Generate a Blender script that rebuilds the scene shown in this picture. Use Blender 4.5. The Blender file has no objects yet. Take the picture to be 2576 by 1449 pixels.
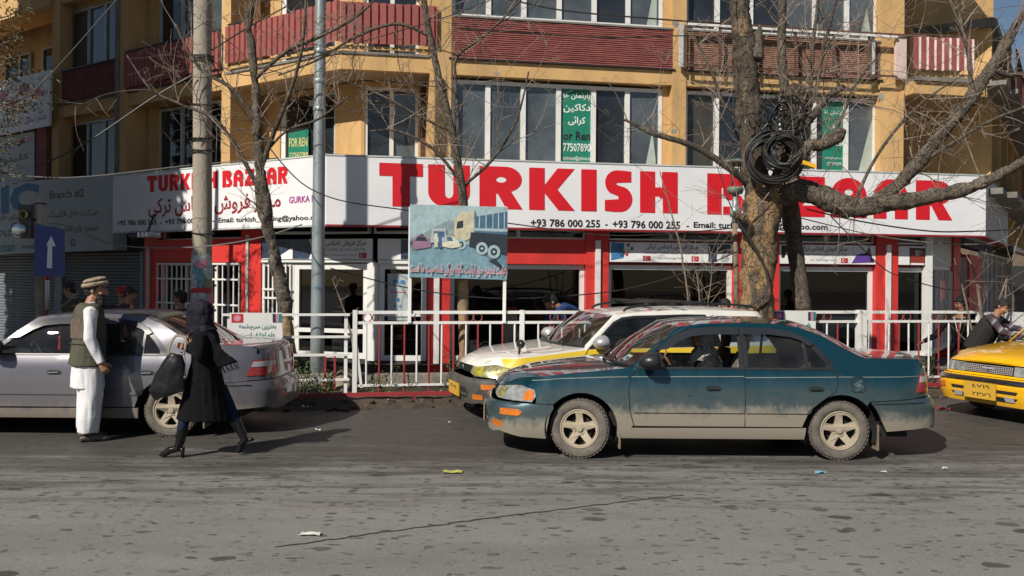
import bpy, bmesh, math, random
from mathutils import Vector, Matrix
from mathutils.geometry import tessellate_polygon, delaunay_2d_cdt
random.seed(7)
S = bpy.context.scene
COL = S.collection
R = math.radians
# ---------------- camera, light, exposure ----------------
FD, CX, HY, ROLL, CAMZ = 2143.0, 1288.0, 690.0, .0075, 1.75
cam = bpy.data.cameras.new('camera'); cam.lens = FD/2576*36; cam.sensor_width = 36
cam.shift_y = -(724.5-HY)/2576; cam.clip_end = 600; cam.clip_start = .05
camo = bpy.data.objects.new('camera', cam); COL.objects.link(camo); S.camera = camo
camo.matrix_world = Matrix.Translation((0, 0, CAMZ)) @ Matrix.Rotation(R(90), 4, 'X') @ Matrix.Rotation(ROLL, 4, 'Z')
SUNDIR = Vector((.60, .78, -.80)).normalized()
world = bpy.data.worlds.new('World'); S.world = world; world.use_nodes = True
nt = world.node_tree; nt.nodes.clear()
sky = nt.nodes.new('ShaderNodeTexSky'); sky.sky_type = 'NISHITA'; sky.sun_disc = False
sky.sun_elevation = math.asin(-SUNDIR.z); sky.sun_rotation = math.atan2(-SUNDIR.x, -SUNDIR.y)
sky.air_density = 1.2; sky.dust_density = 1.2; sky.altitude = 1800
bg = nt.nodes.new('ShaderNodeBackground'); bg.inputs[1].default_value = .052
wo = nt.nodes.new('ShaderNodeOutputWorld'); nt.links.new(sky.outputs[0], bg.inputs[0]); nt.links.new(bg.outputs[0], wo.inputs[0])
sl = bpy.data.lights.new('sun', 'SUN'); sl.energy = 4.9; sl.angle = R(.5); sl.color = (1, .93, .82)
so = bpy.data.objects.new('sun', sl); COL.objects.link(so)
so.rotation_euler = SUNDIR.to_track_quat('-Z', 'Y').to_euler()
S.view_settings.view_transform = 'Standard'; S.view_settings.look = 'None'
S.view_settings.exposure = .12; S.view_settings.gamma = 1; S.view_settings.use_curve_mapping = False
S.cycles.max_bounces = 6; S.cycles.transparent_max_bounces = 16; S.cycles.glossy_bounces = 3; S.cycles.diffuse_bounces = 3
S.cycles.caustics_reflective = False; S.cycles.caustics_refractive = False

# ---------------- measuring helpers (photo 2576 wide -> metres) ----------------
def ray(dx, dy):
    a = (dx-CX)/FD; b = (HY-dy)/FD
    return (a*math.cos(ROLL)-b*math.sin(ROLL), a*math.sin(ROLL)+b*math.cos(ROLL))
def P(dx, dy, Y):
    x, z = ray(dx, dy); return Vector((x*Y, Y, CAMZ+z*Y))
def G(dx, dy, z=0):
    x, s = ray(dx, dy); Y = (z-CAMZ)/s; return Vector((x*Y, Y, z))
class Plane:
    """vertical wall plane through plan point p along d (rightwards), n points out"""
    def __init__(s, p, d):
        s.p = Vector((p[0], p[1], 0)); s.d = Vector((d[0], d[1], 0)).normalized(); s.n = Vector((s.d.y, -s.d.x, 0))
    def uz(s, dx, dy, o=0):
        x, z = ray(dx, dy); r = Vector((x, 1, 0)); q = s.p+s.n*o
        t = q.dot(s.n)/r.dot(s.n)
        return (r*t-s.p).dot(s.d), CAMZ+z*t
    def u(s, dx, dy=500, o=0): return s.uz(dx, dy, o)[0]
    def w(s, u, o, z): 
        v = s.p+s.d*u+s.n*o; return Vector((v.x, v.y, z))
def seg(a, b):
    a = Vector((a[0], a[1], 0)); b = Vector((b[0], b[1], 0)); f = Plane(a, b-a); f.len = (b-a).length; return f

# ---------------- mesh helpers ----------------
class MB:
    def __init__(s): s.v = []; s.f = []; s.m = []; s.cm = 0
    def add(s, vs, fs):
        b = len(s.v); s.v += [tuple(v) for v in vs]; s.f += [tuple(i+b for i in f) for f in fs]; s.m += [s.cm]*len(fs); return s
    def hexa(s, c):
        return s.add(c, [(0,3,2,1),(4,5,6,7),(0,1,5,4),(1,2,6,5),(2,3,7,6),(3,0,4,7)])
    def box(s, x0, x1, y0, y1, z0, z1):
        return s.hexa([(x0,y0,z0),(x1,y0,z0),(x1,y1,z0),(x0,y1,z0),(x0,y0,z1),(x1,y0,z1),(x1,y1,z1),(x0,y1,z1)])
    def fbox(s, F, u0, u1, z0, z1, o0, o1):
        if o0 < o1: o0, o1 = o1, o0
        return s.hexa([F.w(u0,o0,z0),F.w(u1,o0,z0),F.w(u1,o1,z0),F.w(u0,o1,z0),F.w(u0,o0,z1),F.w(u1,o0,z1),F.w(u1,o1,z1),F.w(u0,o1,z1)])
    def quad(s, a, b, c, d): return s.add([a,b,c,d], [(0,1,2,3)])
    def bar(s, a, b, w, h=None):
        h = h or w; a = Vector(a); b = Vector(b); t = (b-a).normalized()
        x = t.cross(Vector((0,0,1)))
        if x.length < .01: x = Vector((1,0,0))
        x.normalize(); y = x.cross(t).normalized(); x *= w/2; y *= h/2
        return s.hexa([a-x-y,a+x-y,a+x+y,a-x+y,b-x-y,b+x-y,b+x+y,b-x+y])
    def tube(s, pts, rad, n=8, cap=True, jit=0, ell=None):
        pts = [Vector(p) for p in pts]; N = len(pts)
        if not hasattr(rad, '__len__'): rad = [rad]*N
        b = len(s.v); x = None
        for i, p in enumerate(pts):
            t = (pts[min(i+1,N-1)]-pts[max(i-1,0)])
            t = t.normalized() if t.length > 1e-9 else Vector((0,0,1))
            if x is None:
                x = t.cross(Vector((0,1,0)) if abs(t.y) < .9 else Vector((1,0,0)))
                if ell is not None: x = (Vector(ell)-t*Vector(ell).dot(t))
            else: x = x-t*x.dot(t)
            x.normalize(); y = t.cross(x)
            r = rad[i]; ra, rb = r if hasattr(r, '__len__') else (r, r)
            for k in range(n):
                a = 2*math.pi*k/n; j = 1+(random.uniform(-jit, jit) if jit else 0)
                s.v.append(tuple(p+x*math.cos(a)*ra*j+y*math.sin(a)*rb*j))
        for i in range(N-1):
            for k in range(n):
                k2 = (k+1) % n; s.f.append((b+i*n+k, b+i*n+k2, b+(i+1)*n+k2, b+(i+1)*n+k)); s.m.append(s.cm)
        if cap:
            s.f.append(tuple(b+k for k in reversed(range(n)))); s.m.append(s.cm)
            s.f.append(tuple(b+(N-1)*n+k for k in range(n))); s.m.append(s.cm)
        return s
    def ball(s, c, r, nu=12, nv=8, M=None):
        c = Vector(c); r = Vector(r) if hasattr(r, '__len__') else Vector((r,r,r))
        b = len(s.v)
        for i in range(nv+1):
            th = math.pi*i/nv
            for k in range(nu):
                a = 2*math.pi*k/nu; v = Vector((math.sin(th)*math.cos(a)*r.x, math.sin(th)*math.sin(a)*r.y, math.cos(th)*r.z))
                if M: v = M @ v
                s.v.append(tuple(c+v))
        for i in range(nv):
            for k in range(nu):
                k2 = (k+1) % nu; s.f.append((b+i*nu+k, b+(i+1)*nu+k, b+(i+1)*nu+k2, b+i*nu+k2)); s.m.append(s.cm)
        return s
    def lathe(s, prof, c, ax, n=32):
        """prof list of (radius, offset along ax)"""
        c = Vector(c); ax = Vector(ax).normalized(); x = ax.orthogonal().normalized(); y = ax.cross(x); b = len(s.v)
        for r, h in prof:
            for k in range(n):
                a = 2*math.pi*k/n; s.v.append(tuple(c+ax*h+x*math.cos(a)*r+y*math.sin(a)*r))
        for i in range(len(prof)-1):
            for k in range(n):
                k2 = (k+1) % n; s.f.append((b+i*n+k, b+i*n+k2, b+(i+1)*n+k2, b+(i+1)*n+k)); s.m.append(s.cm)
        return s
    def poly(s, loops, fn, thick=0, fn2=None):
        """flat polygon (first loop outer, others holes) mapped by fn(x,y); optional back copy through fn2"""
        L = [[Vector((p[0], p[1], 0)) for p in l] for l in loops]
        tri = tessellate_polygon(L); flat = [p for l in L for p in l]
        s.add([fn(p.x, p.y) for p in flat], [tuple(t) for t in tri])
        if fn2:
            s.add([fn2(p.x, p.y) for p in flat], [tuple(reversed(t)) for t in tri])
            for l in L:
                n = len(l)
                for i in range(n):
                    a, c = l[i], l[(i+1) % n]
                    s.add([fn(a.x,a.y), fn(c.x,c.y), fn2(c.x,c.y), fn2(a.x,a.y)], [(0,1,2,3)])
        return s
    def build(s, name, mats, parent=None, smooth=False, fix=True, label=None, auto=None):
        me = bpy.data.meshes.new(name); me.from_pydata(s.v, [], s.f)
        if not isinstance(mats, (list, tuple)): mats = [mats]
        for m in mats: me.materials.append(m)
        if len(mats) > 1: me.polygons.foreach_set('material_index', s.m)
        if fix:
            bm = bmesh.new(); bm.from_mesh(me); bmesh.ops.remove_doubles(bm, verts=bm.verts, dist=1e-5)
            bmesh.ops.recalc_face_normals(bm, faces=bm.faces); bm.to_mesh(me); bm.free()
        if smooth: me.polygons.foreach_set('use_smooth', [True]*len(me.polygons))
        if auto is not None: me.set_sharp_from_angle(angle=R(auto))
        me.update()
        return link(name, me, parent, label)
def link(name, me, parent=None, label=None):
    o = bpy.data.objects.new(name, me); COL.objects.link(o)
    if parent is not None:
        o.parent = parent
        if parent.name in WC: o.matrix_parent_inverse = Matrix.Translation(-parent.location)
    if label: o['label'] = label
    return o
WC = set()          # things whose direct children are modelled in world coordinates
def thing(name, label, cat, loc=(0,0,0), group=None, rz=0):
    o = bpy.data.objects.new(name, None); COL.objects.link(o); o.location = loc; o.rotation_euler.z = rz
    o.empty_display_size = .2
    o['label'] = label; o['category'] = cat
    if group: o['group'] = group
    return o
def tag(o, label, cat, group=None):
    o['label'] = label; o['category'] = cat
    if group: o['group'] = group
    return o
def kind(o, k): o['kind'] = k; return o
def copy_tree(o, parent=None):
    c = o.copy(); COL.objects.link(c)
    if parent is not None: c.parent = parent
    for ch in list(o.children): copy_tree(ch, c)
    return c
def smoothpath(pts, n=6):
    """Catmull-Rom through points (tuples of any length)"""
    out = []; N = len(pts)
    for i in range(N-1):
        p0, p1, p2, p3 = pts[max(i-1,0)], pts[i], pts[i+1], pts[min(i+2,N-1)]
        for k in range(n):
            t = k/n
            out.append(tuple(.5*((2*b)+(-a+c)*t+(2*a-5*b+4*c-d)*t*t+(-a+3*b-3*c+d)*t**3) for a,b,c,d in zip(p0,p1,p2,p3)))
    out.append(tuple(pts[-1])); return out

# ---------------- materials ----------------
def lin(c):
    if isinstance(c, str): c = [int(c[i:i+2], 16)/255 for i in (0, 2, 4)]; return tuple(x/12.92 if x <= .04045 else ((x+.055)/1.055)**2.4 for x in c)
    return tuple(c)
def mat(name, col, rough=.6, metal=0, var=.12, vscale=3, bump=0, bscale=40, coat=0, spec=.5, dirt=0, dirtcol=(.16,.135,.11), dscale=1.5, stretch=(1,1,1), emis=0):
    m = bpy.data.materials.new(name); m.use_nodes = True; n = m.node_tree; b = n.nodes['Principled BSDF']
    col = lin(col); L = n.links.new
    b.inputs['Roughness'].default_value = rough; b.inputs['Metallic'].default_value = metal
    b.inputs['Coat Weight'].default_value = coat; b.inputs['Coat Roughness'].default_value = .04
    b.inputs['Specular IOR Level'].default_value = spec
    tc = n.nodes.new('ShaderNodeTexCoord'); mp = n.nodes.new('ShaderNodeMapping'); L(tc.outputs['Object'], mp.inputs[0]); mp.inputs['Scale'].default_value = stretch
    nz = n.nodes.new('ShaderNodeTexNoise'); nz.inputs['Scale'].default_value = vscale; nz.inputs['Detail'].default_value = 6; nz.inputs['Roughness'].default_value = .6
    L(mp.outputs[0], nz.inputs['Vector'])
    mx = n.nodes.new('ShaderNodeMix'); mx.data_type = 'RGBA'
    mx.inputs[6].default_value = (*[max(0, c*(1-var*1.6)) for c in col], 1); mx.inputs[7].default_value = (*[min(1, c*(1+var*1.2)) for c in col], 1)
    rp = n.nodes.new('ShaderNodeMapRange'); rp.inputs[1].default_value = .3; rp.inputs[2].default_value = .7
    L(nz.outputs[0], rp.inputs[0]); L(rp.outputs[0], mx.inputs[0]); out = mx.outputs[2]
    if dirt:
        n2 = n.nodes.new('ShaderNodeTexNoise'); n2.inputs['Scale'].default_value = dscale; n2.inputs['Detail'].default_value = 9; n2.inputs['Roughness'].default_value = .7
        L(mp.outputs[0], n2.inputs['Vector'])
        r2 = n.nodes.new('ShaderNodeMapRange'); r2.inputs[1].default_value = .48; r2.inputs[2].default_value = .78; r2.inputs[4].default_value = dirt
        L(n2.outputs[0], r2.inputs[0]); m2 = n.nodes.new('ShaderNodeMix'); m2.data_type = 'RGBA'; m2.inputs[7].default_value = (*lin(dirtcol), 1)
        L(r2.outputs[0], m2.inputs[0]); L(out, m2.inputs[6]); out = m2.outputs[2]
    L(out, b.inputs['Base Color'])
    if bump:
        n3 = n.nodes.new('ShaderNodeTexNoise'); n3.inputs['Scale'].default_value = bscale; n3.inputs['Detail'].default_value = 5
        L(mp.outputs[0], n3.inputs['Vector']); bp = n.nodes.new('ShaderNodeBump'); bp.inputs['Strength'].default_value = bump; bp.inputs['Distance'].default_value = .02
        L(n3.outputs[0], bp.inputs['Height']); L(bp.outputs[0], b.inputs['Normal'])
    if emis: b.inputs['Emission Color'].default_value = (*col, 1); b.inputs['Emission Strength'].default_value = emis
    return m
def thin_glass(name, tint=(.8,.85,.85), ior=1.5, dust=.0, rough=.0, dustcol=(.45,.42,.38)):
    m = bpy.data.materials.new(name); m.use_nodes = True; n = m.node_tree; n.nodes.clear(); L = n.links.new
    o = n.nodes.new('ShaderNodeOutputMaterial'); t = n.nodes.new('ShaderNodeBsdfTransparent'); t.inputs[0].default_value = (*tint, 1)
    g = n.nodes.new('ShaderNodeBsdfGlossy'); g.inputs['Roughness'].default_value = rough; g.inputs[0].default_value = (1,1,1,1)
    f = n.nodes.new('ShaderNodeFresnel'); f.inputs[0].default_value = ior; mx = n.nodes.new('ShaderNodeMixShader')
    L(f.outputs[0], mx.inputs[0]); L(t.outputs[0], mx.inputs[1]); L(g.outputs[0], mx.inputs[2]); out = mx.outputs[0]
    if dust:
        d = n.nodes.new('ShaderNodeBsdfDiffuse'); d.inputs[0].default_value = (*dustcol, 1); m2 = n.nodes.new('ShaderNodeMixShader')
        nz = n.nodes.new('ShaderNodeTexNoise'); nz.inputs['Scale'].default_value = 5; nz.inputs['Detail'].default_value = 6
        tc = n.nodes.new('ShaderNodeTexCoord'); L(tc.outputs['Object'], nz.inputs['Vector'])
        r = n.nodes.new('ShaderNodeMapRange'); r.inputs[1].default_value = .3; r.inputs[2].default_value = .75; r.inputs[3].default_value = dust*.3; r.inputs[4].default_value = dust
        L(nz.outputs[0], r.inputs[0]); L(r.outputs[0], m2.inputs[0]); L(out, m2.inputs[1]); L(d.outputs[0], m2.inputs[2]); out = m2.outputs[0]
    L(out, o.inputs[0]); return m
M = {}
M['ochre'] = mat('ochre_plaster', (.58,.365,.155), .85, var=.1, vscale=1.2, bump=.15, bscale=60, dirt=.7, dirtcol=(.30,.20,.10), dscale=1.6, stretch=(1,1,.35))
M['clad_red'] = mat('maroon_cladding', (.25,.072,.065), .85, var=.14, vscale=5, bump=.5, bscale=45)
M['clad_brown'] = mat('brown_cladding', (.31,.165,.115), .9, var=.18, vscale=5, bump=.5, bscale=45)
M['groove'] = mat('dark_groove', (.06,.03,.028), .9)
M['sheet_red'] = mat('maroon_sheet', (.30,.08,.072), .6, var=.1, vscale=2, dirt=.3, dirtcol=(.2,.07,.06))
M['sheet_white'] = mat('faded_white_sheet', (.62,.5,.46), .6, var=.1)
M['concrete_edge'] = mat('concrete_edge', (.2,.19,.17), .9, var=.2, bump=.3)
M['black_metal'] = mat('black_metal', (.02,.02,.022), .5)
M['rust_metal'] = mat('rusty_metal', (.10,.05,.035), .8, var=.3, vscale=12)
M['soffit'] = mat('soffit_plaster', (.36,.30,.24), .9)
M['upvc'] = mat('white_window_plastic', (.72,.72,.70), .4, var=.05, dirt=.2, dirtcol=(.4,.4,.38))
M['upvc_old'] = mat('grey_window_frame', (.50,.54,.52), .5, var=.12)
def dark_glass(name, c, ior=1.7, bump=.012):
    m = mat(name, c, .04, var=.35, vscale=1.1, bump=bump, bscale=2.2); m.node_tree.nodes['Principled BSDF'].inputs['IOR'].default_value = ior; return m
M['pane_a'] = dark_glass('window_glass_blue_grey', (.075,.088,.095), 1.9)
M['pane_b'] = dark_glass('window_glass_dark', (.022,.026,.03), 1.7)
M['pane_c'] = dark_glass('window_glass_brownish', (.05,.045,.035), 1.6)
M['curtain'] = mat('pale_curtain', (.36,.42,.38), .9)
M['white_sign'] = mat('white_sign_board', (.74,.75,.78), .5, var=.04, vscale=1.2, dirt=.15, dirtcol=(.5,.5,.5))
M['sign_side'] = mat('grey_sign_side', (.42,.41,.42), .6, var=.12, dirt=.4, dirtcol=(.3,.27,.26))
M['sign_red'] = mat('sign_red', (.62,.008,.018), .5, var=.04)
M['sign_darkred'] = mat('sign_dark_red', (.30,.02,.03), .5)
M['sign_black'] = mat('sign_black', (.012,.012,.014), .5)
M['sign_purple'] = mat('sign_purple', (.36,.03,.25), .5)
M['shop_red'] = mat('shop_red_paint', (.60,.035,.03), .55, var=.1, vscale=2, dirt=.25, dirtcol=(.4,.05,.04))
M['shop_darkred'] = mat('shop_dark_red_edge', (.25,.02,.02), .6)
M['white_paint'] = mat('white_paint', (.72,.72,.70), .45, var=.06, dirt=.25, dirtcol=(.4,.38,.35), dscale=3)
M['red_paint'] = mat('maroon_fence_paint', (.28,.03,.035), .5, var=.12)
M['shop_glass'] = thin_glass('shop_glass', (.84,.86,.85), 1.5)
M['plinth'] = mat('dark_plinth', (.06,.05,.045), .9, var=.3)
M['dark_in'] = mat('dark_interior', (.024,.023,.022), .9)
M['grey_sign'] = mat('grey_banner', (.40,.45,.46), .6, var=.06, vscale=2)
M['shutter'] = mat('grey_roller_shutter', (.17,.19,.21), .6, var=.1)
M['green_poster'] = mat('green_poster', (.012,.19,.125), .5, var=.08)
M['rug_white'] = mat('poster_white', (.75,.78,.76), .6)
M['yellow_print'] = mat('poster_yellow', (.55,.5,.2), .6)
M['blue_print'] = mat('print_blue', (.02,.14,.32), .6)
M['teal_print'] = mat('print_teal', (.02,.20,.17), .6)
M['pink_print'] = mat('print_pink', (.62,.25,.33), .6)
# ---------------- lettering ----------------
TXT = {}
AR = {'ا':(0xFE8D,0xFE8E,0,0),'آ':(0xFE81,0xFE82,0,0),'ب':(0xFE8F,0xFE90,0xFE91,0xFE92),'پ':(0xFB56,0xFB57,0xFB58,0xFB59),'ت':(0xFE95,0xFE96,0xFE97,0xFE98),
 'ج':(0xFE9D,0xFE9E,0xFE9F,0xFEA0),'چ':(0xFB7A,0xFB7B,0xFB7C,0xFB7D),'ح':(0xFEA1,0xFEA2,0xFEA3,0xFEA4),'خ':(0xFEA5,0xFEA6,0xFEA7,0xFEA8),'د':(0xFEA9,0xFEAA,0,0),'ر':(0xFEAD,0xFEAE,0,0),'ز':(0xFEAF,0xFEB0,0,0),
 'س':(0xFEB1,0xFEB2,0xFEB3,0xFEB4),'ش':(0xFEB5,0xFEB6,0xFEB7,0xFEB8),'ص':(0xFEB9,0xFEBA,0xFEBB,0xFEBC),'ض':(0xFEBD,0xFEBE,0xFEBF,0xFEC0),'ط':(0xFEC1,0xFEC2,0xFEC3,0xFEC4),'ع':(0xFEC9,0xFECA,0xFECB,0xFECC),
 'ف':(0xFED1,0xFED2,0xFED3,0xFED4),'ق':(0xFED5,0xFED6,0xFED7,0xFED8),'ک':(0xFB8E,0xFB8F,0xFB90,0xFB91),'گ':(0xFB92,0xFB93,0xFB94,0xFB95),'ل':(0xFEDD,0xFEDE,0xFEDF,0xFEE0),'م':(0xFEE1,0xFEE2,0xFEE3,0xFEE4),
 'ن':(0xFEE5,0xFEE6,0xFEE7,0xFEE8),'و':(0xFEED,0xFEEE,0,0),'ه':(0xFEE9,0xFEEA,0xFEEB,0xFEEC),'ی':(0xFBFC,0xFBFD,0xFBFE,0xFBFF),'ئ':(0xFE89,0xFE8A,0xFE8B,0xFE8C),'ﻼ':(0xFEFB,0xFEFC,0,0)}
def ar(s):
    if not any(c in AR for c in s): return s
    s = s.replace('لا', 'ﻼ'); out = []
    for i, c in enumerate(s):
        if c not in AR: out.append(c); continue
        p = i > 0 and s[i-1] in AR and AR[s[i-1]][2] != 0; n = i < len(s)-1 and s[i+1] in AR and AR[c][2] != 0; f = AR[c]
        out.append(chr(f[3] if p and n else f[1] if p else f[2] if n else f[0]))
    r = ''.join(reversed(out))
    import re as re_
    return re_.sub('[0-9]+', lambda m: m.group(0)[::-1], r)
def text_geo(s, off=0.0):
    s = ar(s); k = (s, off)
    if k in TXT: return TXT[k]
    cu = bpy.data.curves.new('lettering', 'FONT'); cu.body = s; cu.offset = off; cu.resolution_u = 2
    o = bpy.data.objects.new('lettering', cu); COL.objects.link(o); bpy.context.view_layer.update()
    dg = bpy.context.evaluated_depsgraph_get(); me = bpy.data.meshes.new_from_object(o.evaluated_get(dg))
    vs = [(v.co.x, v.co.y) for v in me.vertices]; fs = [tuple(p.vertices) for p in me.polygons]
    bpy.data.objects.remove(o); bpy.data.curves.remove(cu); bpy.data.meshes.remove(me)
    x0 = min(v[0] for v in vs); x1 = max(v[0] for v in vs); y0 = min(v[1] for v in vs); y1 = max(v[1] for v in vs)
    vs = [((x-x0)/(x1-x0), (y-y0)/(y1-y0)) for x, y in vs]
    TXT[k] = (vs, fs); return TXT[k]
def text_on(s, fn, name, m, parent, off=.012, mb=None):
    """fn maps (0..1, 0..1) to a point"""
    vs, fs = text_geo(s, off); b = mb or MB(); b.add([fn(x, y) for x, y in vs], fs)
    if mb is None: return b.build(name, m, parent, fix=False)
def quadmap(bl, br, tr, tl):
    bl, br, tr, tl = map(Vector, (bl, br, tr, tl))
    return lambda x, y: bl*(1-x)*(1-y)+br*x*(1-y)+tr*x*y+tl*(1-x)*y
def ftext(s, F, o, px, name, m, parent, off=.012):
    """px: bl, br, tr, tl photo points on plane F offset o"""
    w = [F.w(F.uz(a, b, o)[0], o, F.uz(a, b, o)[1]) for a, b in px]
    return text_on(s, quadmap(*w), name, m, parent, off)
def arc(cx, cy, r, a0, a1, n=10, ry=None):
    ry = ry or r
    return [(cx+r*math.cos(R(a0+(a1-a0)*i/n)), cy+ry*math.sin(R(a0+(a1-a0)*i/n))) for i in range(n+1)]
# heavy display letters drawn for the shop sign, each in a unit square
GLYPH = {
 'T': [[(0,.70),(0,1),(1,1),(1,.70),(.70,.70),(.70,0),(.30,0),(.30,.70)]],
 'U': [[(0,1),(.40,1),(.40,.36)]+arc(.5,.34,.1,180,360,6,.12)+[(.60,1),(1,1),(1,.36)]+arc(.5,.36,.5,0,-180,16,.36)],
 'R': [[(0,0),(0,1),(.55,1)]+arc(.60,.70,.38,90,-70,12,.30)+[(1,0),(.62,0),(.42,.36),(.38,.36),(.38,0)], arc(.5,.69,.12,0,360,10,.07)[:-1]],
 'K': [[(0,0),(0,1),(.34,1),(.34,.60),(.62,1),(1,1),(.62,.50),(1,0),(.64,0),(.34,.40),(.34,0)]],
 'I': [[(0,0),(0,1),(1,1),(1,0)]],
 'S': [[(.02,.02),(.35,0)]+arc(.55,.31,.45,-80,85,10,.31)[0:]+[(.42,.66),(.45,.70),(.96,.72),(.96,.98),(.60,1)]+arc(.45,.70,.42,95,235,10,.30)+[(.5,.38),(.5,.31),(.02,.28)]],
 'H': [[(0,0),(0,1),(.40,1),(.40,.62),(.58,.62),(.58,1),(1,1),(1,0),(.60,0),(.60,.36),(.52,.36),(.52,.40),(.40,.40),(.40,0)]],
 'B': [[(0,0),(0,1),(.60,1)]+arc(.62,.76,.33,80,-50,8,.24)+arc(.64,.27,.36,60,-80,10,.27)+[(.42,0),(.42,.20),(.66,.2),(.66,.36),(.5,.36),(.5,.46),(.42,.46),(.42,.66),(.38,.66),(.38,0)]],
 'Z': [[(0,0),(0,.22),(.45,.72),(.05,.72),(.05,1),(1,1),(1,.80),(.55,.28),(1,.28),(1,0)]],
 'A': [[(0,0),(0,.55)]+arc(.5,.55,.5,180,0,16,.45)+[(1,0),(.62,0),(.62,.28),(.52,.28),(.52,.36),(.38,.36),(.38,0)], arc(.5,.64,.12,0,360,10,.08)[:-1]],
}
# ---------------- ground, road, verge ----------------
def lerp(a, b, t): return a+(b-a)*t
FP = Plane((-2.06, 11.4), (.984, .177))        # fence / verge line
LD = (.836, -.549); MD = (.984, .177); RD = (.555, .832)
L0 = Plane((-3.24, 16.03), LD); M0 = Plane((-3.24, 16.03), MD)
g = MB(); g.add([(-250,-60,-.26),(250,-60,-.26),(250,350,-.26),(-250,350,-.26)], [(0,1,2,3)])
M['far_ground'] = mat('dusty_ground', (.13,.115,.10), .95, var=.2, vscale=.3)
kind(g.build('ground', M['far_ground']), 'structure')
def road_mat():
    m = bpy.data.materials.new('worn_asphalt'); m.use_nodes = True; n = m.node_tree; L = n.links.new; b = n.nodes['Principled BSDF']
    N = n.nodes.new; tc = N('ShaderNodeTexCoord'); sx = N('ShaderNodeSeparateXYZ'); L(tc.outputs['Object'], sx.inputs[0])
    def noise(scale, det=6, stretch=(1,1,1), rough=.6):
        mp = N('ShaderNodeMapping'); mp.inputs['Scale'].default_value = stretch; L(tc.outputs['Object'], mp.inputs[0])
        z = N('ShaderNodeTexNoise'); z.inputs['Scale'].default_value = scale; z.inputs['Detail'].default_value = det; z.inputs['Roughness'].default_value = rough; L(mp.outputs[0], z.inputs['Vector']); return z.outputs[0]
    def math_(op, a, bb=0, c=None):
        q = N('ShaderNodeMath'); q.operation = op
        for i, v in enumerate((a, bb, c)):
            if v is None: continue
            if isinstance(v, (int, float)): q.inputs[i].default_value = v
            else: L(v, q.inputs[i])
        return q.outputs[0]
    def rng(v, a, bb, c=0, d=1):
        r = N('ShaderNodeMapRange'); L(v, r.inputs[0]); r.inputs[1].default_value = a; r.inputs[2].default_value = bb; r.inputs[3].default_value = c; r.inputs[4].default_value = d; r.interpolation_type = 'SMOOTHSTEP'; return r.outputs[0]
    def mix(f, c1, c2):
        q = N('ShaderNodeMix'); q.data_type = 'RGBA'; L(f, q.inputs[0])
        for i, c in ((6, c1), (7, c2)):
            if isinstance(c, tuple): q.inputs[i].default_value = (*c, 1)
            else: L(c, q.inputs[i])
        return q.outputs[2]
    base = mix(rng(noise(1.1, 8, (.5,1,1)), .35, .65), (.222,.214,.205), (.268,.259,.248))
    base = mix(rng(noise(150, 3), .35, .7), base, (.135,.128,.118))
    base = mix(rng(noise(38, 4), .60, .72), base, (.29,.275,.255))
    base = mix(rng(noise(55, 2), .54, .72), base, (.275,.265,.25)); base = mix(math_('MULTIPLY', rng(noise(.55, 5, (.4,1.3,1)), .5, .62), .35), base, (.14,.13,.12))
    # damp dark lane near the kerb, ragged streaks running along the street
    streak = noise(1.6, 9, (.35, 2.2, 1), .68)
    yy = math_('ADD', sx.outputs[1], math_('MULTIPLY', math_('SUBTRACT', streak, .5), 5.5))
    yy = math_('SUBTRACT', yy, math_('MULTIPLY', sx.outputs[0], .06))
    wet = rng(yy, 6.9, 8.6)
    base = mix(math_('MULTIPLY', wet, .93), base, (.060,.056,.051))
    fine = math_('MULTIPLY', rng(noise(2.4, 10, (.3,2.6,1), .75), .5, .56), rng(sx.outputs[1], 5.6, 7.2))
    base = mix(math_('MULTIPLY', fine, .62), base, (.062,.056,.05))
    dust = math_('MULTIPLY', rng(noise(3.1, 10, (.25,2.2,1), .7), .55, .66), rng(sx.outputs[1], 7, 8.2))
    base = mix(math_('MULTIPLY', dust, .5), base, (.13,.12,.11))
    # spilled drops
    tot = None
    for sc, th, st, y0 in ((3.1, .15, (.55,1,1), 3.6), (5.5, .15, (.55,1,1), 4.9), (9.0, .17, (.55,1,1), 5.7), (7,.16,(.6,1,1),3.0), (13,.18,(.5,1,1),4.2)):
        mp = N('ShaderNodeMapping'); mp.inputs['Scale'].default_value = st; mp.inputs['Location'].default_value = (sc*3.1, sc, 0); L(tc.outputs['Object'], mp.inputs[0])
        wv = N('ShaderNodeVectorMath'); wv.operation = 'ADD'; L(mp.outputs[0], wv.inputs[0])
        nn = N('ShaderNodeTexNoise'); nn.inputs['Scale'].default_value = 9; L(tc.outputs['Object'], nn.inputs['Vector'])
        sm = N('ShaderNodeVectorMath'); sm.operation = 'SCALE'; sm.inputs['Scale'].default_value = .07; L(nn.outputs['Color'], sm.inputs[0]); L(sm.outputs[0], wv.inputs[1])
        vo = N('ShaderNodeTexVoronoi'); vo.inputs['Scale'].default_value = sc; vo.voronoi_dimensions = '2D'; L(wv.outputs[0], vo.inputs['Vector'])
        sp = N('ShaderNodeSeparateColor'); L(vo.outputs['Color'], sp.inputs[0])
        lim = math_('MULTIPLY', math_('MAXIMUM', math_('SUBTRACT', sp.outputs[0], .38), 0), th*1.9)
        ed = math_('SUBTRACT', lim, vo.outputs['Distance']); d = math_('MULTIPLY', rng(ed, -.004, .03), rng(sx.outputs[1], y0, y0+1.2, .3, 1)); d = math_('MULTIPLY', d, math_('ADD', .5, math_('MULTIPLY', sp.outputs[1], .5)))
        tot = d if tot is None else math_('MAXIMUM', tot, d)
    base = mix(math_('MULTIPLY', tot, .8), base, (.035,.032,.029))
    L(base, b.inputs['Base Color'])
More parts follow.
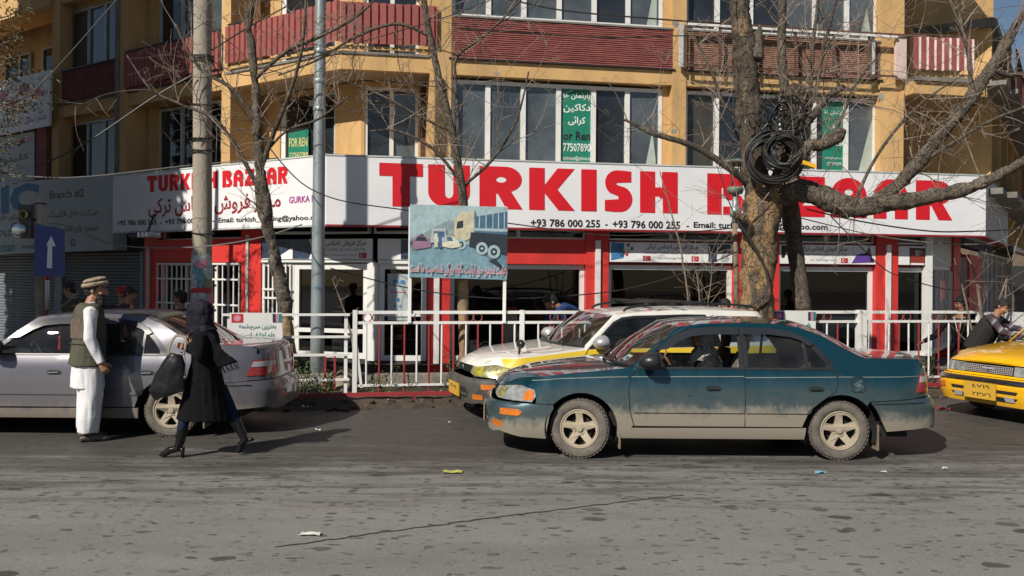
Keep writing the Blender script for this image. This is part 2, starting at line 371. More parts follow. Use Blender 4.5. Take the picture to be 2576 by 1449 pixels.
    rg = math_('SUBTRACT', .82, math_('MULTIPLY', math_('MAXIMUM', wet, tot), .27)); L(rg, b.inputs['Roughness'])
    b.inputs['Specular IOR Level'].default_value = .3
    bp = N('ShaderNodeBump'); bp.inputs['Strength'].default_value = .5; bp.inputs['Distance'].default_value = .006; L(noise(120, 4), bp.inputs['Height'])
    bp2 = N('ShaderNodeBump'); bp2.inputs['Strength'].default_value = .4; bp2.inputs['Distance'].default_value = .03; L(noise(3, 4), bp2.inputs['Height']); L(bp.outputs[0], bp2.inputs['Normal']); L(bp2.outputs[0], b.inputs['Normal'])
    return m
M['road'] = road_mat()
def zroad(x, y): return .006*math.sin(x*1.3+y*.7)+.004*math.sin(y*2.1-x*.4)-.01
def strip_grid(name, u0, u1, nu, os_, zf, m, F=FP):
    b = MB(); n = len(os_)
    for i in range(nu+1):
        u = lerp(u0, u1, i/nu)
        for j, o in enumerate(os_):
            w = F.w(u, o, 0); b.v.append((w.x, w.y, zf(u, o, j, w)))
    for i in range(nu):
        for j in range(n-1): b.f.append((i*n+j, (i+1)*n+j, (i+1)*n+j+1, i*n+j+1)); b.m.append(0)
    return b.build(name, m, smooth=True)
kind(strip_grid('road', -60, 60, 60, [-.2+.0,.4,1.2,2.5,4,6,9,14,26], lambda u, o, j, w: 0.0, M['road']), 'structure')
M['soil'] = mat('damp_soil', (.058,.042,.031), .95, var=.35, vscale=6, bump=1, bscale=25, dirt=.5, dirtcol=(.11,.085,.06), dscale=5)
M['paving'] = mat('old_paving', (.20,.175,.155), .9, var=.2, vscale=2, bump=.3, dirt=.4, dirtcol=(.10,.085,.07))
rs = random.Random(3)
def soilz(u, o, j, w):
    base = {0:-.03,1:.03,2:.07,3:.10,4:.12,5:.12,6:.11,7:.10}[j]
    return base+(rs.uniform(-.022,.022) if 0 < j < 7 else 0)
kind(strip_grid('soil_verge', -14, 14, 220, [.62,.42,.28,.15,.02,-.3,-.7,-1.2], soilz, M['soil']), 'structure')
pv = MB(); a = [FP.w(-30,-1.4,-.2), FP.w(30,-1.4,-.2), FP.w(30,-16,-.2), FP.w(-30,-16,-.2)]; pv.quad(*a)
kind(pv.build('pavement', M['paving']), 'structure')
# long hairline crack in the near asphalt, a narrow tarred seam
ck = MB(); rc = random.Random(5)
pts = []
for i in range(70):
    t = i/69; p = G(lerp(690, 1720, t), lerp(1378, 1246, t)-math.sin(t*3.1)*4); pts.append(p+Vector((rc.uniform(-.01,.01), rc.uniform(-.012,.012), 0)))
for i in range(69):
    w = .006+.006*rc.random(); a, b2 = pts[i], pts[i+1]
    ck.quad((a.x,a.y-w,.004),(b2.x,b2.y-w,.004),(b2.x,b2.y+w,.004),(a.x,a.y+w,.004))
M['tar'] = mat('tar_seam', (.04,.036,.032), .9)
kind(ck.build('road_crack', M['tar']), 'structure')
# paving stones edging the forecourt behind the fence
M['stone'] = mat('grey_kerb_stone', (.23,.205,.185), .9, var=.2, vscale=8, bump=.5, bscale=30)
st0 = None; i = 0; u = -7.0
while u < 13:
    l = rs.uniform(.42,.62); b = MB(); b.fbox(FP, u, u+l-.02, -.2, .24+rs.uniform(-.01,.015), -1.25, -1.5)
    o = b.build('kerb_stone', M['stone'])
    tag(o, 'weathered grey kerb stone in the low edging behind the railing', 'kerb stone', 'kerb stones edging the forecourt'); u += l
# ---------------- corner apartment building ----------------
Z0, ZS1, ZH1, ZB1, ZS2, ZH2, ZTOP = .1, 3.9, 5.59, 5.88, 6.75, 8.44, 9.4
bld = thing('apartment_building', 'ochre corner apartment block with maroon balcony cladding above the red shops', 'building', (2, 18, 0)); WC.add(bld.name)
UR = M0.u(2478, 400, 0)
RC = M0.w(UR, 0, 0); R0 = Plane((RC.x, RC.y), RD)
def part(b, name, m, **k): return b.build(name, m, bld, **k)
def wall(F, u0, u1, z0, z1, o0, o1, m='ochre', name='wall'):
    b = MB(); b.fbox(F, u0, u1, z0, z1, o0, o1); return part(b, name, M[m])
def window(F, u0, u1, z0, z1, o, muls, panes, fr='upvc', fw=.07, parent=None, transoms=()):
    f = MB(); f.fbox(F, u0, u1, z0, z0+fw, o, o-.08); f.fbox(F, u0, u1, z1-fw, z1, o, o-.08)
    xs = [u0]+list(muls)+[u1]
    f.fbox(F, u0, u0+fw, z0+fw, z1-fw, o, o-.08); f.fbox(F, u1-fw, u1, z0+fw, z1-fw, o, o-.08)
    for mu in muls: f.fbox(F, mu-fw*.7, mu+fw*.7, z0+fw, z1-fw, o+.004, o-.084)
    fo = f.build('window', M[fr], parent or bld)
    for i in range(len(xs)-1):
        a = xs[i]+(fw if i == 0 else fw*.7); c = xs[i+1]-(fw if i == len(xs)-2 else fw*.7)
        tw = random.uniform(-.012, .012); p = MB()
        p.quad(F.w(a,o-.045+tw,z0+fw), F.w(c,o-.045-tw,z0+fw), F.w(c,o-.045-tw+random.uniform(-.006,.006),z1-fw), F.w(a,o-.045+tw,z1-fw))
        p.build('pane', M[panes[i % len(panes)]], fo, fix=False)
    return fo
def cladding(F, u0, u1, z0, z1, o, m, rows=19):
    b = MB(); b.fbox(F, u0, u1, z0, z1, o-.02, o-.16); part(b, 'cladding_backing', M['groove'])
    h = (z1-z0)/rows
    for r in range(rows):
        b = MB(); n = max(3, int((u1-u0)/.16)); zz0 = z0+r*h+.009; zz1 = z0+(r+1)*h-.007
        b2 = len(b.v)
        for i in range(n+1):
            u = lerp(u0, u1, i/n); oo = o+random.uniform(-.006,.008)
            for z, q in ((zz0, -.019), (zz0+random.uniform(-.002,.002), oo-o), (zz1+random.uniform(-.002,.002), oo-o-.003), (zz1, -.019)): b.v.append(tuple(F.w(u, o+q, z)))
        for i in range(n):
            for k in range(3): b.f.append((i*4+k, (i+1)*4+k, (i+1)*4+k+1, i*4+k+1)); b.m.append(0)
        part(b, 'cladding_strip', M[m])
def sheets(F, u0, u1, zb, zt, o, m='sheet_red', m2=None, sw=.62, pitch=.155, name='corrugated_sheet'):
    n = max(1, round((u1-u0)/sw)); w = (u1-u0)/n
    for s in range(n):
        a = u0+s*w; k = max(2, round(w/pitch)); p = w/k; b = MB(); dz = random.uniform(-.02,.02); do = random.uniform(0,.015)
        prof = []
        for j in range(k):
            x = a+j*p; prof += [(x, .035, 0), (x+p*.62, .035, 0), (x+p*.70, 0, 1), (x+p*.92, 0, 1)]
        prof.append((a+w, .035, 1))
        for (x, q, _) in prof:
            b.v.append(tuple(F.w(x, o+q+do, zb+dz))); b.v.append(tuple(F.w(x, o+q+do, zt+dz+random.uniform(-.006,.006))))
        for i in range(len(prof)-1):
            b.f.append((2*i, 2*i+2, 2*i+3, 2*i+1)); b.m.append(1 if (m2 and i % 4 in (1, 2, 3)) else 0)
        part(b, name, [M[m], M[m2 or m]], fix=False)
uL = lambda x, y=300, o=0: L0.u(x, y, o)
uM = lambda x, y=300, o=0: M0.u(x, y, o)
# ---- M facade ----
p1a, p1b = uM(1080), uM(1134); w1 = uM(1690); w2a, w2b = uM(1724), uM(2212); p3b = uM(2271)
for a, c in ((p1a, p1b), (w1, w2a), (w2b, p3b)): wall(M0, a, c, 2.9, ZTOP, .03, -.9, name='pillar')
for a, c, cm in ((p1b, w1, 'clad_red'), (w2a, w2b, 'clad_brown')):
    wall(M0, a, c, ZH1, ZB1, 0, -.9, name='beam')
    wall(M0, a, c, ZH2, ZTOP, 0, -.9, name='beam')
    wall(M0, a, c, 2.9, ZS1-.02, 0, -.9, name='beam')
    cladding(M0, a, c, ZB1+.03, ZS2-.06, .03, cm, 19)
    b = MB(); b.fbox(M0, a-.05, c+.05, ZB1+.002, ZB1+.028, .06, -.3); part(b, 'ledge', M['black_metal'])
    b = MB(); b.fbox(M0, a, c, ZS2-.055, ZS2-.02, .05, -.3); part(b, 'ledge', M['concrete_edge'])
    b = MB(); b.fbox(M0, a, c, 2.9, ZTOP, -.85, -.89); part(b, 'back_wall', M['groove'])
mu = [uM(x, 310, -.16) for x in (1227,1316,1405,1493,1578)]
window(M0, p1b+.02, uM(1665,310,-.16), ZS1, ZH1-.06, -.16, mu, ['pane_a','pane_a','pane_a','pane_a','pane_b','pane_a'])
window(M0, p1b+.02, uM(1665,310,-.16), ZS2, ZH2-.06, -.16, mu, ['pane_a','pane_a','pane_a','pane_a','pane_b','pane_a'])
wall(M0, uM(1665,310,-.16)+.002, w1, ZS1, ZH1, -.17, -.6, name='jamb'); wall(M0, uM(1665,310,-.16)+.002, w1, ZS2, ZH2, -.17, -.6, name='jamb')
mu = [uM(x, 310, -.16) for x in (1803,1887,1968,2049,2129)]
window(M0, w2a+.04, uM(2205,310,-.16), ZS1, ZH1-.06, -.16, mu, ['pane_c','pane_b','pane_b','pane_b','pane_b','pane_a'])
window(M0, w2a+.04, uM(2205,310,-.16), ZS2, ZH2-.06, -.16, mu, ['pane_b','pane_b','pane_b','pane_a','pane_a','pane_a'])
wall(M0, uM(2205,310,-.16)+.002, w2b, ZS1, ZH1, -.17, -.6, name='jamb')
wall(M0, uM(2205,310,-.16)+.002, w2b, ZS2, ZH2, -.17, -.6, name='jamb')
# pale curtains seen through the last panes
for x0, x1, xm in ((1625,1655,1650),(2160,2200,2195)):
    for zz, zt in ((ZS1, ZH1-.2), (ZS2, ZH2-.2)):
        b = MB(); o = -.165; b.add([M0.w(uM(x0,310,-.2),o-.035,zz+.08), M0.w(uM(xm,310,-.2),o-.035,zz+.08), M0.w(uM(xm,310,-.2),o-.035,zt-.25), M0.w(uM((x0+xm)/2+6,310,-.2),o-.035,zz+.9)], [(0,1,2,3)])
        part(b, 'curtain', M['curtain'], fix=False)
# balcony rail in front of the brown cladding
rail = lambda u0, u1, z, o, w=.04, m='black_metal', nm='rail': part(MB().fbox(M0, u0, u1, z-w/2, z+w/2, o, o-w), nm, M[m])
rail(w2a-.05, w2b+.25, ZS2+.02, .26, .045, 'white_paint'); rail(w2a-.05, w2b+.6, ZS2+.075, .25, .03, 'rust_metal'); rail(w2a-.05, w2b+.25, ZB1+.07, .24, .035, 'rust_metal')
for x in (1724,1810,1900,2000,2096,2185): 
    u = uM(x,150,.2); part(MB().fbox(M0, u-.025, u+.025, ZB1+.02, ZS2, .235, .20), 'rail_post', M['rust_metal'])
for x in (1716, 2199): u = uM(x,150,.2); part(MB().fbox(M0, u-.035, u+.035, ZB1+.05, ZS2+.05, .18, .10), 'rail_post', M['upvc_old'])
# bay 3: open loggia, striped rail
uE = UR
wall(M0, p3b, uE-.25, ZH1, ZB1-.03, .35, -2.2, name='balcony_slab'); wall(M0, p3b, uE-.25, ZB1-.028, ZB1+.05, .42, -2.2, 'concrete_edge', 'slab_edge')
wall(M0, p3b, uE-.25, ZH2, ZB1+2.85, .35, -2.2, name='balcony_slab')
wall(M0, p3b, uE+2.0, ZS1-.9, ZTOP, -2.21, -2.4, name='back_wall')
wall(M0, p3b+.5, p3b+.9, 3.0, ZTOP, -1.9, -2.2, name='pier')
for z0, z1 in ((ZS1-.3, ZH1-.1), (ZB1+.05, ZH2-.1)):
    window(M0, p3b+.95, p3b+1.5, z0, z1, -2.1, [], ['pane_b'], 'upvc_old')
sheets(M0, p3b-.05, uM(2447,150,.35), ZB1+.22, ZS2+.03, .36, 'sheet_red', 'sheet_white', sw=.9, pitch=.19, name='striped_sheet')
part(MB().fbox(M0, w2b+.25, p3b-.06, ZB1+.03, ZS2+.06, .2, .12), 'rail_panel', M['sheet_white'])
rail(p3b-.05, uM(2447,150,.35), ZS2+.07, .38, .03, 'rust_metal')
part(MB().fbox(M0, p3b+.1, uM(2440,180,.35), ZB1+.09, ZB1+.17, .30, .26), 'toe_board', M['ochre'])
# ---- corner loggia over the shop (between the two facades) ----
lc = uL(571)                                    # left column of the loggia, on L
def wedge(name, uLs, uMe, z0, z1, oo, oi, m):
    """slab or beam that turns the corner from L (u=uLs) to M (u=uMe)"""
    def corner(o):
        # intersection of both planes offset by o
        a = L0.w(0, o, 0); c = M0.w(0, o, 0); d1, d2 = L0.d, M0.d
        den = d1.x*d2.y-d1.y*d2.x; t = ((c.x-a.x)*d2.y-(c.y-a.y)*d2.x)/den; return a+d1*t
    po = [L0.w(uLs, oo, 0), corner(oo), M0.w(uMe, oo, 0)]; pi = [L0.w(uLs, oi, 0), corner(oi), M0.w(uMe, oi, 0)]
    b = MB()
    for i in range(2):
        q = [po[i], po[i+1], pi[i+1], pi[i]]
        b.hexa([(v.x, v.y, z0) for v in q]+[(v.x, v.y, z1) for v in q])
    return part(b, name, M[m])
def corner_pt(o):
    a = L0.w(0, o, 0); c = M0.w(0, o, 0); d1, d2 = L0.d, M0.d
    den = d1.x*d2.y-d1.y*d2.x; t = ((c.x-a.x)*d2.y-(c.y-a.y)*d2.x)/den; return a+d1*t
IN = -.95
wedge('beam', lc, p1a, ZH1, ZB1, .02, -.12, 'ochre')
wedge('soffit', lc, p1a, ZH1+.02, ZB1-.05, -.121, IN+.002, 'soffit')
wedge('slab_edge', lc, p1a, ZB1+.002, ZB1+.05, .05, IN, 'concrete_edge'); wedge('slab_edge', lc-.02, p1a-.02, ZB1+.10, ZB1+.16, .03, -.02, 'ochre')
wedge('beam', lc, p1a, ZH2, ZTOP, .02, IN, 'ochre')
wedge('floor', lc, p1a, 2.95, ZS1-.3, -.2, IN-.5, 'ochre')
ci = corner_pt(IN); LI = Plane((ci.x, ci.y), LD); MI = Plane((ci.x, ci.y), MD)
for z0, z1 in ((ZS1-.35, ZH1), (ZB1+.05, ZH2)):
    ua = LI.u(706, 330); ub = LI.u(800, 330); uc = LI.u(842, 330); wall(LI, LI.u(560,330)-1.0, ua-.01, z0, z1, 0, -.3); wall(LI, uc+.01, 0, z0, z1, 0, -.3, name='corner_wall')
    window(LI, ua, ub, z0, z1-.22, -.02, [], ['pane_b'], 'upvc', .13); window(LI, ub+.02, uc, z0, z1-.12, -.03, [], ['pane_b'], 'upvc_old', .05)
    wall(LI, ua, uc, z1-.11, z1, 0, -.3)
    a = MI.u(917, 330); c = MI.u(1052, 330); wall(MI, 0.002, a, z0, z1, 0, -.3); wall(MI, c, p1a+1, z0, z1, 0, -.3); wall(MI, a, c, z1-.1, z1, 0, -.3)
    window(MI, a, c, z0, z1-.102, -.02, [MI.u(985, 330)], ['pane_b','pane_a'], 'upvc', .06)
part(MB().fbox(MI, MI.u(1058,330), MI.u(1078,330), ZS1-.3, ZH1, .02, .06), 'drain_pipe', M['rust_metal'])
# corrugated maroon sheets round the balcony
cr = corner_pt(.06); LR = Plane((cr.x, cr.y), LD); MR = Plane((cr.x, cr.y), MD)
sheets(LR, uL(571)+.02, 0, ZB1+.2, ZS2+.10, 0); sheets(MR, 0, uM(1100)-.0, ZB1+.2, ZS2+.10, 0)
# green poster high on the corner door and one on its glass
# ---- L facade ----
cA, cB = uL(133), uL(152); c1, c2, c3, c4 = uL(297), uL(323), uL(560), uL(582)
for a, c in ((cA, cB), (c1, c2), (c3, c4)): wall(L0, a, c, 2.9, ZTOP, .03, -.75, name='pillar')
part(MB().fbox(L0, c1-.06, c1+.10, 2.9, ZTOP, .05, .031), 'drain_pipe', M['concrete_edge'])
# bay 1
wall(L0, cB, c1, ZH1, ZB1, 0, -.75, name='beam'); wall(L0, cB, c1, ZH2, ZTOP, 0, -.75, name='beam'); wall(L0, cB, c1, 2.9, ZS1-.25, 0, -.75, name='beam')
cladding(L0, cB+.06, c1-.08, ZB1+.03, ZS2-.03, .0, 'clad_red', 19)
part(MB().fbox(L0, cB-.05, c1, ZB1+.002, ZB1+.03, .06, -.3), 'ledge', M['black_metal']); part(MB().fbox(L0, cB+.05, c1-.08, ZS2-.025, ZS2+.01, .04, -.3), 'ledge', M['black_metal'])
for z0, z1 in ((ZS1-.25, ZH1), (ZS2, ZH2)):
    a = L0.u(178, 300, -.3); c = L0.u(303, 300, -.3); wall(L0, cB, a, z0, z1, -.28, -.6, name='jamb'); wall(L0, c, c1, z0, z1, -.28, -.6, name='jamb')
    window(L0, a, c, z0+.02, z1-.12, -.3, [L0.u(221,300,-.3), L0.u(263,300,-.3)], ['pane_a'] if z0 > 5 else ['pane_b'], 'upvc_old', .05); wall(L0, a, c, z1-.118, z1, -.28, -.6, name='jamb')
# bay 2
wall(L0, c2, c3, ZH1, ZB1, .0, -.75, name='beam'); wall(L0, c2, c3, ZH2, ZTOP, 0, -.75, name='beam'); wall(L0, c2, c3, 2.9, ZS1-.3, 0, -.75, name='beam')
part(MB().fbox(L0, c2, c3, ZB1+.002, ZB1+.03, .05, -.3), 'ledge', M['black_metal'])
for z0, z1 in ((ZS1-.35, ZH1), (ZB1+.03, ZH2)):
    a = L0.u(398, 330, -.5); c = L0.u(558, 330, -.5); wall(L0, c2, a, z0, z1, -.5, -.75); wall(L0, lerp(c2, a, .55), lerp(c2, a, .75), z0, z1, -.38, -.499, name='pilaster')
    window(L0, a, c, z0, z1-.05, -.52, [L0.u(455,330,-.5)], ['pane_b','pane_b'] if z0 < 5 else ['pane_b','pane_a'], 'upvc_old', .055)
sheets(L0, uL(322,150), uL(560,150)+.05, ZB1+.13, ZS2+.04, .08)
part(MB().fbox(L0, uL(322,150), c3, ZS2+.05, ZS2+.09, .10, .05), 'rail', M['black_metal']); part(MB().fbox(L0, uL(322,150), c3, ZB1+.04, ZB1+.12, .06, .0), 'toe_board', M['clad_red'])
part(MB().fbox(L0, c4-.02, LR.u(640,100)*1.0, ZS2+.12, ZS2+.15, .10, .06), 'rail', M['black_metal'])
# bay 0: recessed balcony, far left
cz = uL(-260)
wall(L0, cz-.5, cA, ZH2, ZTOP, .1, -.75, name='beam'); wall(L0, cz-.5, cA, 2.9, ZTOP, -1.3, -1.5, name='back_wall')
wall(L0, cz-.5, cA, ZH1, ZB1, .0, -1.3, name='beam')
wall(L0, cz-.7, cz-.5, 2.9, ZTOP, .1, -1.5, name='pillar')
for z0, z1 in ((ZS1-.3, ZH1-.1), (ZB1+.3, ZH2-.4)):
    window(L0, L0.u(20,150,-1.3), L0.u(84,150,-1.3), z0, z1, -1.2, [L0.u(58,150,-1.3)], ['pane_b'], 'upvc_old', .05)
    window(L0, L0.u(115,150,-1.3), L0.u(150,150,-1.3), z0, z1, -1.2, [], ['pane_b'], 'upvc_old', .05)
# ---- R facade: lower wing, fins and balconies running away to the right ----
ZR = 7.45
wall(R0, .0, 1.14, ZB1-.28, ZB1-.0, -.02, -1.4, name='beam'); wall(R0, -.1, 1.04, ZB1+.002, ZB1+.10, .40, -1.4, 'concrete_edge', 'slab_edge'); wall(R0, -.1, 1.04, 3.55, 3.68, .35, -1.4, 'concrete_edge', 'slab_edge')
for j in range(6): part(MB().fbox(R0, .0+j*.2, .02+j*.2, ZB1+.10, ZB1+.95, .42, .40), 'rail_post', M['rust_metal'])
part(MB().fbox(R0, -.1, 1.04, ZB1+.95, ZB1+.98, .43, .39), 'rail', M['rust_metal'])
for k in range(9):
    u = 1.15+k*2.6
    wall(R0, u, u+.22, 2.9, ZR, .02, -1.5, name='fin')
    for zh, zb in ((ZH1, ZB1),):
        wall(R0, u+.221, u+2.599, zh+.12, zb, .0, -1.5, name='beam'); wall(R0, u-.1, u+2.49, zb+.002, zb+.10, .55, -1.4, 'concrete_edge', 'slab_edge')
        if k > 0: sheets(R0, u-.1, u+2.49, zb+.15, zb+.95, .5, 'sheet_red')
        else:
            for j in range(13): part(MB().fbox(R0, u-.1+j*.2, u-.08+j*.2, zb+.10, zb+.95, .52, .50), 'rail_post', M['rust_metal'])
            part(MB().fbox(R0, u-.2, u+2.49, zb+.95, zb+.98, .53, .49), 'rail', M['rust_metal'])
    if k > 0: sheets(R0, u-.1, u+2.49, ZS1-.15, ZS1+.6, .5, 'sheet_red')
    wall(R0, u-.1, u+2.49, 3.55, 3.68, .55, -1.4, 'concrete_edge', 'slab_edge')
wall(R0, .0, 24, 2.9, ZR-.002, -1.51, -1.8, name='back_wall')
wall(R0, 1.0, 24.4, ZR, ZR+.2, .12, -1.8, 'concrete_edge', 'roof_edge')
# solid core keeps the rooms dark; roof
core = MB()
cp = [L0.w(cz-.7,-1.6,0), corner_pt(-2.6), M0.w(UR-.5,-2.6,0), R0.w(.5,-2.4,0), R0.w(.5,-14,0), L0.w(cz-.7,-14,0)]
core.poly([[(v.x, v.y) for v in cp]], lambda x, y: (x, y, 2.8), fn2=lambda x, y: (x, y, ZTOP+.3)); part(core, 'inner_wall', M['soffit'])
rf = MB(); cp2 = [L0.w(cz-1,.3,0), corner_pt(.3), M0.w(UR-.1,.3,0), M0.w(UR-.1,-14,0), L0.w(cz-1,-15,0)]
rf.poly([[(v.x, v.y) for v in cp2]], lambda x, y: (x, y, ZTOP+.61), fn2=lambda x, y: (x, y, ZTOP+.9)); part(rf, 'roof', M['soffit'])
# block across the side street, far right
nb2 = thing('side_street_building', 'dusty brown building far off at the right edge behind the taxi', 'building', (27, 40, 0)); WC.add(nb2.name)
MB().box(17, 44, 46, 60, -.25, 6.2).build('wall', mat('dusty_brick', (.16,.12,.09), .9, var=.2), nb2)
for i in range(9):
    for z in (1, 3.6): MB().box(18+i*2.9, 19.6+i*2.9, 45.9, 46.1, z, z+1.4).build('window', M['pane_b'], nb2)
M['bare_plaster'] = mat('bare_grey_plaster', (.33,.31,.27), .9, var=.2)
for x, y, r, o in ((1866,190,.13,.002),(1700,60,.08,.032),(1694,330,.07,.032),(2215,245,.09,.032),(1250,185,.06,.002)):
    u, z = M0.uz(x, y, o); rr_ = random.Random(x); b = MB(); b.poly([[(u+r*rr_.uniform(.6,1.3)*math.cos(a*.7), z+r*rr_.uniform(.5,1)*math.sin(a*.7)) for a in range(9)]], lambda p, q: M0.w(p, o+.002, q)); part(b, 'bare_patch', M['bare_plaster'], fix=False)
# ---------------- shop fronts at street level ----------------
SO = .25; ZF = -.2; ZT = 1.95; ZC0, ZC1 = 2.44, 2.63; ZSOF = 2.96
M['pane_dull'] = mat('dull_shop_glass', (.03,.035,.04), .35, var=.4, spec=.2)
shop = thing('red_shop', 'red painted corner shop front with wide white framed windows under the big sign', 'shop', (0, 16.5, ZF)); WC.add(shop.name)
def sp(b, name, m, **k): return b.build(name, m, shop, **k)
def fwall(F, u0, u1, z0, z1, o0, o1, m='shop_red', name='wall'): return sp(MB().fbox(F, u0, u1, z0, z1, o0, o1), name, M[m])
def shopwin(F, u0, u1, z0, z1, o, muls=(), fw=.09, glass='shop_glass', name='window', trans=()):
    f = MB(); f.fbox(F, u0, u1, z0, z0+fw, o, o-.1); f.fbox(F, u0, u1, z1-fw, z1, o, o-.1)
    f.fbox(F, u0, u0+fw, z0+fw, z1-fw, o, o-.1); f.fbox(F, u1-fw, u1, z0+fw, z1-fw, o, o-.1)
    for mu in muls: f.fbox(F, mu-.035, mu+.035, z0+fw, z1-fw, o, o-.1)
    zs = [z0+fw]+[t for t in trans for t in (t-.04, t+.04)]+[z1-fw]
    for t in trans: f.fbox(F, u0+fw, u1-fw, t-.04, t+.04, o-.002, o-.098)
    fo = f.build(name, M['upvc'], shop)
    us = [u0+fw]+[x for mu in muls for x in (mu-.035, mu+.035)]+[u1-fw]
    for i in range(0, len(us), 2):
        for j in range(0, len(zs), 2):
            p = MB(); p.quad(F.w(us[i],o-.05,zs[j]), F.w(us[i+1],o-.05,zs[j]), F.w(us[i+1],o-.05,zs[j+1]), F.w(us[i],o-.05,zs[j+1]))
            p.build('pane', M[glass], fo, fix=False)
    return fo
um = lambda x, y=800: M0.u(x, y, SO)
ul = lambda x, y=800: L0.u(x, y, SO)
A = L0.w(ul(657), SO, 0); u937 = M0.u(937, 800, .05); B = M0.w(u937, .05, 0); Cc = M0.w(um(1074), SO, 0)
SA = seg(A, B); SB = seg(B, Cc)
# plinth and dark threshold
for F, a, c, o in ((L0, ul(362), ul(657), SO), (SA, 0, SA.len, 0), (SB, 0, SB.len, 0), (M0, um(1074), um(2338), SO)):
    fwall(F, a, c, ZF, .10, o-.02, o-.3, 'plinth', 'plinth')
# L side: red wall with white barred window
fwall(L0, ul(362), ul(397), ZF, ZSOF, SO, SO-.3, name='pillar'); fwall(L0, ul(608), ul(657), ZF, ZSOF, SO+.02, SO-.3, name='pillar')
fwall(L0, ul(397), ul(608), ZT+.0, ZC0, SO, SO-.3); fwall(L0, ul(397), ul(608), .10, .36, SO, SO-.3); fwall(L0, ul(397), ul(608), ZC1+.05, ZSOF, SO, SO-.3)
shopwin(L0, ul(397), ul(608), .37, ZT-.01, SO-.12, [ul(455), ul(530)], .06)
shopwin(L0, ul(400), ul(606), ZC0+.002, ZC1+.048, SO-.1, [], .03)
for x0, x1 in ((397, 603),):
    n = 17; a, c = ul(x0), ul(x1)
    for i in range(n): u = lerp(a, c, i/(n-1)); sp(MB().fbox(L0, u-.013, u+.013, .40, ZT-.02, SO+.03, SO), 'window_bar_or_light_stripe', M['white_paint'])
    for z in (.40, 1.08, 1.60, ZT-.03): sp(MB().fbox(L0, a, c, z-.018, z+.018, SO+.05, SO+.031), 'window_bar_or_light_stripe', M['white_paint'])
for x in (626,): sp(MB().fbox(L0, ul(x)-.035, ul(x)+.035, .1, 2.5, SO+.06, SO+.02), 'drain_pipe', M['upvc_old'])
for x in (374,): sp(MB().fbox(L0, ul(x)-.03, ul(x)+.03, .1, 2.3, SO+.05, SO), 'drain_pipe', M['upvc_old'])
# entrance segment: barred light, glazed door, corner post
w = SA.len; f = lambda x: SA.u(x, 800)
fwall(SA, 0.001, w, ZC1+.05, ZSOF, 0, -.3)
shopwin(SA, 0.002, f(737), .12, ZT-.02, -.02, [], .06); shopwin(SA, f(738), f(925), .12, ZT-.02, -.02, [], .11, trans=(.64,), name='door')
for i in range(7): u = lerp(.08, f(735), i/6.4); sp(MB().fbox(SA, u-.014, u+.014, .15, ZT-.04, .03, .0), 'window_bar_or_light_stripe', M['white_paint'])
for z in (.9, 1.25, 1.42): sp(MB().fbox(SA, .05, f(735), z-.02, z+.02, .05, .031), 'window_bar_or_light_stripe', M['white_paint'])
sp(MB().fbox(SA, f(926), w+.10, .10, ZT, .05, -.1), 'corner_post', M['upvc'])
sp(MB().fbox(SA, 0.01, w, ZT, ZT+.05, .04, -.1), 'lintel', M['upvc'])
shopwin(SA, .01, w-.1, ZC0+.06, ZC1+.048, -.05, [w*.45], .04)
w2 = SB.len; f2 = lambda x: SB.u(x, 800)
shopwin(SB, .12, w2-.01, .10, ZT-.02, -.01, [], .10, trans=(.98,)); sp(MB().fbox(SB, .1, w2, ZT-.018, ZT+.05, .04, -.1), 'lintel', M['upvc'])
shopwin(SB, .01, w2-.01, ZC0+.06, ZC1+.048, -.03, [], .04); fwall(SB, 0, w2, ZC1+.05, ZSOF, -.01, -.3)
# M side pillars and windows
def pillar(x0, x1, strip=None, o=SO+.03):
    fwall(M0, um(x0), um(x1), ZF, ZSOF, o, SO-.35, name='pillar')
    if strip: sp(MB().fbox(M0, um(strip)-.05, um(strip)+.05, .05, 2.42, o+.05, o), 'drain_pipe', M['white_paint'])
pillar(1075, 1131, 1097); pillar(1473, 1529, 1501); pillar(1846, 1958); pillar(2202, 2256, 2230)
for x0, x1 in ((1131,1473),(1529,1846),(1958,2202),(2256,2340)):
    a, c = um(x0), um(x1); red = x0 == 1131
    shopwin(M0, a+.005, c-.005, .10, ZT-.01 if red else ZT, SO-.10, [], .09, trans=()); 
    shopwin(M0, a+.005, c-.005, ZC0, ZC1, SO-.08, [(a+c)/2] if x0 < 2200 else [], .035)
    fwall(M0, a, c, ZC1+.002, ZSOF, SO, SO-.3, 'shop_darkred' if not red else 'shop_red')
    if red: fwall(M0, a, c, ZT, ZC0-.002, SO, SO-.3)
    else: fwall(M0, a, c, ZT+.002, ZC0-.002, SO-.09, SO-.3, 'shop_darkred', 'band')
sp(MB().fbox(M0, um(2326), um(2342), .10, ZSOF, SO+.04, SO-.1), 'corner_post', M['upvc'])
# shop floor, back wall and ceiling, a dim room behind the glass
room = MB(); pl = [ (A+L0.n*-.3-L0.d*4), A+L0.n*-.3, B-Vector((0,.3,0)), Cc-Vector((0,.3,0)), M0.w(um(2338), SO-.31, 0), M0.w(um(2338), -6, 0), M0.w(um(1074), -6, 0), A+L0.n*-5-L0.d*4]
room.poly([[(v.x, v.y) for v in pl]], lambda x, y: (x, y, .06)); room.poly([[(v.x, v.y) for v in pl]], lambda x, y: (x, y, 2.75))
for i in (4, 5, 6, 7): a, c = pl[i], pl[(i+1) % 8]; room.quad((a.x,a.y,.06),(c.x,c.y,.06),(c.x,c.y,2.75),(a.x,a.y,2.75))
sp(room, 'shop_room', M['dark_in'], fix=False)
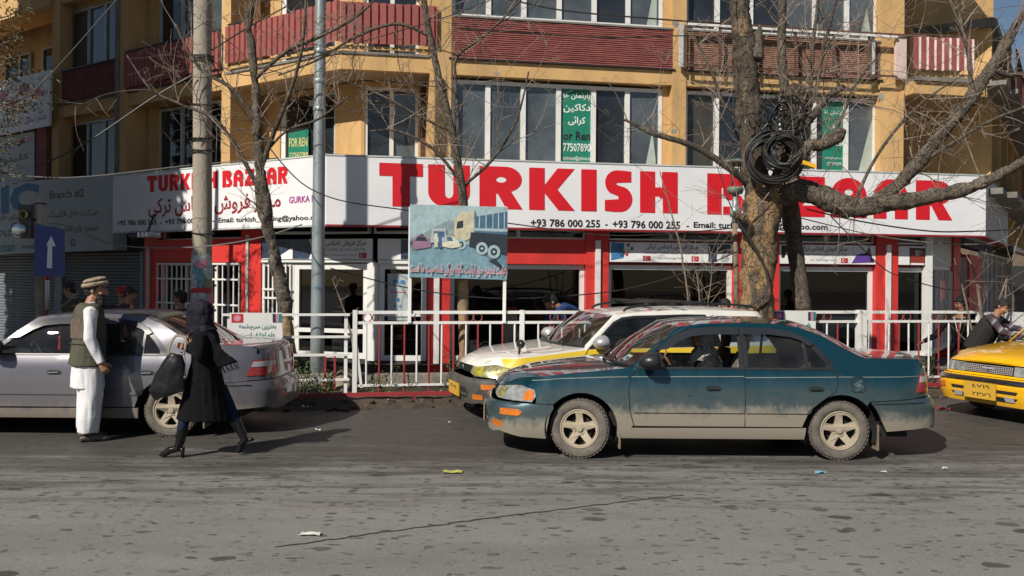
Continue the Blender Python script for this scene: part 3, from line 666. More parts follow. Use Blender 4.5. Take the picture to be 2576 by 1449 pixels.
# end door and columns on the side street
RS0 = M0.w(um(2342), SO, 0); RS = Plane((RS0.x, RS0.y), RD); r_ = lambda x: RS.u(x, 800)
shopwin(RS, .02, r_(2392), .10, 2.0, -.02, [lerp(.02, r_(2392), .45)], .08, name='door')
sp(MB().fbox(RS, .0, r_(2392), 2.001, ZSOF, -.0, -.1), 'band', M['upvc_old'])
for i in range(6): u = lerp(r_(2352), r_(2390), i/5); sp(MB().fbox(RS, u-.02, u+.02, .12, 1.9, .04, .0), 'window_bar_or_light_stripe', M['white_paint'])  # vertical stripes of light on the door, modelled as white bars
fwall(RS, r_(2393), r_(2410), ZF, ZSOF, .05, -.4, name='pillar'); sp(MB().fbox(RS, r_(2411), r_(2432), ZF, 2.3, .0, -.2), 'grey_post', M['stone']); fwall(RS, r_(2433), r_(2466), ZF, 2.4, .05, -.3, name='pillar')
shopwin(RS, r_(2468), r_(2468)+2.2, .1, 2.6, 0, [r_(2468)+1.1], .06, glass='pane_dull'); shopwin(RS, r_(2468)+2.4, r_(2468)+15, .1, 2.6, 0, [r_(2468)+4, r_(2468)+6, r_(2468)+9], .06, glass='pane_dull')
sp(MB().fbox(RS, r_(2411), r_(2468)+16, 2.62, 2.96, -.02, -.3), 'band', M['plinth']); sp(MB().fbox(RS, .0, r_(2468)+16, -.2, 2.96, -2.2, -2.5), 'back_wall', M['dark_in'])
# neighbour: shuttered shop under the grey banner
nb = thing('shuttered_shop', 'closed shop with grey roller shutters left of the red shop front', 'shop', (-10, 19.5, ZF)); WC.add(nb.name)
def shutter(x0, x1):
    a, c = L0.u(x0, 780, -.35), L0.u(x1, 780, -.35); me = None
    for i in range(31):
        z = ZF+i*.078; b = MB()
        if me is None:
            for (o, zz) in ((-.36,.0),(-.345,.02),(-.34,.045),(-.35,.066),(-.372,.074)): b.v += [tuple(L0.w(a, o, zz)), tuple(L0.w(c, o, zz))]
            for k in range(4): b.f.append((2*k,2*k+1,2*k+3,2*k+2)); b.m.append(0)
            o = b.build('shutter_slat', M['shutter'], nb); me = o.data; o.location.z = z
        else: o = link('shutter_slat', me, nb); o.location.z = z
shutter(158, 352); shutter(-120, 138)
for x0, x1 in ((139,157),(353,361)): MB().fbox(L0, L0.u(x0,780,-.3), L0.u(x1,780,-.3), ZF, 2.3, -.28, -.4).build('side_rail', mat('pale_blue_rail'+str(x0), (.22,.27,.33), .6), nb)
MB().fbox(L0, L0.u(-140,780), ul(361), 2.22, 2.96, -.2, -.6).build('lintel', M['plinth'], nb)
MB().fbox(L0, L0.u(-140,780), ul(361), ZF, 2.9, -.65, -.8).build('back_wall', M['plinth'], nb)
# clinic bay above it (dark maroon strip panel and glass)
MB().fbox(L0, L0.u(93,400,.1), L0.u(118,400,.1), 3.9, 5.4, .12, .0).build('maroon_panel', M['clad_red'], nb)

# ---------------- the big wrap-round sign ----------------
SGN = .60; sc = corner_pt(SGN); uSR = M0.uz(2480, 520, SGN)[0]; uSL = L0.uz(284, 510, SGN)[0]
SZ0, SZ1 = 2.63, 3.87
sign = thing('shop_sign', 'huge white wrap round shop sign with red TURKISH BAZAAR lettering', 'sign', (sc.x, sc.y, SZ0)); WC.add(sign.name)
def off_line(F, o): return F
b = MB(); e = M0.w(uSR, SGN, 0); eb = e+Vector((RD[0], RD[1], 0)).normalized()*6.6; l = L0.w(uSL, SGN, 0)
plan = [l, sc, e, eb]; inn = [l-L0.n*.4, corner_pt(.2), e+Vector((-.35,.36,0)), eb+Vector((-.35,.25,0))]
faces = ('left_face', 'main_face', 'end_face')
for i in range(3):
    q = [plan[i], plan[i+1], inn[i+1], inn[i]]
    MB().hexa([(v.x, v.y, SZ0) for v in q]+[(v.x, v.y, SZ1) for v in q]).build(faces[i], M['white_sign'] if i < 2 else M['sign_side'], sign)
    # frame trims
    a, c = plan[i], plan[i+1]; F = seg(a, c)
    for z0, z1, m in ((SZ0-.035, SZ0-.003, 'sign_darkred' if i else 'upvc_old'), (SZ1+.003, SZ1+.03, 'upvc_old')):
        MB().fbox(F, 0, F.len, z0, z1, .012, -.2).build('trim', M[m], sign)
so_ = MB()
for i in range(2):
    q = [inn[i], inn[i+1], inn[i+1]+Vector((0,1.1,0)), inn[i]+Vector((0,1.1,0))]; so_.quad(*[(v.x, v.y, ZSOF-.02) for v in q])
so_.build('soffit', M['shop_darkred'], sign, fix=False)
# torn masonry edge on top of the sign
for x0, x1 in ((835,1130),(2280,2470)):
    n = int((x1-x0)/14)
    for i in range(n):
        a = M0.uz(lerp(x0,x1,i/n), 395, .35)[0]; MB().fbox(M0, a, a+.09, SZ1-.05, SZ1+.035+random.uniform(0,.03), .42, .2).build('brick', M['clad_brown'] if i % 3 else M['concrete_edge'], sign)
SP = .606
def glyph(ch, q, m=M['sign_red']):
    b = MB(); fr = lambda x, y: q(x, y); b.poly(GLYPH[ch], fr); b.build('letter_'+ch.lower(), m, sign, fix=False)
top = lambda x: 409+(x-954)*.0325; bot = lambda x: 519+(x-990)*.0253
for ch, x0, x1 in (('T',954,1064),('U',1077,1182),('R',1206,1315),('K',1331,1446),('I',1462,1501),('S',1520,1591),('H',1610,1705),('B',1779,1874),('Z',1945,2075),('A',2090,2180),('A',2197,2284),('R',2304,2396)):
    px = [(x0,bot(x0)),(x1,bot(x1)),(x1,top(x1)),(x0,top(x0))]
    glyph(ch, quadmap(*[M0.w(M0.uz(a,c,SP)[0], SP, M0.uz(a,c,SP)[1]) for a, c in px]))
tx = 370; s_ = 'TURKISH BAZAAR'; wd = {'I':.42,' ':.35}; tw = sum(wd.get(c,1) for c in s_); k = (727-370)/tw
for ch in s_:
    w_ = wd.get(ch, 1)*k
    if ch != ' ':
        x0, x1 = tx, tx+w_*.88; t = lambda x: lerp(443, 418, (x-370)/357); bo = lambda x: lerp(484, 461, (x-370)/357)
        glyph(ch, quadmap(*[L0.w(L0.uz(a,c,SP)[0], SP, L0.uz(a,c,SP)[1]) for a, c in ((x0,bo(x0)),(x1,bo(x1)),(x1,t(x1)),(x0,t(x0)))]))
    tx += w_
ftext('مرکز فروش اجناس ترکی', L0, SP, [(373,549),(706,532),(706,482),(373,498)], 'lettering', M['sign_darkred'], sign, .018)
ftext('+93 786 000 255  -  +93 796 000 255  -  Email: turkish_heating@yahoo.com', L0, SP, [(295,572),(815,556),(815,539),(295,554)], 'lettering', M['sign_black'], sign, .022)
ftext('GURKA LTD', L0, SP, [(727,512),(812,506),(812,489),(727,495)], 'lettering', M['sign_purple'], sign, .022)
for s_, x0, x1 in (('+93 786 000 255',1335,1510),('-',1522,1529),('+93 796 000 255',1541,1711),('-',1727,1733),('Email: turkish_heating@yahoo.com',1745,2082)):
    y = lambda x: lerp(570, 583, (x-1335)/750); h = 20 if s_ != '-' else 3; dy = 0 if s_ != '-' else -6
    ftext(s_, M0, SP, [(x0,y(x0)+dy),(x1,y(x1)+dy),(x1,y(x1)-h+dy),(x0,y(x0)-h+dy)], 'lettering', M['sign_black'], sign, .026)

# ---------------- banners over the shop windows ----------------
def crescent(cx, cy, r):
    a = arc(cx, cy, r, 50, 310, 12); b = arc(cx+r*.28, cy, r*.8, 305, 55, 12); return [a+b]
def star(cx, cy, r): return [[(cx+(r if i % 2 == 0 else r*.4)*math.cos(R(180+36*i)), cy+(r if i % 2 == 0 else r*.4)*math.sin(R(180+36*i))) for i in range(10)]]
M['banner'] = mat('white_banner', (.78,.79,.79), .6, var=.05); M['flag_red'] = mat('flag_red', (.5,.02,.03), .6); M['grey_print'] = mat('grey_print', (.16,.16,.16), .6)
def banner(F, u0, u1, o, label, deco, tx0=.25, tx1=.72, z0=ZT+.06, z1=2.40):
    t = thing('window_banner', label, 'banner', F.w(u0, o, z0), 'printed banners over the shop windows')
    inv = Matrix.Translation(-t.location)
    fr = lambda q: (lambda x, y: inv @ F.w(lerp(u0, u1, x), o+q, lerp(z0, z1, y)))
    b = MB(); g = fr(0); h = fr(-.02); b.hexa([h(0,0),h(1,0),g(1,0),g(0,0),h(0,1),h(1,1),g(1,1),g(0,1)]); b.build('sheet', M['banner'], t)
    f1 = fr(.004); sub = lambda x0, x1, y0, y1: (lambda x, y: f1(lerp(x0,x1,x), lerp(y0,y1,y)))
    if tx0 is not None:
        text_on('مرکز فروش اجناس ترکی', sub(tx0+.02, tx1, .62, .95), 'lettering', M['sign_black'], t, .014)
        text_on('TURKISH WARE SELLING CENTER', sub(tx0, tx1, .42, .54), 'lettering', M['grey_print'], t, 0)
        text_on('Your Technology Friend', sub(tx0+.12, tx1-.12, .14, .26), 'lettering', M['grey_print'], t, 0)
        asp = (z1-z0)/(u1-u0)
        for a in (tx0, tx1-asp*.36):
            x1 = a+asp*.40; fl = MB(); fl.quad(*[f1(p, q) for p, q in ((a,.06),(x1,.06),(x1,.32),(a,.32))]); fo = fl.build('flag', M['flag_red'], t, fix=False)
            f2 = fr(.007); k = asp; mid = (a+x1)/2; cm = MB()
            cm.poly([[(p, q) for p, q in crescent(0, 0, .09)[0]]], lambda x, y: f2(mid-.04*k+x*k, .19+y)); cm.poly(star(0,0,.035), lambda x, y: f2(mid+.05*k+x*k, .19+y)); cm.build('crescent_and_star', M['rug_white'], fo, fix=False)
    for m, pts in deco:
        d = MB(); d.poly([pts], f1); d.build('printed_picture', M[m], t, fix=False)
solar = [('solar', [(.0,.0),(1,.0),(1,1),(0,1)])]
M['solar'] = mat('solar_panel_print', (.03,.05,.09), .3, var=.4, vscale=9); M['iron_purple'] = mat('iron_purple', (.12,.05,.30), .5); M['stove_red'] = mat('stove_red', (.25,.035,.02), .5); M['sky_print'] = mat('sky_print', (.06,.22,.45), .6, var=.3, vscale=6)
banner(SA, .05, f(739), .06, 'printed banner of blue solar panels above the barred entrance window', [('solar', [(.0,.05),(.45,.05),(1,.6),(1,1),(0,1)])], None)
banner(SA, f(741), w+.02, .062, 'white banner with two small red flags above the glazed corner door', [('solar', [(0,.02),(.2,.02),(.25,.5),(.2,1),(0,1)])], .26, .92)
banner(SB, .10, w2-.02, .06, 'banner half white and half dark solar cells beside the corner post', [('solar', [(.48,.02),(1,.02),(1,.98),(.48,.98)])], None)
logo = [('sky_print', [(.01,.08),(.11,.2),(.115,.95),(.01,.98)])]
for i, (m, x, y) in enumerate((('blue_print',.07,.68),('blue_print',.135,.78),('yellow_print',.10,.5),('green_poster',.165,.6),('flag_red',.125,.3),('blue_print',.09,.25),('green_poster',.10,.36),('rug_white',.115,.55),('yellow_print',.14,.45))): logo.append((m, [(x,y),(x+.022,y+.01),(x+.022,y+.16),(x,y+.15)]))
banner(M0, um(1532), um(1840), SO+.02, 'wide white banner with a blue television picture at its left end', logo+[('solar', [(.80,.05),(.87,.05),(.87,.95),(.80,.95)]), ('solar', [(.88,.5),(.985,.5),(.985,.95),(.88,.95)]), ('grey_sign', [(.90,.06),(.97,.06),(.965,.42),(.91,.42)])], .265, .715)
iron = [('iron_purple', [(.745,.05),(.95,.10),(.945,.42),(.90,.56),(.80,.50)]), ('sign_black', [(.80,.52),(.90,.60),(.93,.98),(.96,.42),(.99,.1),(.95,.1),(.94,.45)]), ('sign_black', [(.02,.95),(.16,.95),(.13,.55),(.09,.85),(.05,.3),(.02,.3)])]
banner(M0, um(1958), um(2200), SO+.02, 'white banner with a purple steam iron picture at its right end', iron, .19, .70)
banner(M0, um(2258), um(2326), SO+.02, 'square white banner with a picture of a red stove', [('stove_red', [(.42,.12),(.95,.10),(.95,.82),(.42,.88)]), ('rug_white', [(.62,.48),(.88,.46),(.88,.78),(.62,.80)]), ('sign_black', [(.38,.84),(.99,.80),(.99,.90),(.38,.92)]), ('sign_black', [(.40,.02),(.44,.02),(.44,.9),(.40,.9)]), ('sign_black', [(.95,.0),(.98,.0),(.98,.9),(.95,.9)])], None)

# ---------------- posters and other signs ----------------
def board(F, px, o, name, label, cat, m, th=.03, group=None, edge=None):
    w_ = [F.w(F.uz(a,b,o)[0], o, F.uz(a,b,o)[1]) for a, b in px]; t = thing(name, label, cat, w_[0], group)
    loc = w_[0]; q = [v-loc for v in w_]; n = F.n*-th; MB().hexa([q[0]+n,q[1]+n,q[1],q[0],q[3]+n,q[2]+n,q[2],q[3]]).build('board', M[m], t)
    g = quadmap(*[v+F.n*.004 for v in q]); return t, (lambda x0, x1, y0, y1: (lambda x, y: g(lerp(x0,x1,x), lerp(y0,y1,y))))
def pic(t, q, pts, m, name='printed_picture', th=.0): 
    MB().poly([pts], lambda x, y: q(x, y)+Vector((0,-th,0))).build(name, M[m] if isinstance(m, str) else m, t, fix=False)
t, q = board(M0, [(1415,409),(1487,410),(1487,223),(1415,221)], -.20, 'rent_poster', 'green and white rental poster filling one pane of the middle window', 'poster', 'green_poster', .005)
text_on('پارتمان ها', q(.03,.97,.84,.94), 'lettering', M['rug_white'], t, .02); text_on('دکاکین', q(.03,.97,.67,.79), 'lettering', M['rug_white'], t, .02); text_on('کرائی', q(.2,.8,.50,.62), 'lettering', M['rug_white'], t, .02)
text_on('or Ren', q(.03,.97,.30,.42), 'lettering', M['sign_black'], t, .02); text_on('77507890', q(.02,.98,.15,.26), 'lettering', M['rug_white'], t, .01); text_on('rslimited@yahoo.co', q(.02,.99,.02,.09), 'lettering', M['rug_white'], t, 0)
t, q = board(M0, [(2068,428),(2128,430),(2128,258),(2068,255)], -.20, 'rent_poster', 'darker green rental poster in the window right of the thick tree', 'poster', 'green_poster', .005)
text_on('اپارتمان ها', q(.1,.97,.80,.88), 'lettering', M['rug_white'], t, .01); text_on('کرائی', q(.3,.7,.6,.68), 'lettering', M['rug_white'], t, .01); text_on('or Rent', q(.2,.95,.36,.45), 'lettering', M['rug_white'], t, .02); text_on('rslimited@yahoo.com', q(.1,.95,.16,.2), 'lettering', M['rug_white'], t, 0); text_on('077507890', q(.2,.8,.07,.12), 'lettering', M['rug_white'], t, 0)
t, q = board(LI, [(725,399),(776,396),(776,254),(725,257)], .0, 'rent_poster', 'green FOR RENT poster on the corner door above the sign', 'poster', 'green_poster', .004)
pic(t, q(0,1,.45,1), [(0,0),(1,.1),(1,1),(0,1)], 'pane_b'); text_on('FOR REN', q(.05,.95,.20,.36), 'lettering', M['yellow_print'], t, .02); text_on('7750789', q(.05,.98,.02,.10), 'lettering', M['yellow_print'], t, .01)
# grey neighbour banner
t, q = board(L0, [(-300,650),(284,629),(284,440),(-300,482)], .25, 'shop_sign', 'dull grey banner with Branch number two lettering over the closed shutters', 'sign', 'grey_sign', .35)
uu = lambda x: (L0.u(x,540,.25)-L0.u(-300,540,.25))/(L0.u(284,540,.25)-L0.u(-300,540,.25))
text_on('Branch #2', q(uu(125),uu(211),.72,.84), 'lettering', M['sign_black'], t, .012); text_on('NIC', q(uu(-70),uu(98),.56,.97), 'lettering', M['blue_print'], t, .05)
text_on('شرکت هلال الکتریک تهیه کننده جنراتور های برق و لوازم', q(uu(-60),uu(247),.44,.56), 'lettering', M['sign_black'], t, .008); text_on('شماره های تماس: 0799468138', q(uu(80),uu(248),.25,.36), 'lettering', M['sign_black'], t, .01); text_on('6276301', q(uu(-20),uu(44),.24,.33), 'lettering', M['sign_black'], t, .01)
text_on('Pelsan', q(uu(-12),uu(38),.03,.17), 'lettering', M['teal_print'], t, .01); text_on('metabo', q(uu(55),uu(95),.06,.13), 'lettering', M['sign_black'], t, .01)
fr_ = q(uu(178),uu(190),.07,.17); MB().poly([[(0,0),(1,0),(1,1),(0,1)],[(.25,.25),(.75,.25),(.75,.75),(.25,.75)]], fr_).build('printed_picture', M['sign_black'], t, fix=False)
t, q = board(L0, [(-260,390),(124,316),(128,175),(-260,270)], .2, 'clinic_sign', 'white dental clinic sign with pink petals on the far left balcony', 'sign', 'white_sign', .06)
text_on('شامل بخش های: پرکاری دندان توسط مواد', q(.55,.985,.10,.22), 'lettering', M['sign_darkred'], t, .008); text_on('شفاخانه دندان', q(.7,.90,.32,.40), 'lettering', M['blue_print'], t, .0)
for a, b_ in ((.60,.8),(.72,.72),(.85,.76),(.93,.62),(.78,.55)): pic(t, q(a-.03,a+.04,b_-.12,b_+.12), [(0,.3),(.4,0),(1,.2),(.9,.8),(.5,1),(.1,.8)], 'pink_print')
t, q = board(L0, [(-260,500),(86,452),(86,330),(-260,395)], .1, 'clinic_banner', 'pale clinic window banner with a printed eye, under the dental sign', 'banner', 'grey_sign', .03)
text_on('کلینیک', q(.72,.97,.42,.58), 'lettering', M['sign_black'], t, .015); text_on('داکتر دندان', q(.75,.96,.24,.31), 'lettering', M['sign_black'], t, 0); text_on('مشاوره رایگان', q(.75,.96,.1,.16), 'lettering', M['sign_black'], t, 0)
pic(t, q(.86,.99,.74,.92), [(0,.4),(.4,.9),(.8,.9),(1,.5),(.6,.2),(.3,.2)], 'pink_print'); pic(t, q(.91,.95,.78,.88), arc(.5,.5,.5,0,350,9), 'sign_black', th=.004)
t, q = board(RS, [(2549,634),(2600,650),(2600,540),(2549,518)], .6, 'shop_sign', 'small blue and white hanging sign at the right edge on the side street', 'sign', 'sky_print', .1)
pic(t, q(0,1,.02,.3), [(0,0),(1,0),(1,1),(0,1)], 'rug_white'); text_on('Y KING', q(.05,.9,.34,.48), 'lettering', M['blue_print'], t, .02); pic(t, q(0,1,.0,.04), [(0,0),(1,0),(1,1),(0,1)], 'flag_red')
text_on('DOORS', q(.1,.8,.18,.28), 'lettering', M['blue_print'], t, .01)
# paper poster inside the corner window
t, q = board(SB, [(975,805),(1028,807),(1028,690),(975,688)], -.03, 'paper_poster', 'pale blue paper poster taped inside the corner window', 'poster', 'pale_blue', .004) if False else board(SB, [(975,805),(1028,807),(1028,690),(975,688)], -.035, 'paper_poster', 'pale blue paper poster taped inside the corner window', 'poster', 'grey_sign', .004)
pic(t, q(.2,.9,.7,.95), arc(.28,.5,.2,0,340,9), 'sky_print'); pic(t, q(.2,.9,.7,.95), arc(.75,.5,.2,0,340,9), 'sky_print'); pic(t, q(.4,.6,.38,.5), arc(.5,.5,.4,0,300,9), 'blue_print'); text_on('BGE', q(.3,.7,.28,.34), 'lettering', M['blue_print'], t, 0); pic(t, q(.1,.9,.60,.615), [(0,0),(1,0),(1,1),(0,1)], 'flag_red')
M['led'] = mat('silver_lamp_body', (.35,.36,.38), .25, metal=.8)
p = L0.w(L0.u(366, 607, .9), .9, 2.52); lb = MB(); lb.tube([p+Vector((-.33,0,0)), p+Vector((.33,0,0))], .07, 12); t = thing('wall_lamp', 'shiny cylindrical lamp hanging under the left end of the sign', 'lamp'); lb.build('body', M['led'], t, True)
MB().bar(p+Vector((.05,0,.06)), p+Vector((.05,.3,.45)), .03).build('bracket', M['black_metal'], t)
for i in range(3): MB().box(p.x-.14+i*.08, p.x-.09+i*.08, p.y-.075, p.y-.068, p.z-.05, p.z+.05).build('lens', M['upvc'], t)

# ---------------- goods behind the glass ----------------
M['enamel'] = mat('cream_enamel', (.70,.68,.60), .4); M['cardboard'] = mat('cardboard', (.32,.24,.15), .8)
def gp(x, y=850, o=-.3): u = um(x, y); return M0.w(M0.u(x, y, o), o, 0)
def radiator(x0, x1, z0, z1, label, o=-.15):
    t = thing('radiator', label, 'radiator', (0,0,0), 'white radiators on show behind the glass'); a, c = M0.u(x0,850,o), M0.u(x1,850,o); n = max(4, int((c-a)/.06))
    for i in range(n): u = lerp(a, c, (i+.1)/n); MB().fbox(M0, u, u+(c-a)/n*.7, z0, z1, o, o-.08).build('fin', M['enamel'], t)
    MB().fbox(M0, a, c, z0+.03, z0+.07, o-.01, o-.06).build('manifold', M['enamel'], t); MB().fbox(M0, a, c, z1-.07, z1-.03, o-.01, o-.06).build('manifold', M['enamel'], t)
    MB().fbox(M0, a, c, .061, z0+.0, o-.02, o-.05).build('stand', M['enamel'], t)
radiator(1267, 1302, .68, .95, 'cream radiator with a red box on top behind the middle window'); radiator(1268, 1305, .38, .60, 'cream radiator lying below another at the middle window')
radiator(1400, 1430, .50, .90, 'narrow cream radiator beside the window pillar'); radiator(1435, 1465, .42, .86, 'wider cream radiator near the red pillar')
t = thing('fan_heater', 'small white fan heater with a vented front on the shop floor', 'heater', (0,0,0)); a, c = M0.u(1182,870,-.05), M0.u(1205,870,-.05)
MB().fbox(M0, a, c, .061, .46, -.05, -.35).build('body', M['enamel'], t)
for i in range(6): MB().fbox(M0, a+.02, c-.02, .12+i*.03, .13+i*.03, -.04, -.05).build('vent_slat', M['grey_print'], t)
MB().fbox(M0, (a+c)/2-.02, (a+c)/2+.02, .38, .42, -.03, -.05).build('knob', M['flag_red'], t); MB().tube([M0.w(a+.02,-.15,.46), M0.w(a+.04,-.15,.50), M0.w(c-.04,-.15,.50), M0.w(c-.02,-.15,.46)], .012, 6).build('handle', M['sign_black'], t)
for x, z, r, lab in ((1221,.30,.15,'round chrome heater dish on its stand'),(1295,.34,.14,'round brass burner leaning beside the radiators')):
    t = thing('dish_heater', lab, 'heater', (0,0,0)); p = gp(x, 860, -.1); p.z = z; MB().lathe([(r,0),(r,.04),(r*.9,.05),(r*.7,.0),(.03,-.02)], p, (0,-1,0), 24).build('dish', M['led'], t, True); MB().box(p.x-.1, p.x+.1, p.y, p.y+.1, .061, z-r+.02).build('foot', M['sign_black'], t)
t = thing('gas_bottle', 'small dark gas burner bottle near the radiators', 'bottle', (0,0,0)); p = gp(1268, 880, -.02); MB().lathe([(.0,.06),(.09,.06),(.1,.12),(.1,.28),(.05,.36),(.03,.42),(0,.42)], (p.x,p.y,0), (0,0,1), 16).build('body', M['black_metal'], t, True)
for i, (x0, x1, z0, z1, m) in enumerate(((835,860,.12,.50,'enamel'),(862,888,.12,.46,'enamel'),(868,884,.465,.62,'rug_white'))):
    t = thing('carton', ('white and red printed carton low behind the door glass', 'white carton with black pictures beside the red printed one', 'small white carton standing on the lower one')[i], 'box', (0,0,0)); a, c = SA.u(x0,870,-.5), SA.u(x1,870,-.5)
    MB().fbox(SA, a, c, z0, z1, -.5, -.85).build('carton', M[m], t); 
    if i == 0: text_on('BAZAAR', lambda x, y: SA.w(lerp(a+.03,c-.03,x), -.495, lerp(z0+.05,z0+.13,y)), 'lettering', M['flag_red'], t, .02); text_on('TURKISH', lambda x, y: SA.w(lerp(a+.03,c-.03,x), -.495, lerp(z0+.17,z0+.25,y)), 'lettering', M['flag_red'], t, .02)
    if i == 1:
        for j in range(4): MB().fbox(SA, a+.04+.1*(j%2), a+.10+.1*(j%2), z0+.06+.13*(j//2), z0+.15+.13*(j//2), -.494, -.499).build('printed_picture', M['sign_black'], t)
t = thing('shelf', 'orange wooden display shelves inside the corner window', 'shelf', (0,0,0)); a, c = SB.u(985,860,-.6), SB.u(1012,860,-.6); M['orange_wood'] = mat('orange_wood', (.30,.12,.04), .5)
for z in (.1,.3,.5,.7,.9): MB().fbox(SB, a, c, z, z+.03, -.6, -1).build('board', M['orange_wood'], t)
for u in (a, c): MB().fbox(SB, u-.02, u, .061, .93, -.6, -1).build('side', M['orange_wood'], t)
t = thing('washing_machine', 'white washing machine with a black round door in the right window', 'washing machine', (0,0,0)); o = -.05; a, c = M0.u(2068,850,o), M0.u(2172,850,o); M['appliance'] = mat('appliance_white', (.35,.37,.38), .4)
MB().fbox(M0, a, c, .061, .92, o, o-.6).build('body', M['appliance'], t); p = M0.w(M0.u(2128,850,o), o, .45); MB().lathe([(.25,0),(.25,.03),(.2,.05),(0,.06)], p, M0.n, 28).build('door', M['sign_black'], t, True); MB().fbox(M0, a+.03, c-.03, .80, .89, o+.012, o).build('control_panel', M['grey_sign'], t)
t = thing('carton', 'red carton on top of the cream radiator in the middle window', 'box', (0,0,0)); o=-.15; MB().fbox(M0, M0.u(1275,820,o), M0.u(1300,820,o), .96, 1.1, o, o-.2).build('carton', M['flag_red'], t)
# ---------------- poles, railing, boards, cables, litter ----------------
M['conc_pole'] = mat('weathered_concrete_pole', (.33,.29,.235), .9, var=.2, vscale=2.5, bump=.5, bscale=30, dirt=.6, dirtcol=(.17,.145,.12), dscale=2.5, stretch=(1,1,.35))
M['galv'] = mat('dull_galvanised_steel', (.30,.345,.36), .42, metal=.35, var=.12, vscale=4, dirt=.4, dirtcol=(.2,.22,.22), stretch=(1,1,.4))
M['rusty_post'] = mat('rusty_post', (.20,.16,.11), .8, var=.4, vscale=4, dirt=.8, dirtcol=(.10,.045,.02))
M['cable'] = mat('black_cable', (.022,.021,.02), .5); M['pale_cable'] = mat('grey_cable', (.16,.155,.15), .6)
def polepts(top, bot, Y, n=6): a, c = P(*top, Y), P(*bot, Y); return [a.lerp(c, i/n) for i in range(n+1)]
t = thing('concrete_pole', 'tall grey concrete utility pole with torn notices pasted round it', 'utility pole', P(508,980,13))
b = MB(); pb = P(508,957,13); pb.z = -.2; pt = P(510,0,13); up = (pt-pb); pts = [pb+up*(i/14) for i in range(15)]+[pb+up*1.25]
inv = lambda o_: Matrix.Translation(-o_.location)
def put(b, name, m, t, **k):
    v = t.location; b.v = [(p[0]-v.x, p[1]-v.y, p[2]-v.z) for p in b.v]; return b.build(name, m, t, **k)
b.tube(pts, [.150-.0012*i for i in range(16)], 20, jit=.015); put(b, 'shaft', M['conc_pole'], t, smooth=True)
for y, nn in ((145,5),(268,1),(352,2),(382,2),(590,1)):
    for j in range(nn):
        c = P(510,y+j*4-4,13); b = MB(); tilt = random.uniform(-.12,.12); b.tube([c+Vector((math.cos(a)*.160, math.sin(a)*.160, math.sin(a+j)*.02+tilt*.1*math.cos(a))) for a in [2*math.pi*i/16 for i in range(17)]], .010, 6); put(b, 'strap_wire', M['cable'], t)
for k in range(2):
    b = MB(); b.tube(smoothpath([tuple(P(500+k*25+6*math.sin(i*1.4+k), 150+i*30, 12.82)) for i in range(8)], 3), .006, 5); put(b, 'loose_wire', M['cable'], t)
M['notice_mint'] = mat('torn_notice_mint', (.42,.52,.50), .8, var=.35, vscale=9, dirt=.7, dirtcol=(.5,.2,.2), dscale=6); M['notice_pale'] = mat('torn_notice_pale', (.55,.52,.5), .8, var=.3, vscale=14, dirt=.6, dirtcol=(.12,.2,.3), dscale=9)
M['notice_blue'] = mat('torn_notice_blue', (.16,.36,.46), .8, var=.4, vscale=9, dirt=.6, dirtcol=(.45,.45,.42), dscale=7)
def wrap(y0, y1, a0, a1, m, nm, rr=.156, jag=.03, n=18, cx=508):
    b = MB(); c = P(cx, (y0+y1)/2, 13); zt = P(cx,y0,13).z; zb = P(cx,y1,13).z
    for i in range(n+1):
        a = R(lerp(a0,a1,i/n)); 
        for z in (zt+random.uniform(-jag,jag), zb+random.uniform(-jag,jag)): b.v.append((c.x+math.cos(a)*rr, 13+math.sin(a)*rr, z))
    for i in range(n): b.f.append((2*i,2*i+1,2*i+3,2*i+2)); b.m.append(0)
    put(b, nm, M[m], t, fix=False)
wrap(640,700,180,350,'notice_mint','paper_notice'); wrap(668,722,230,300,'notice_blue','paper_notice',.158,.05,8); wrap(690,728,185,260,'notice_pale','paper_notice',.159); wrap(724,736,182,352,'flag_red','paper_notice',.160,.003); wrap(737,770,184,340,'notice_pale','paper_notice',.158,.02); wrap(738,775,320,372,'pink_print','paper_notice',.165,.03); wrap(655,672,250,320,'pink_print','paper_notice',.1600,.03)
t = thing('steel_lamp_pole', 'tall bluish galvanised steel pole standing by the railing', 'pole', P(797,984,14)); b = MB(); pb = P(797,984,14); pb.z = -.2; pt = P(807,0,14); up = pt-pb
b.tube([pb+up*(i/8) for i in range(9)]+[pb+up*1.25], [.115-.0035*i for i in range(9)]+[.085], 20); put(b, 'shaft', M['galv'], t, smooth=True)
for y in (130,205,275): c = P(lerp(807,797,y/984), y, 14); b = MB(); b.lathe([(.098,-.04),(.107,-.03),(.107,.03),(.098,.04)], c, (0,0,1), 20); put(b, 'collar', M['galv'], t, smooth=True)
b = MB(); b.tube([pb+Vector((0,0,-.02)), pb+Vector((0,0,.04))], .17, 16); put(b, 'base_plate', M['galv'], t)
vs = P(799,727,13.88); b = MB(); text_on('ENET', lambda x, y: Vector((vs.x-.05+.13*x, 13.885+.03*abs(x-.4), vs.z+.05*y)), '', None, None, .012, mb=b); put(b, 'lettering', M['blue_print'], t, fix=False)
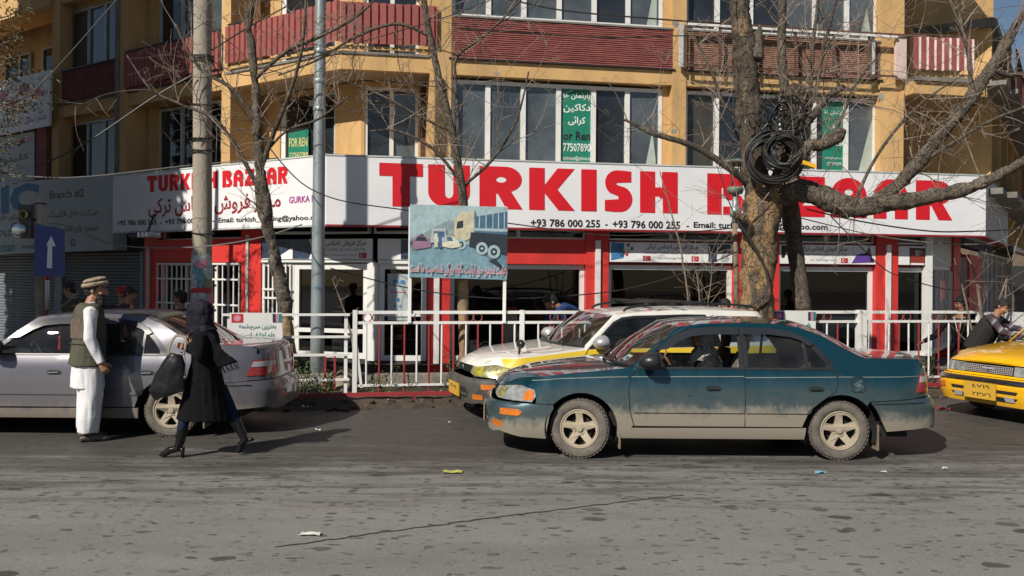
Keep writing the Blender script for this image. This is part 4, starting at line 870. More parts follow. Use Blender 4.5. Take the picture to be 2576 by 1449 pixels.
# street lamp with green cap
t = thing('street_lamp', 'thin rusty post with a green capped globe lamp beside the thick tree', 'street lamp', P(1850,930,13.1)); Yl = 13.1
pb = P(1853,935,Yl); pb.z = -.2; b = MB(); b.tube([pb, P(1852,700,Yl), P(1848,560,Yl)], [.043,.04,.036], 12); put(b, 'post', M['rusty_post'], t, smooth=True)
b = MB(); b.tube([P(1848,560,Yl), P(1850,485,Yl)], .045, 12); b.tube([P(1848,545,Yl), P(1848,520,Yl)], .075, 12); put(b, 'neck', M['galv'], t, smooth=True)
M['lamp_green'] = mat('faded_green_enamel', (.15,.20,.155), .6); c = P(1850,478,Yl); b = MB(); b.lathe([(.03,-.08),(.10,-.06),(.13,.0),(.12,.04),(.09,.05),(0,.05)], c, (0,0,1), 20); put(b, 'bowl', M['lamp_green'], t, smooth=True)
c = P(1853,408,Yl); b = MB(); b.lathe([(0,.06),(.08,.05),(.2,.02),(.27,-.01),(.26,-.02),(.1,.0),(0,.0)], c, (0,0,1), 24); put(b, 'cap', M['lamp_green'], t, smooth=True)
for i in range(4): a = R(45+90*i); b = MB(); b.bar(P(1850,478,Yl)+Vector((math.cos(a)*.09, math.sin(a)*.09, .04)), c+Vector((math.cos(a)*.06, math.sin(a)*.06, 0)), .012); put(b, 'cage_bar', M['black_metal'], t)
b = MB(); b.tube([P(1852,440,Yl), P(1852,425,Yl)], .035, 10); put(b, 'bulb_holder', M['sign_black'], t)
# left post with traffic signal and blue sign
YP = 11.7
t = thing('signpost', 'rusty old pipe post with whitewashed top by the closed shutters', 'post', P(100,900,YP)); pb = P(103,960,YP); pb.z = 0
b = MB(); b.tube([pb, P(101,700,YP)], .062, 14); put(b, 'post', M['rusty_post'], t, smooth=True); b = MB(); b.tube([P(101,700,YP), P(104,496,YP)], .06, 14, jit=.02); put(b, 'whitewashed_top', M['conc_pole'], t, smooth=True)
b = MB(); c = P(104,512,YP); b.tube([c+Vector((math.cos(a)*.068, math.sin(a)*.068, 0)) for a in [2*math.pi*i/12 for i in range(13)]], .008, 5); put(b, 'wire_tie', M['cable'], t)
t = thing('road_sign', 'blue one way road sign with a white upward arrow', 'road sign', P(122,630,YP-.09)); M['sign_blue'] = mat('road_sign_blue', (.006,.022,.16), .45, var=.12, dirt=.2, dirtcol=(.02,.04,.1)); M['arrow'] = mat('road_sign_white', (.62,.64,.66), .5)
q4 = [P(84,695,YP-.09), P(163,697,YP-.09), P(162,577,YP-.09), P(88,563,YP-.09)]; n = Vector((0,.012,0)); b = MB(); b.hexa([q4[0],q4[1],q4[1]+n,q4[0]+n,q4[3],q4[2],q4[2]+n,q4[3]+n]); put(b, 'board', M['sign_blue'], t)
q = quadmap(*[v-n*.4 for v in q4]); b = MB(); b.poly([[(.43,.17),(.60,.17),(.60,.62),(.72,.62),(.56,.82),(.40,.62),(.45,.62)]], q); put(b, 'arrow', M['arrow'], t, fix=False)
t = thing('traffic_signal', 'old black traffic signal box with a silver bowl lamp on the signpost', 'traffic light', P(66,560,YP)); c = P(70,548,YP); b = MB(); b.box(c.x-.07, c.x+.10, YP-.10, YP+.12, P(70,600,YP).z, P(70,516,YP).z); put(b, 'housing', M['black_metal'], t)
b = MB(); b.lathe([(.05,.0),(.06,.04),(.055,.07)], P(62,540,YP-.10), (0,-1,0), 16); put(b, 'lens', M['yellow_print'], t, smooth=True)
M['bright_metal'] = mat('polished_bowl', (.62,.63,.64), .22, metal=.9, var=.1); b = MB(); b.ball(P(48,578,YP-.1), (.11,.09,.11), 20, 14); put(b, 'bowl_lamp', M['bright_metal'], t, smooth=True); b = MB(); b.bar(P(55,560,YP), P(100,550,YP), .03); put(b, 'bracket', M['black_metal'], t)
t = thing('striped_pole', 'thin red and white banded pole beside the rusty signpost', 'pole', P(117,900,YP+.4)); ys = [690,705,780,830,868,905,960]
for i in range(6): b = MB(); b.tube([P(117,ys[i],YP+.4), P(117,ys[i+1],YP+.4)], .036, 12); put(b, 'band', M['red_paint' if i % 2 == 0 else 'white_paint'] if i else M['flag_red'], t, smooth=True)
b = MB(); b.tube([P(119,600,YP+.4), P(118,690,YP+.4)], .03, 10); put(b, 'post', M['white_paint'], t)
def cable(px, Y, r, name='cable', label='', group='overhead cables slung across the street', m='cable', cat='cable'):
    n = len(px); ys = Y if hasattr(Y, '__len__') else [Y]*n
    pts = smoothpath([tuple(P(x, y, yy)) for (x, y), yy in zip(px, ys)], 6); o = MB().tube(pts, r, 5).build(name, M[m]); return tag(o, label, cat, group)
cable([(197,738),(150,775),(88,812)], 11.6, .012, 'guy_rope', 'pale rope running down from the bearded man to the silver car roof side', None, 'pale_cable', 'rope')
cb = [([(-60,428),(167,447),(487,415),(700,398)],14,.009,'sagging cable just above the grey banner','pale_cable'),
 ([(302,-10),(127,187),(40,260)],12.5,.008,'thin cable slanting across the top left windows','cable'),
 ([(487,187),(383,247),(220,357),(87,423)],12.8,.012,'cable slanting down from the concrete pole to the far left','cable'),
 ([(30,561),(160,566),(290,616),(483,622),(644,600),(760,565)],12.6,.010,'pale cable drooping from the traffic signal past the concrete pole','pale_cable'),
 ([(527,150),(700,400),(820,493),(1031,530),(1288,563),(1501,590),(1655,590),(1855,573)],13.2,.010,'long cable sagging behind the accident billboard to the lamp post','cable'),
 ([(831,675),(1044,728),(1264,751),(1501,738),(1635,713),(1755,675),(1855,633)],12.9,.010,'low cable looping in front of the shop windows','cable'),
 ([(2029,526),(2165,557),(2332,581),(2450,582),(2600,575)],13,.012,'dark cable under the right half of the main sign','cable'),
 ([(1992,543),(2205,593),(2385,613),(2510,608),(2576,560)],13.3,.009,'pale thin cable from the tree fork to the right sign end','pale_cable'),
 ([(2089,543),(2205,660),(2265,696),(2382,728),(2452,726)],13.3,.009,'slack cable hanging in front of the right red pillar','cable'),
 ([(1240,-12),(1288,0),(1421,27),(1655,48),(1850,62)],13,.013,'cable crossing in front of the upper middle windows','cable'),
 ([(1150,72),(1288,80),(1521,95),(1715,90),(1860,92)],13,.010,'cable crossing the maroon cladding','cable'),
 ([(527,130),(640,60),(790,-20)],13,.012,'short cable rising from the pole straps to the top edge','cable'),
 ([(527,150),(640,190),(860,120),(1130,40),(1300,-30)],13,.008,'faint cable passing in front of the corner balcony','cable'),
 ([(1846,60),(1845,240),(1847,405)],13.0,.011,'straight cable dropping to the green lamp','cable')]
for px, Y, r, lab, m in cb: cable(px, Y, r, 'cable', lab, m=m)
# cable coils hung on the tree
t = thing('cable_coil', 'big tangled coil of black cable hung in the fork of the thick tree', 'cable coil', P(1950,395,11.75)); c0 = P(1950,395,11.75)
rr = random.Random(11)
for k in range(40):
    big = k > 15; c = c0+(Vector((-.05,rr.uniform(-.08,.08),-.02)) if big else Vector((.08,rr.uniform(-.12,.0),.06)))+Vector((rr.uniform(-.03,.03),0,rr.uniform(-.03,.03)))
    ra = (rr.uniform(.29,.36) if big else rr.uniform(.18,.27)); rb = ra*rr.uniform(.85,1.05); tl = rr.uniform(-.25,.25); n = 30
    b = MB(); b.tube([c+Vector((math.cos(a)*ra, math.sin(a)*tl*.3+.02*math.sin(3*a+k), math.sin(a)*rb)) for a in [2*math.pi*i/n for i in range(n+1)]], .014, 5, cap=False); put(b, 'cable_loop', M['cable'], t)
for k in range(26):
    c = c0+Vector((rr.uniform(-.32,.3),rr.uniform(-.1,.05),rr.uniform(.25,.75))); ra = rr.uniform(.08,.2); a0 = rr.uniform(0,6); b = MB()
    b.tube([c+Vector((math.cos(a0+a)*ra, .05*math.sin(a), math.sin(a0+a)*ra*1.2)) for a in [i/12*rr.uniform(3,6) for i in range(13)]], .010, 4); put(b, 'cable_loop', M['cable'], t)
M['fluor'] = mat('orange_yellow_tag', (.75,.40,.02), .5); o = MB().bar(P(2016,408,11.7), P(2050,420,11.7), .10, .05).build('cable_tag', M['fluor']); tag(o, 'short orange yellow sleeve stuck out beside the cable coil', 'tag')
cable([(1848,543),(1905,633),(1930,693),(1928,730),(1905,756),(1861,783)], 11.85, .020, 'trunk_cable', 'thick loose cable curving down over the thick tree trunk', None)
# railing
def fp(x, y, o=0): u, z = FP.uz(x, y, o); return FP.w(u, o, z)
def rail_bar(t, x0, x1, y0, y1, w_, m, nm='rail', o=0, h=None): 
    b = MB(); b.bar(fp(x0,y0,o), fp(x1,y1,o), w_, h or w_); return put(b, nm, M[m], t)
t = thing('railing', 'long white and maroon painted steel railing in front of the red shop', 'railing', FP.w(0,0,.1), 'street railings along the verge')
ZR1, ZR2, ZR3 = 1.225, 1.085, .245; uA, uB = FP.u(890,790), FP.u(2465,790)
def hb(t, a, c, z, m, h=.035, w_=.035, o=0, nm='rail'): b = MB(); b.fbox(FP, a, c, z-h/2, z+h/2, o+w_/2, o-w_/2); return put(b, nm, M[m], t)
hb(t, uA, uB, ZR1, 'white_paint', .042); hb(t, uA, uB, ZR2, 'white_paint', .036); hb(t, uA, uB, ZR3, 'white_paint', .03)
u = uA+.17; i = 0; posts = [FP.u(x,800) for x in (893,1313,2166,2462)]
while u < uB-.05:
    if min(abs(u-p) for p in posts) > .07:
        b = MB(); j = random.uniform(-.006,.006); b.tube([FP.w(u, 0, ZR3-.1 if i % 2 else ZR3), FP.w(u+j, 0, ZR2-.015)], .0135, 8); put(b, 'baluster', M['white_paint' if i % 2 == 0 else 'red_paint'], t)
    u += .168; i += 1
for k, p in enumerate(posts):
    b = MB(); wd_ = .03 if k != 2 else .06; b.fbox(FP, p-wd_, p+wd_, .02, ZR1+.03, wd_, -wd_); put(b, 'post', M['white_paint'], t)
for x in (893, 1313): b = MB(); b.bar(fp(x+4,870), fp(x+16,975), .035); put(b, 'brace', M['white_paint'], t)
b = MB(); b.bar(fp(2166,870), fp(2180,890), .03); put(b, 'brace', M['white_paint'], t)
M['ring'] = mat('rusty_maroon_ring', (.22,.06,.05), .6)
for x in (924,948,1053,1077,1180,1202,1394,1412,1620,1640,1760,1780,2062,2082,2262,2282,2352,2372):
    c = FP.w(FP.u(x,799), 0, (ZR1+ZR2)/2); b = MB(); b.tube([c+FP.d*(math.cos(a)*.058)+Vector((0,0,math.sin(a)*.058)) for a in [2*math.pi*i/16 for i in range(17)]], .008, 5, cap=False); put(b, 'ring', M['ring'], t)
for a, c in ((FP.u(722,990),FP.u(1142,985)),(FP.u(1160,985),uB-1.0),(uB-.99,uB)): hb(t, a, c, .155, 'red_paint', .05, .03, .22, 'low_rail')
for x in (1040,1300,1700,2100,2342): b = MB(); u = FP.u(x,990); b.fbox(FP, u-.02, u+.02, -.05, .128, .24, .20); put(b, 'stake', M['red_paint'], t)
t = thing('railing', 'lower plain white railing between the slogan board and the tall section', 'railing', FP.w(-3,0,.1), 'street railings along the verge')
a, c = FP.u(560,793), FP.u(880,793)
for z, m in ((1.195,'white_paint'),(.90,'white_paint'),(.66,'white_paint'),(.33,'white_paint')): hb(t, a, c+ (.0), z, m, .032, .03)
for x in (575,700,870): u = FP.u(x,850); b = MB(); b.fbox(FP, u-.022, u+.022, .02, 1.17, -.018, -.06); put(b, 'post', M['white_paint'], t)
for x in (818,842): u = FP.u(x,930); b = MB(); b.fbox(FP, u-.014, u+.014, .2, .64, .012, -.012); put(b, 'baluster', M['red_paint'], t)
# accident billboard on two legs
t = thing('accident_billboard', 'faded blue billboard picturing a truck and a crashed car above the railing', 'billboard', fp(1150,700,.06)); o = .06
cs = [fp(1030,697,o), fp(1275,704,o), fp(1277,521,o), fp(1032,514,o)]; n = FP.n*-.03
b = MB(); b.hexa([cs[0]+n,cs[1]+n,cs[1],cs[0],cs[3]+n,cs[2]+n,cs[2],cs[3]]); M['bb'] = mat('faded_billboard_road', (.10,.20,.25), .55, var=.2, vscale=4); put(b, 'panel', M['bb'], t)
for x in (1033,1272): b = MB(); b.bar(fp(x-3 if x < 1100 else x-4,812,.03), fp(x,520,.02), .045, .03); put(b, 'leg', M['white_paint'], t)
lay = [0]
def bp(pts, m, nm='printed_picture'):
    lay[0] += .0006; q = quadmap(*[v+FP.n*(.003+lay[0]) for v in cs]); b = MB(); b.poly([pts], q); put(b, nm, M[m] if isinstance(m, str) else m, t, fix=False)
mk = lambda nm, c: mat(nm, c, .6, var=.15, vscale=12)
sky_, hill, tan, steel, drk, pinkc, cream, roadc = mk('print_pale_sky',(.34,.47,.50)), mk('print_hill',(.24,.30,.31)), mk('print_tan_cab',(.55,.50,.36)), mk('print_steel_blue',(.06,.13,.22)), mk('print_dark',(.02,.03,.045)), mk('print_mauve_car',(.30,.17,.26)), mk('print_cream',(.62,.60,.48)), mk('print_light_road',(.17,.30,.36))
bp([(0,.5),(1,.45),(1,1),(0,1)], sky_); bp([(0,.52),(.1,.58),(.25,.70),(.40,.80),(.62,.76),(.62,.5),(0,.5)], hill); bp([(0,.1),(0,.40),(.3,.52),(.62,.45),(1,.12),(1,0),(0,0)], roadc); bp([(.0,.45),(.06,.55),(.12,.60),(.2,.52),(.2,.47)], 'print_dark' if False else drk)
bp([(.66,.50),(.66,.97),(1,.99),(1,.40),(.68,.44)], steel); bp([(.66,.66),(1,.66),(1,.70),(.66,.70)], sky_); bp([(.68,.86),(1,.94),(1,.99),(.66,.97)], sky_)
for x in (.70,.77,.84,.90,.96): bp([(x,.66),(x+.012,.66),(x+.012,.95),(x,.95)], sky_)
bp([(.45,.48),(.45,.80),(.52,.92),(.65,.93),(.65,.58),(.56,.52)], tan); bp([(.47,.68),(.54,.70),(.54,.80),(.48,.78)], drk); bp([(.60,.44),(1,.34),(1,.62),(.62,.64)], drk)
for x, y, r in ((.52,.47,.055),(.735,.42,.065),(.86,.38,.07)): bp([(x+r*.95*math.cos(a), y+r*1.35*math.sin(a)) for a in [i*.45 for i in range(14)]], sky_); bp([(x+r*.5*math.cos(a), y+r*.75*math.sin(a)) for a in [i*.45 for i in range(14)]], drk); bp([(x+r*.2*math.cos(a), y+r*.3*math.sin(a)) for a in [i*.45 for i in range(14)]], sky_)
bp([(.02,.40),(.03,.50),(.07,.57),(.16,.57),(.21,.49),(.21,.42),(.06,.38)], pinkc); bp([(.05,.50),(.08,.56),(.15,.56),(.18,.50)], drk); bp([(.30,.44),(.32,.52),(.36,.58),(.43,.58),(.50,.50),(.52,.44),(.42,.41)], cream); bp([(.34,.51),(.37,.57),(.42,.57),(.44,.51)], steel)
bp([(.21,.48),(.22,.68),(.36,.68),(.38,.50)], 'grey_sign'); bp([(.24,.56),(.24,.64),(.35,.64),(.35,.56)], steel); bp([(.245,.42),(.245,.60),(.275,.62),(.285,.42)], cream); bp([(.29,.41),(.29,.58),(.32,.60),(.325,.41)], steel); bp([(.80,.26),(.88,.28),(.98,.14),(.97,.10),(.86,.22)], drk)
M['pink_deep'] = mat('print_deep_pink', (.55,.16,.22), .6)
lay[0] += .001; qq = quadmap(*[v+FP.n*(.004+lay[0]) for v in cs]); b = MB(); text_on('رعایت نمودن حق اولیت ،گواه بزرگی شخصیت ما است', lambda x, y: qq(lerp(-.0,1.0,x), lerp(.03,.22,y)), '', None, None, .032, mb=b); put(b, 'lettering', M['rug_white'], t, fix=False)
lay[0] += .001; qq2 = quadmap(*[v+FP.n*(.005+lay[0]) for v in cs]); b = MB(); text_on('رعایت نمودن حق اولیت ،گواه بزرگی شخصیت ما است', lambda x, y: qq2(lerp(.003,.997,x), lerp(.04,.21,y)), '', None, None, .010, mb=b); put(b, 'lettering', M['pink_deep'], t, fix=False)
# slogan boards on the railing
M['flag_black'] = mat('flag_black', (.03,.03,.035), .6); M['flag_pink'] = mat('flag_faded_pink', (.45,.2,.35), .6)
def slogan(px, o, label, l1, l2, l3, emblem, flag=True, z=None):
    cs = [fp(x,y,o) for x, y in px]; t = thing('slogan_board', label, 'notice board', cs[0], 'painted slogan boards on the railing'); n = FP.n*-.03
    b = MB(); b.hexa([cs[0]+n,cs[1]+n,cs[1],cs[0],cs[3]+n,cs[2]+n,cs[2],cs[3]]); put(b, 'panel', M['white_paint'], t)
    q = quadmap(*[v+FP.n*.004 for v in cs])
    def tx_(s, x0, x1, y0, y1, m):
        b = MB(); text_on(s, lambda x, y: q(lerp(x0,x1,x), lerp(y0,y1,y)), '', None, None, .008, mb=b); put(b, 'lettering', M[m], t, fix=False)
    if l1: tx_(l1, .18, .88, .50, .68, 'teal_print')
    if l2: tx_(l2, .20, .86, .26, .44, 'teal_print')
    if l3: tx_(l3, .1, .99, .03, .17, 'flag_pink')
    def rc_(x0, x1, y0, y1, m, nm): b = MB(); b.poly([[(x0,y0),(x1,y0),(x1,y1),(x0,y1)]], q); put(b, nm, M[m], t, fix=False)
    rc_(.04, .26, .72, .97, emblem, 'emblem')
    b = MB(); b.poly([[(.15+.07*math.cos(a*.7), .845+.09*math.sin(a*.7)) for a in range(9)]], lambda x, y: q(x,y)+FP.n*.002); put(b, 'emblem_ring', M['pink_print'], t, fix=False)
    if flag:
        for i, m in enumerate(('flag_black','flag_pink','teal_print')): rc_(.82+.06*i, .879+.06*i, .72, .97, m, 'flag_stripe')
    for x0 in (px[0][0]+10, px[1][0]-10): b = MB(); u = FP.u(x0,880,o-.05); b.fbox(FP, u-.015, u+.015, .05, cs[0].z+.1, o-.04, o-.07); put(b, 'leg', M['white_paint'], t)
slogan([(577,874),(712,874),(709,787),(577,787)], .12, 'white slogan board with green Persian lines behind the silver car boot', 'بهترین سرچشمه', 'علم اخلاق است', 'افغان بزرگ ترین سرمایه', 'flag_red')
slogan([(1488,868),(1625,868),(1625,779),(1488,779)], .12, 'white slogan board half hidden behind the white taxi roof', 'نظافت جزء ایمان', 'است', None, 'flag_pink', False)
slogan([(1943,868),(2052,870),(2052,782),(1943,781)], .12, 'white slogan board with torn purple emblem right of the thick tree', 'فرهنگ', 'ترافیک است', None, 'iron_purple')
slogan([(2466,880),(2600,880),(2600,786),(2466,785)], .12, 'white slogan board at the right edge behind the leaning man', 'قبل از سفر', 'است', None, 'rug_white')
# litter
M['litter_white'] = mat('litter_paper', (.62,.62,.56), .8); M['litter_yellow'] = mat('litter_yellow', (.5,.48,.12), .7); M['litter_blue'] = mat('litter_blue', (.15,.4,.5), .6); M['can_red'] = mat('crushed_red_packet', (.45,.03,.05), .3)
rl = random.Random(8)
def litter(x, y, sx, m, label, name='paper_scrap', h=.02, z=0):
    p = G(x, y, z); b = MB(); n = 5; 
    for i in range(n):
        for j in range(3): b.v.append((p.x+(i/(n-1)-.5)*sx+rl.uniform(-.012,.012), p.y+(j/2-.5)*sx*.55+rl.uniform(-.012,.012), p.z+.004+rl.uniform(0,h)))
    for i in range(n-1):
        for j in range(2): b.f.append((i*3+j,(i+1)*3+j,(i+1)*3+j+1,i*3+j+1)); b.m.append(0)
    o = b.build(name, M[m]); tag(o, label, 'litter', 'litter scattered on the road')
litter(778,1346,.13,'litter_white','pale crumpled paper scrap lying nearest the camera on the grey asphalt')
litter(1140,1189,.17,'litter_yellow','flat yellow wrapper on the road below the teal car bumper')
litter(2063,1190,.10,'litter_blue','small blue wrapper on the road by the rear wheel'); litter(2225,1191,.05,'litter_white','tiny white scrap right of the rear wheel'); litter(2376,1181,.05,'litter_white','tiny white scrap far right of the teal car')
litter(798,1083,.07,'litter_white','small white scrap in the woman shadow on the dark road'); litter(769,1030,.10,'litter_white','bluish white scrap beside the silver car',h=.06); litter(1182,1026,.13,'litter_white','white crumpled scraps under the white taxi bumper',h=.04); litter(1215,1030,.10,'litter_white','second white scrap beside the first under the white taxi')
litter(2377,1033,.16,'can_red','crushed red packet on the road in front of the yellow taxi','crushed_packet',.05); litter(1400,1086,.06,'litter_white','white scrap in front of the teal car'); litter(1131,1064,.04,'litter_white','tiny pale scrap on the dark wet lane')
mm = MB()
for k in range(260):
    u = rl.uniform(-6, 9); o = rl.uniform(.0,.6); c = FP.w(u, o, .03+.12*(1-o/.62)*.8); s_ = rl.uniform(.008,.03)
    mm.add([c+Vector((rl.uniform(-s_,s_), rl.uniform(-s_,s_), rl.uniform(0,s_))) for _ in range(4)], [(0,1,2,3)])
kind(mm.build('fallen_leaves', mat('dry_leaves', (.28,.24,.15), .8, var=.5, vscale=30), fix=False), 'stuff')
cl = MB()
for k in range(420):
    u = rl.uniform(-7, 9); o = rl.uniform(-.9,.62); c = FP.w(u, o, (.02 if o > .42 else .08)); s_ = rl.uniform(.012,.05); cl.ball(c, (s_*rl.uniform(.8,1.6), s_, s_*.6), 5, 3)
kind(cl.build('soil_clods', M['soil']), 'stuff')
for x, y, s_, lab in ((858,930,.19,'large tan rock in the flower bed by the steel pole'),(845,955,.10,'smaller rock below the tan one')):
    p = fp(x, y, -.55); b = MB(); b.ball((p.x,p.y,.10+s_*.6), (s_,s_*.8,s_*.9), 9, 6); rr_ = random.Random(int(x)); b.v = [tuple(Vector(v)+Vector((rr_.uniform(-1,1),rr_.uniform(-1,1),rr_.uniform(-1,1)))*s_*.14) for v in b.v]
    tag(b.build('rock', mat('tan_rock', (.26,.21,.16), .9, var=.3, bump=.5)), lab, 'rock')
from mathutils import noise as NZ
# ---------------- bare street trees ----------------
def bark(name, c1, c2, sc=3.5, th=.52, st=(1,1,.45), bump=.9):
    m = mat(name, c1, .95, var=.3, vscale=10, stretch=st); n = m.node_tree; L = n.links.new; b = n.nodes['Principled BSDF']
    mp = [x for x in n.nodes if x.type == 'MAPPING'][0]; prev = b.inputs['Base Color'].links[0].from_socket
    z = n.nodes.new('ShaderNodeTexNoise'); z.inputs['Scale'].default_value = sc; z.inputs['Detail'].default_value = 7; L(mp.outputs[0], z.inputs['Vector'])
    r = n.nodes.new('ShaderNodeMapRange'); r.inputs[1].default_value = th-.03; r.inputs[2].default_value = th+.04; L(z.outputs[0], r.inputs[0])
    mx = n.nodes.new('ShaderNodeMix'); mx.data_type = 'RGBA'; L(r.outputs[0], mx.inputs[0]); L(prev, mx.inputs[6]); mx.inputs[7].default_value = (*c2, 1)
    v = n.nodes.new('ShaderNodeTexVoronoi'); v.feature = 'DISTANCE_TO_EDGE'; v.inputs['Scale'].default_value = 17; mv = n.nodes.new('ShaderNodeMapping'); mv.inputs['Scale'].default_value = (1,1,.4)
    wn = n.nodes.new('ShaderNodeTexNoise'); wn.inputs['Scale'].default_value = 9; tc = [x for x in n.nodes if x.type == 'TEX_COORD'][0]; L(tc.outputs['Object'], wn.inputs['Vector'])
    ad = n.nodes.new('ShaderNodeMixRGB'); ad.blend_type = 'ADD'; ad.inputs[0].default_value = .18; L(tc.outputs['Object'], ad.inputs[1]); L(wn.outputs['Color'], ad.inputs[2]); L(ad.outputs[0], mv.inputs[0]); L(mv.outputs[0], v.inputs['Vector'])
    cr = n.nodes.new('ShaderNodeMapRange'); cr.inputs[1].default_value = .0; cr.inputs[2].default_value = .05; L(v.outputs[0], cr.inputs[0])
    m3 = n.nodes.new('ShaderNodeMix'); m3.data_type = 'RGBA'; L(cr.outputs[0], m3.inputs[0]); m3.inputs[6].default_value = (*[c*.62 for c in c1], 1); L(mx.outputs[2], m3.inputs[7]); L(m3.outputs[2], b.inputs['Base Color'])
    bp_ = n.nodes.new('ShaderNodeBump'); bp_.inputs['Strength'].default_value = bump; bp_.inputs['Distance'].default_value = .035; L(cr.outputs[0], bp_.inputs['Height']); L(bp_.outputs[0], b.inputs['Normal'])
    return m
M['bark_thick'] = bark('plane_tree_bark', (.105,.08,.055), (.26,.165,.08), 4.5, .50); M['bark_grey'] = bark('grey_bark', (.105,.086,.066), (.145,.12,.092), 5, .6); M['bark_upper'] = bark('brown_flaking_bark', (.085,.066,.048), (.19,.13,.075), 5, .60); M['bark_pale'] = bark('stripped_pale_wood', (.30,.20,.115), (.20,.14,.09), 4, .55, bump=.3); M['twig'] = mat('twig_bark', (.19,.15,.118), .9, var=.3, vscale=8)
M['wound'] = mat('broken_wood', (.34,.25,.16), .9, var=.3, vscale=8, bump=.5)
def limb(b, path, n=14, sub=5, jit=.05):
    """path of (dx,dy,Y,rad_px)"""
    sp_ = smoothpath(path, sub); pts = [P(x, y, Y) for x, y, Y, r in sp_]; rad = [max(.003, r/FD*Y) for x, y, Y, r in sp_]
    for i in range(1, len(pts)-1): rad[i] *= 1+random.uniform(-jit, jit)
    s0 = len(b.v); b.tube(pts, rad, n, jit=jit*.7); return pts, rad
def twigs(b, rng, p, d, L, r, depth, droop=-.0, curl=.35, side=.55, stats=[0]):
    n = max(4, int(L/.09)); pts = [p.copy()]; dd = d.normalized(); ax = Vector((rng.uniform(-1,1), rng.uniform(-1.6,1.6), rng.uniform(-1,1))).normalized()*curl*rng.uniform(.5,2.2)
    for i in range(n):
        dd = (dd+ax.cross(dd)*.14+Vector((rng.gauss(0,.07), rng.gauss(0,.06), rng.gauss(0,.07)+droop*.06))).normalized(); pts.append(pts[-1]+dd*(L/n))
    b.tube(pts, [max(.0023, r*(1-.85*i/n)) for i in range(n+1)], 5 if r > .01 else 3, cap=False)
    stats[0] += 1
    if depth > 0:
        k = max(2, int(L*rng.uniform(3.2,5.0)))
        for _ in range(k):
            i = rng.randint(1, n-1); t = (pts[i+1]-pts[i]).normalized(); q = Vector((rng.gauss(0,1), rng.gauss(0,.8), rng.gauss(.25,1))).normalized()
            nd = (t*(1-side)+q*side).normalized(); twigs(b, rng, pts[i], nd, L*rng.uniform(.28,.6), r*.5, depth-1, droop, curl, side)
def spray(b, rng, pts, rad, count, L, depth=2, r0=.010, up=.5, start=.25):
    for _ in range(count):
        i = rng.randint(int(len(pts)*start), len(pts)-2); t = (pts[i+1]-pts[i]).normalized()
        q = Vector((rng.gauss(0,1), rng.gauss(0,.6), rng.gauss(up,.8))).normalized(); twigs(b, rng, pts[i], (t*.3+q*.8), L*rng.uniform(.5,1.2), min(r0, rad[i]*.6), depth)
def bare_tree(name, label, mains, twn, seed, loc, barkm, twigL=1.1, depth=2, extra=None, side_l=None):
    t = thing(name, label, 'tree', loc); rng = random.Random(seed); tw = MB(); first = True
    for k, (nm, path, m, n, jit, cnt) in enumerate(mains):
        b = MB()
        if m in ('bark_thick', 'bark_upper') or n >= 14:
            path = [(x, y, Y, r*.93) for x, y, Y, r in path]; nn = n*2; pts, rad = limb(b, path, nn, sub=14, jit=.012)
            for i, p in enumerate(pts):
                for k_ in range(nn):
                    j = i*nn+k_; v = Vector(b.v[j]); d = (v-p).normalized(); q = Vector((v.x*9, v.y*9, v.z*3.6)); pl = NZ.cell(q+Vector((NZ.noise(v*6), NZ.noise(v*6+Vector((3,3,3))), 0))*1.2)
                    b.v[j] = tuple(v+d*(pl*.016+NZ.noise(v*4)*.028+NZ.noise(v*17)*.008))
        else: pts, rad = limb(b, path, n, jit=jit)
        put(b, nm, M[m], t, smooth=True)
        if cnt: spray(tw, rng, pts, rad, int(cnt*1.05), twigL*1.15, depth)
    if extra: extra(tw, rng)
    o = put(tw, 'twigs', M['twig'], t, fix=False, smooth=False); kind(o, 'stuff'); return t
YT = 12.2
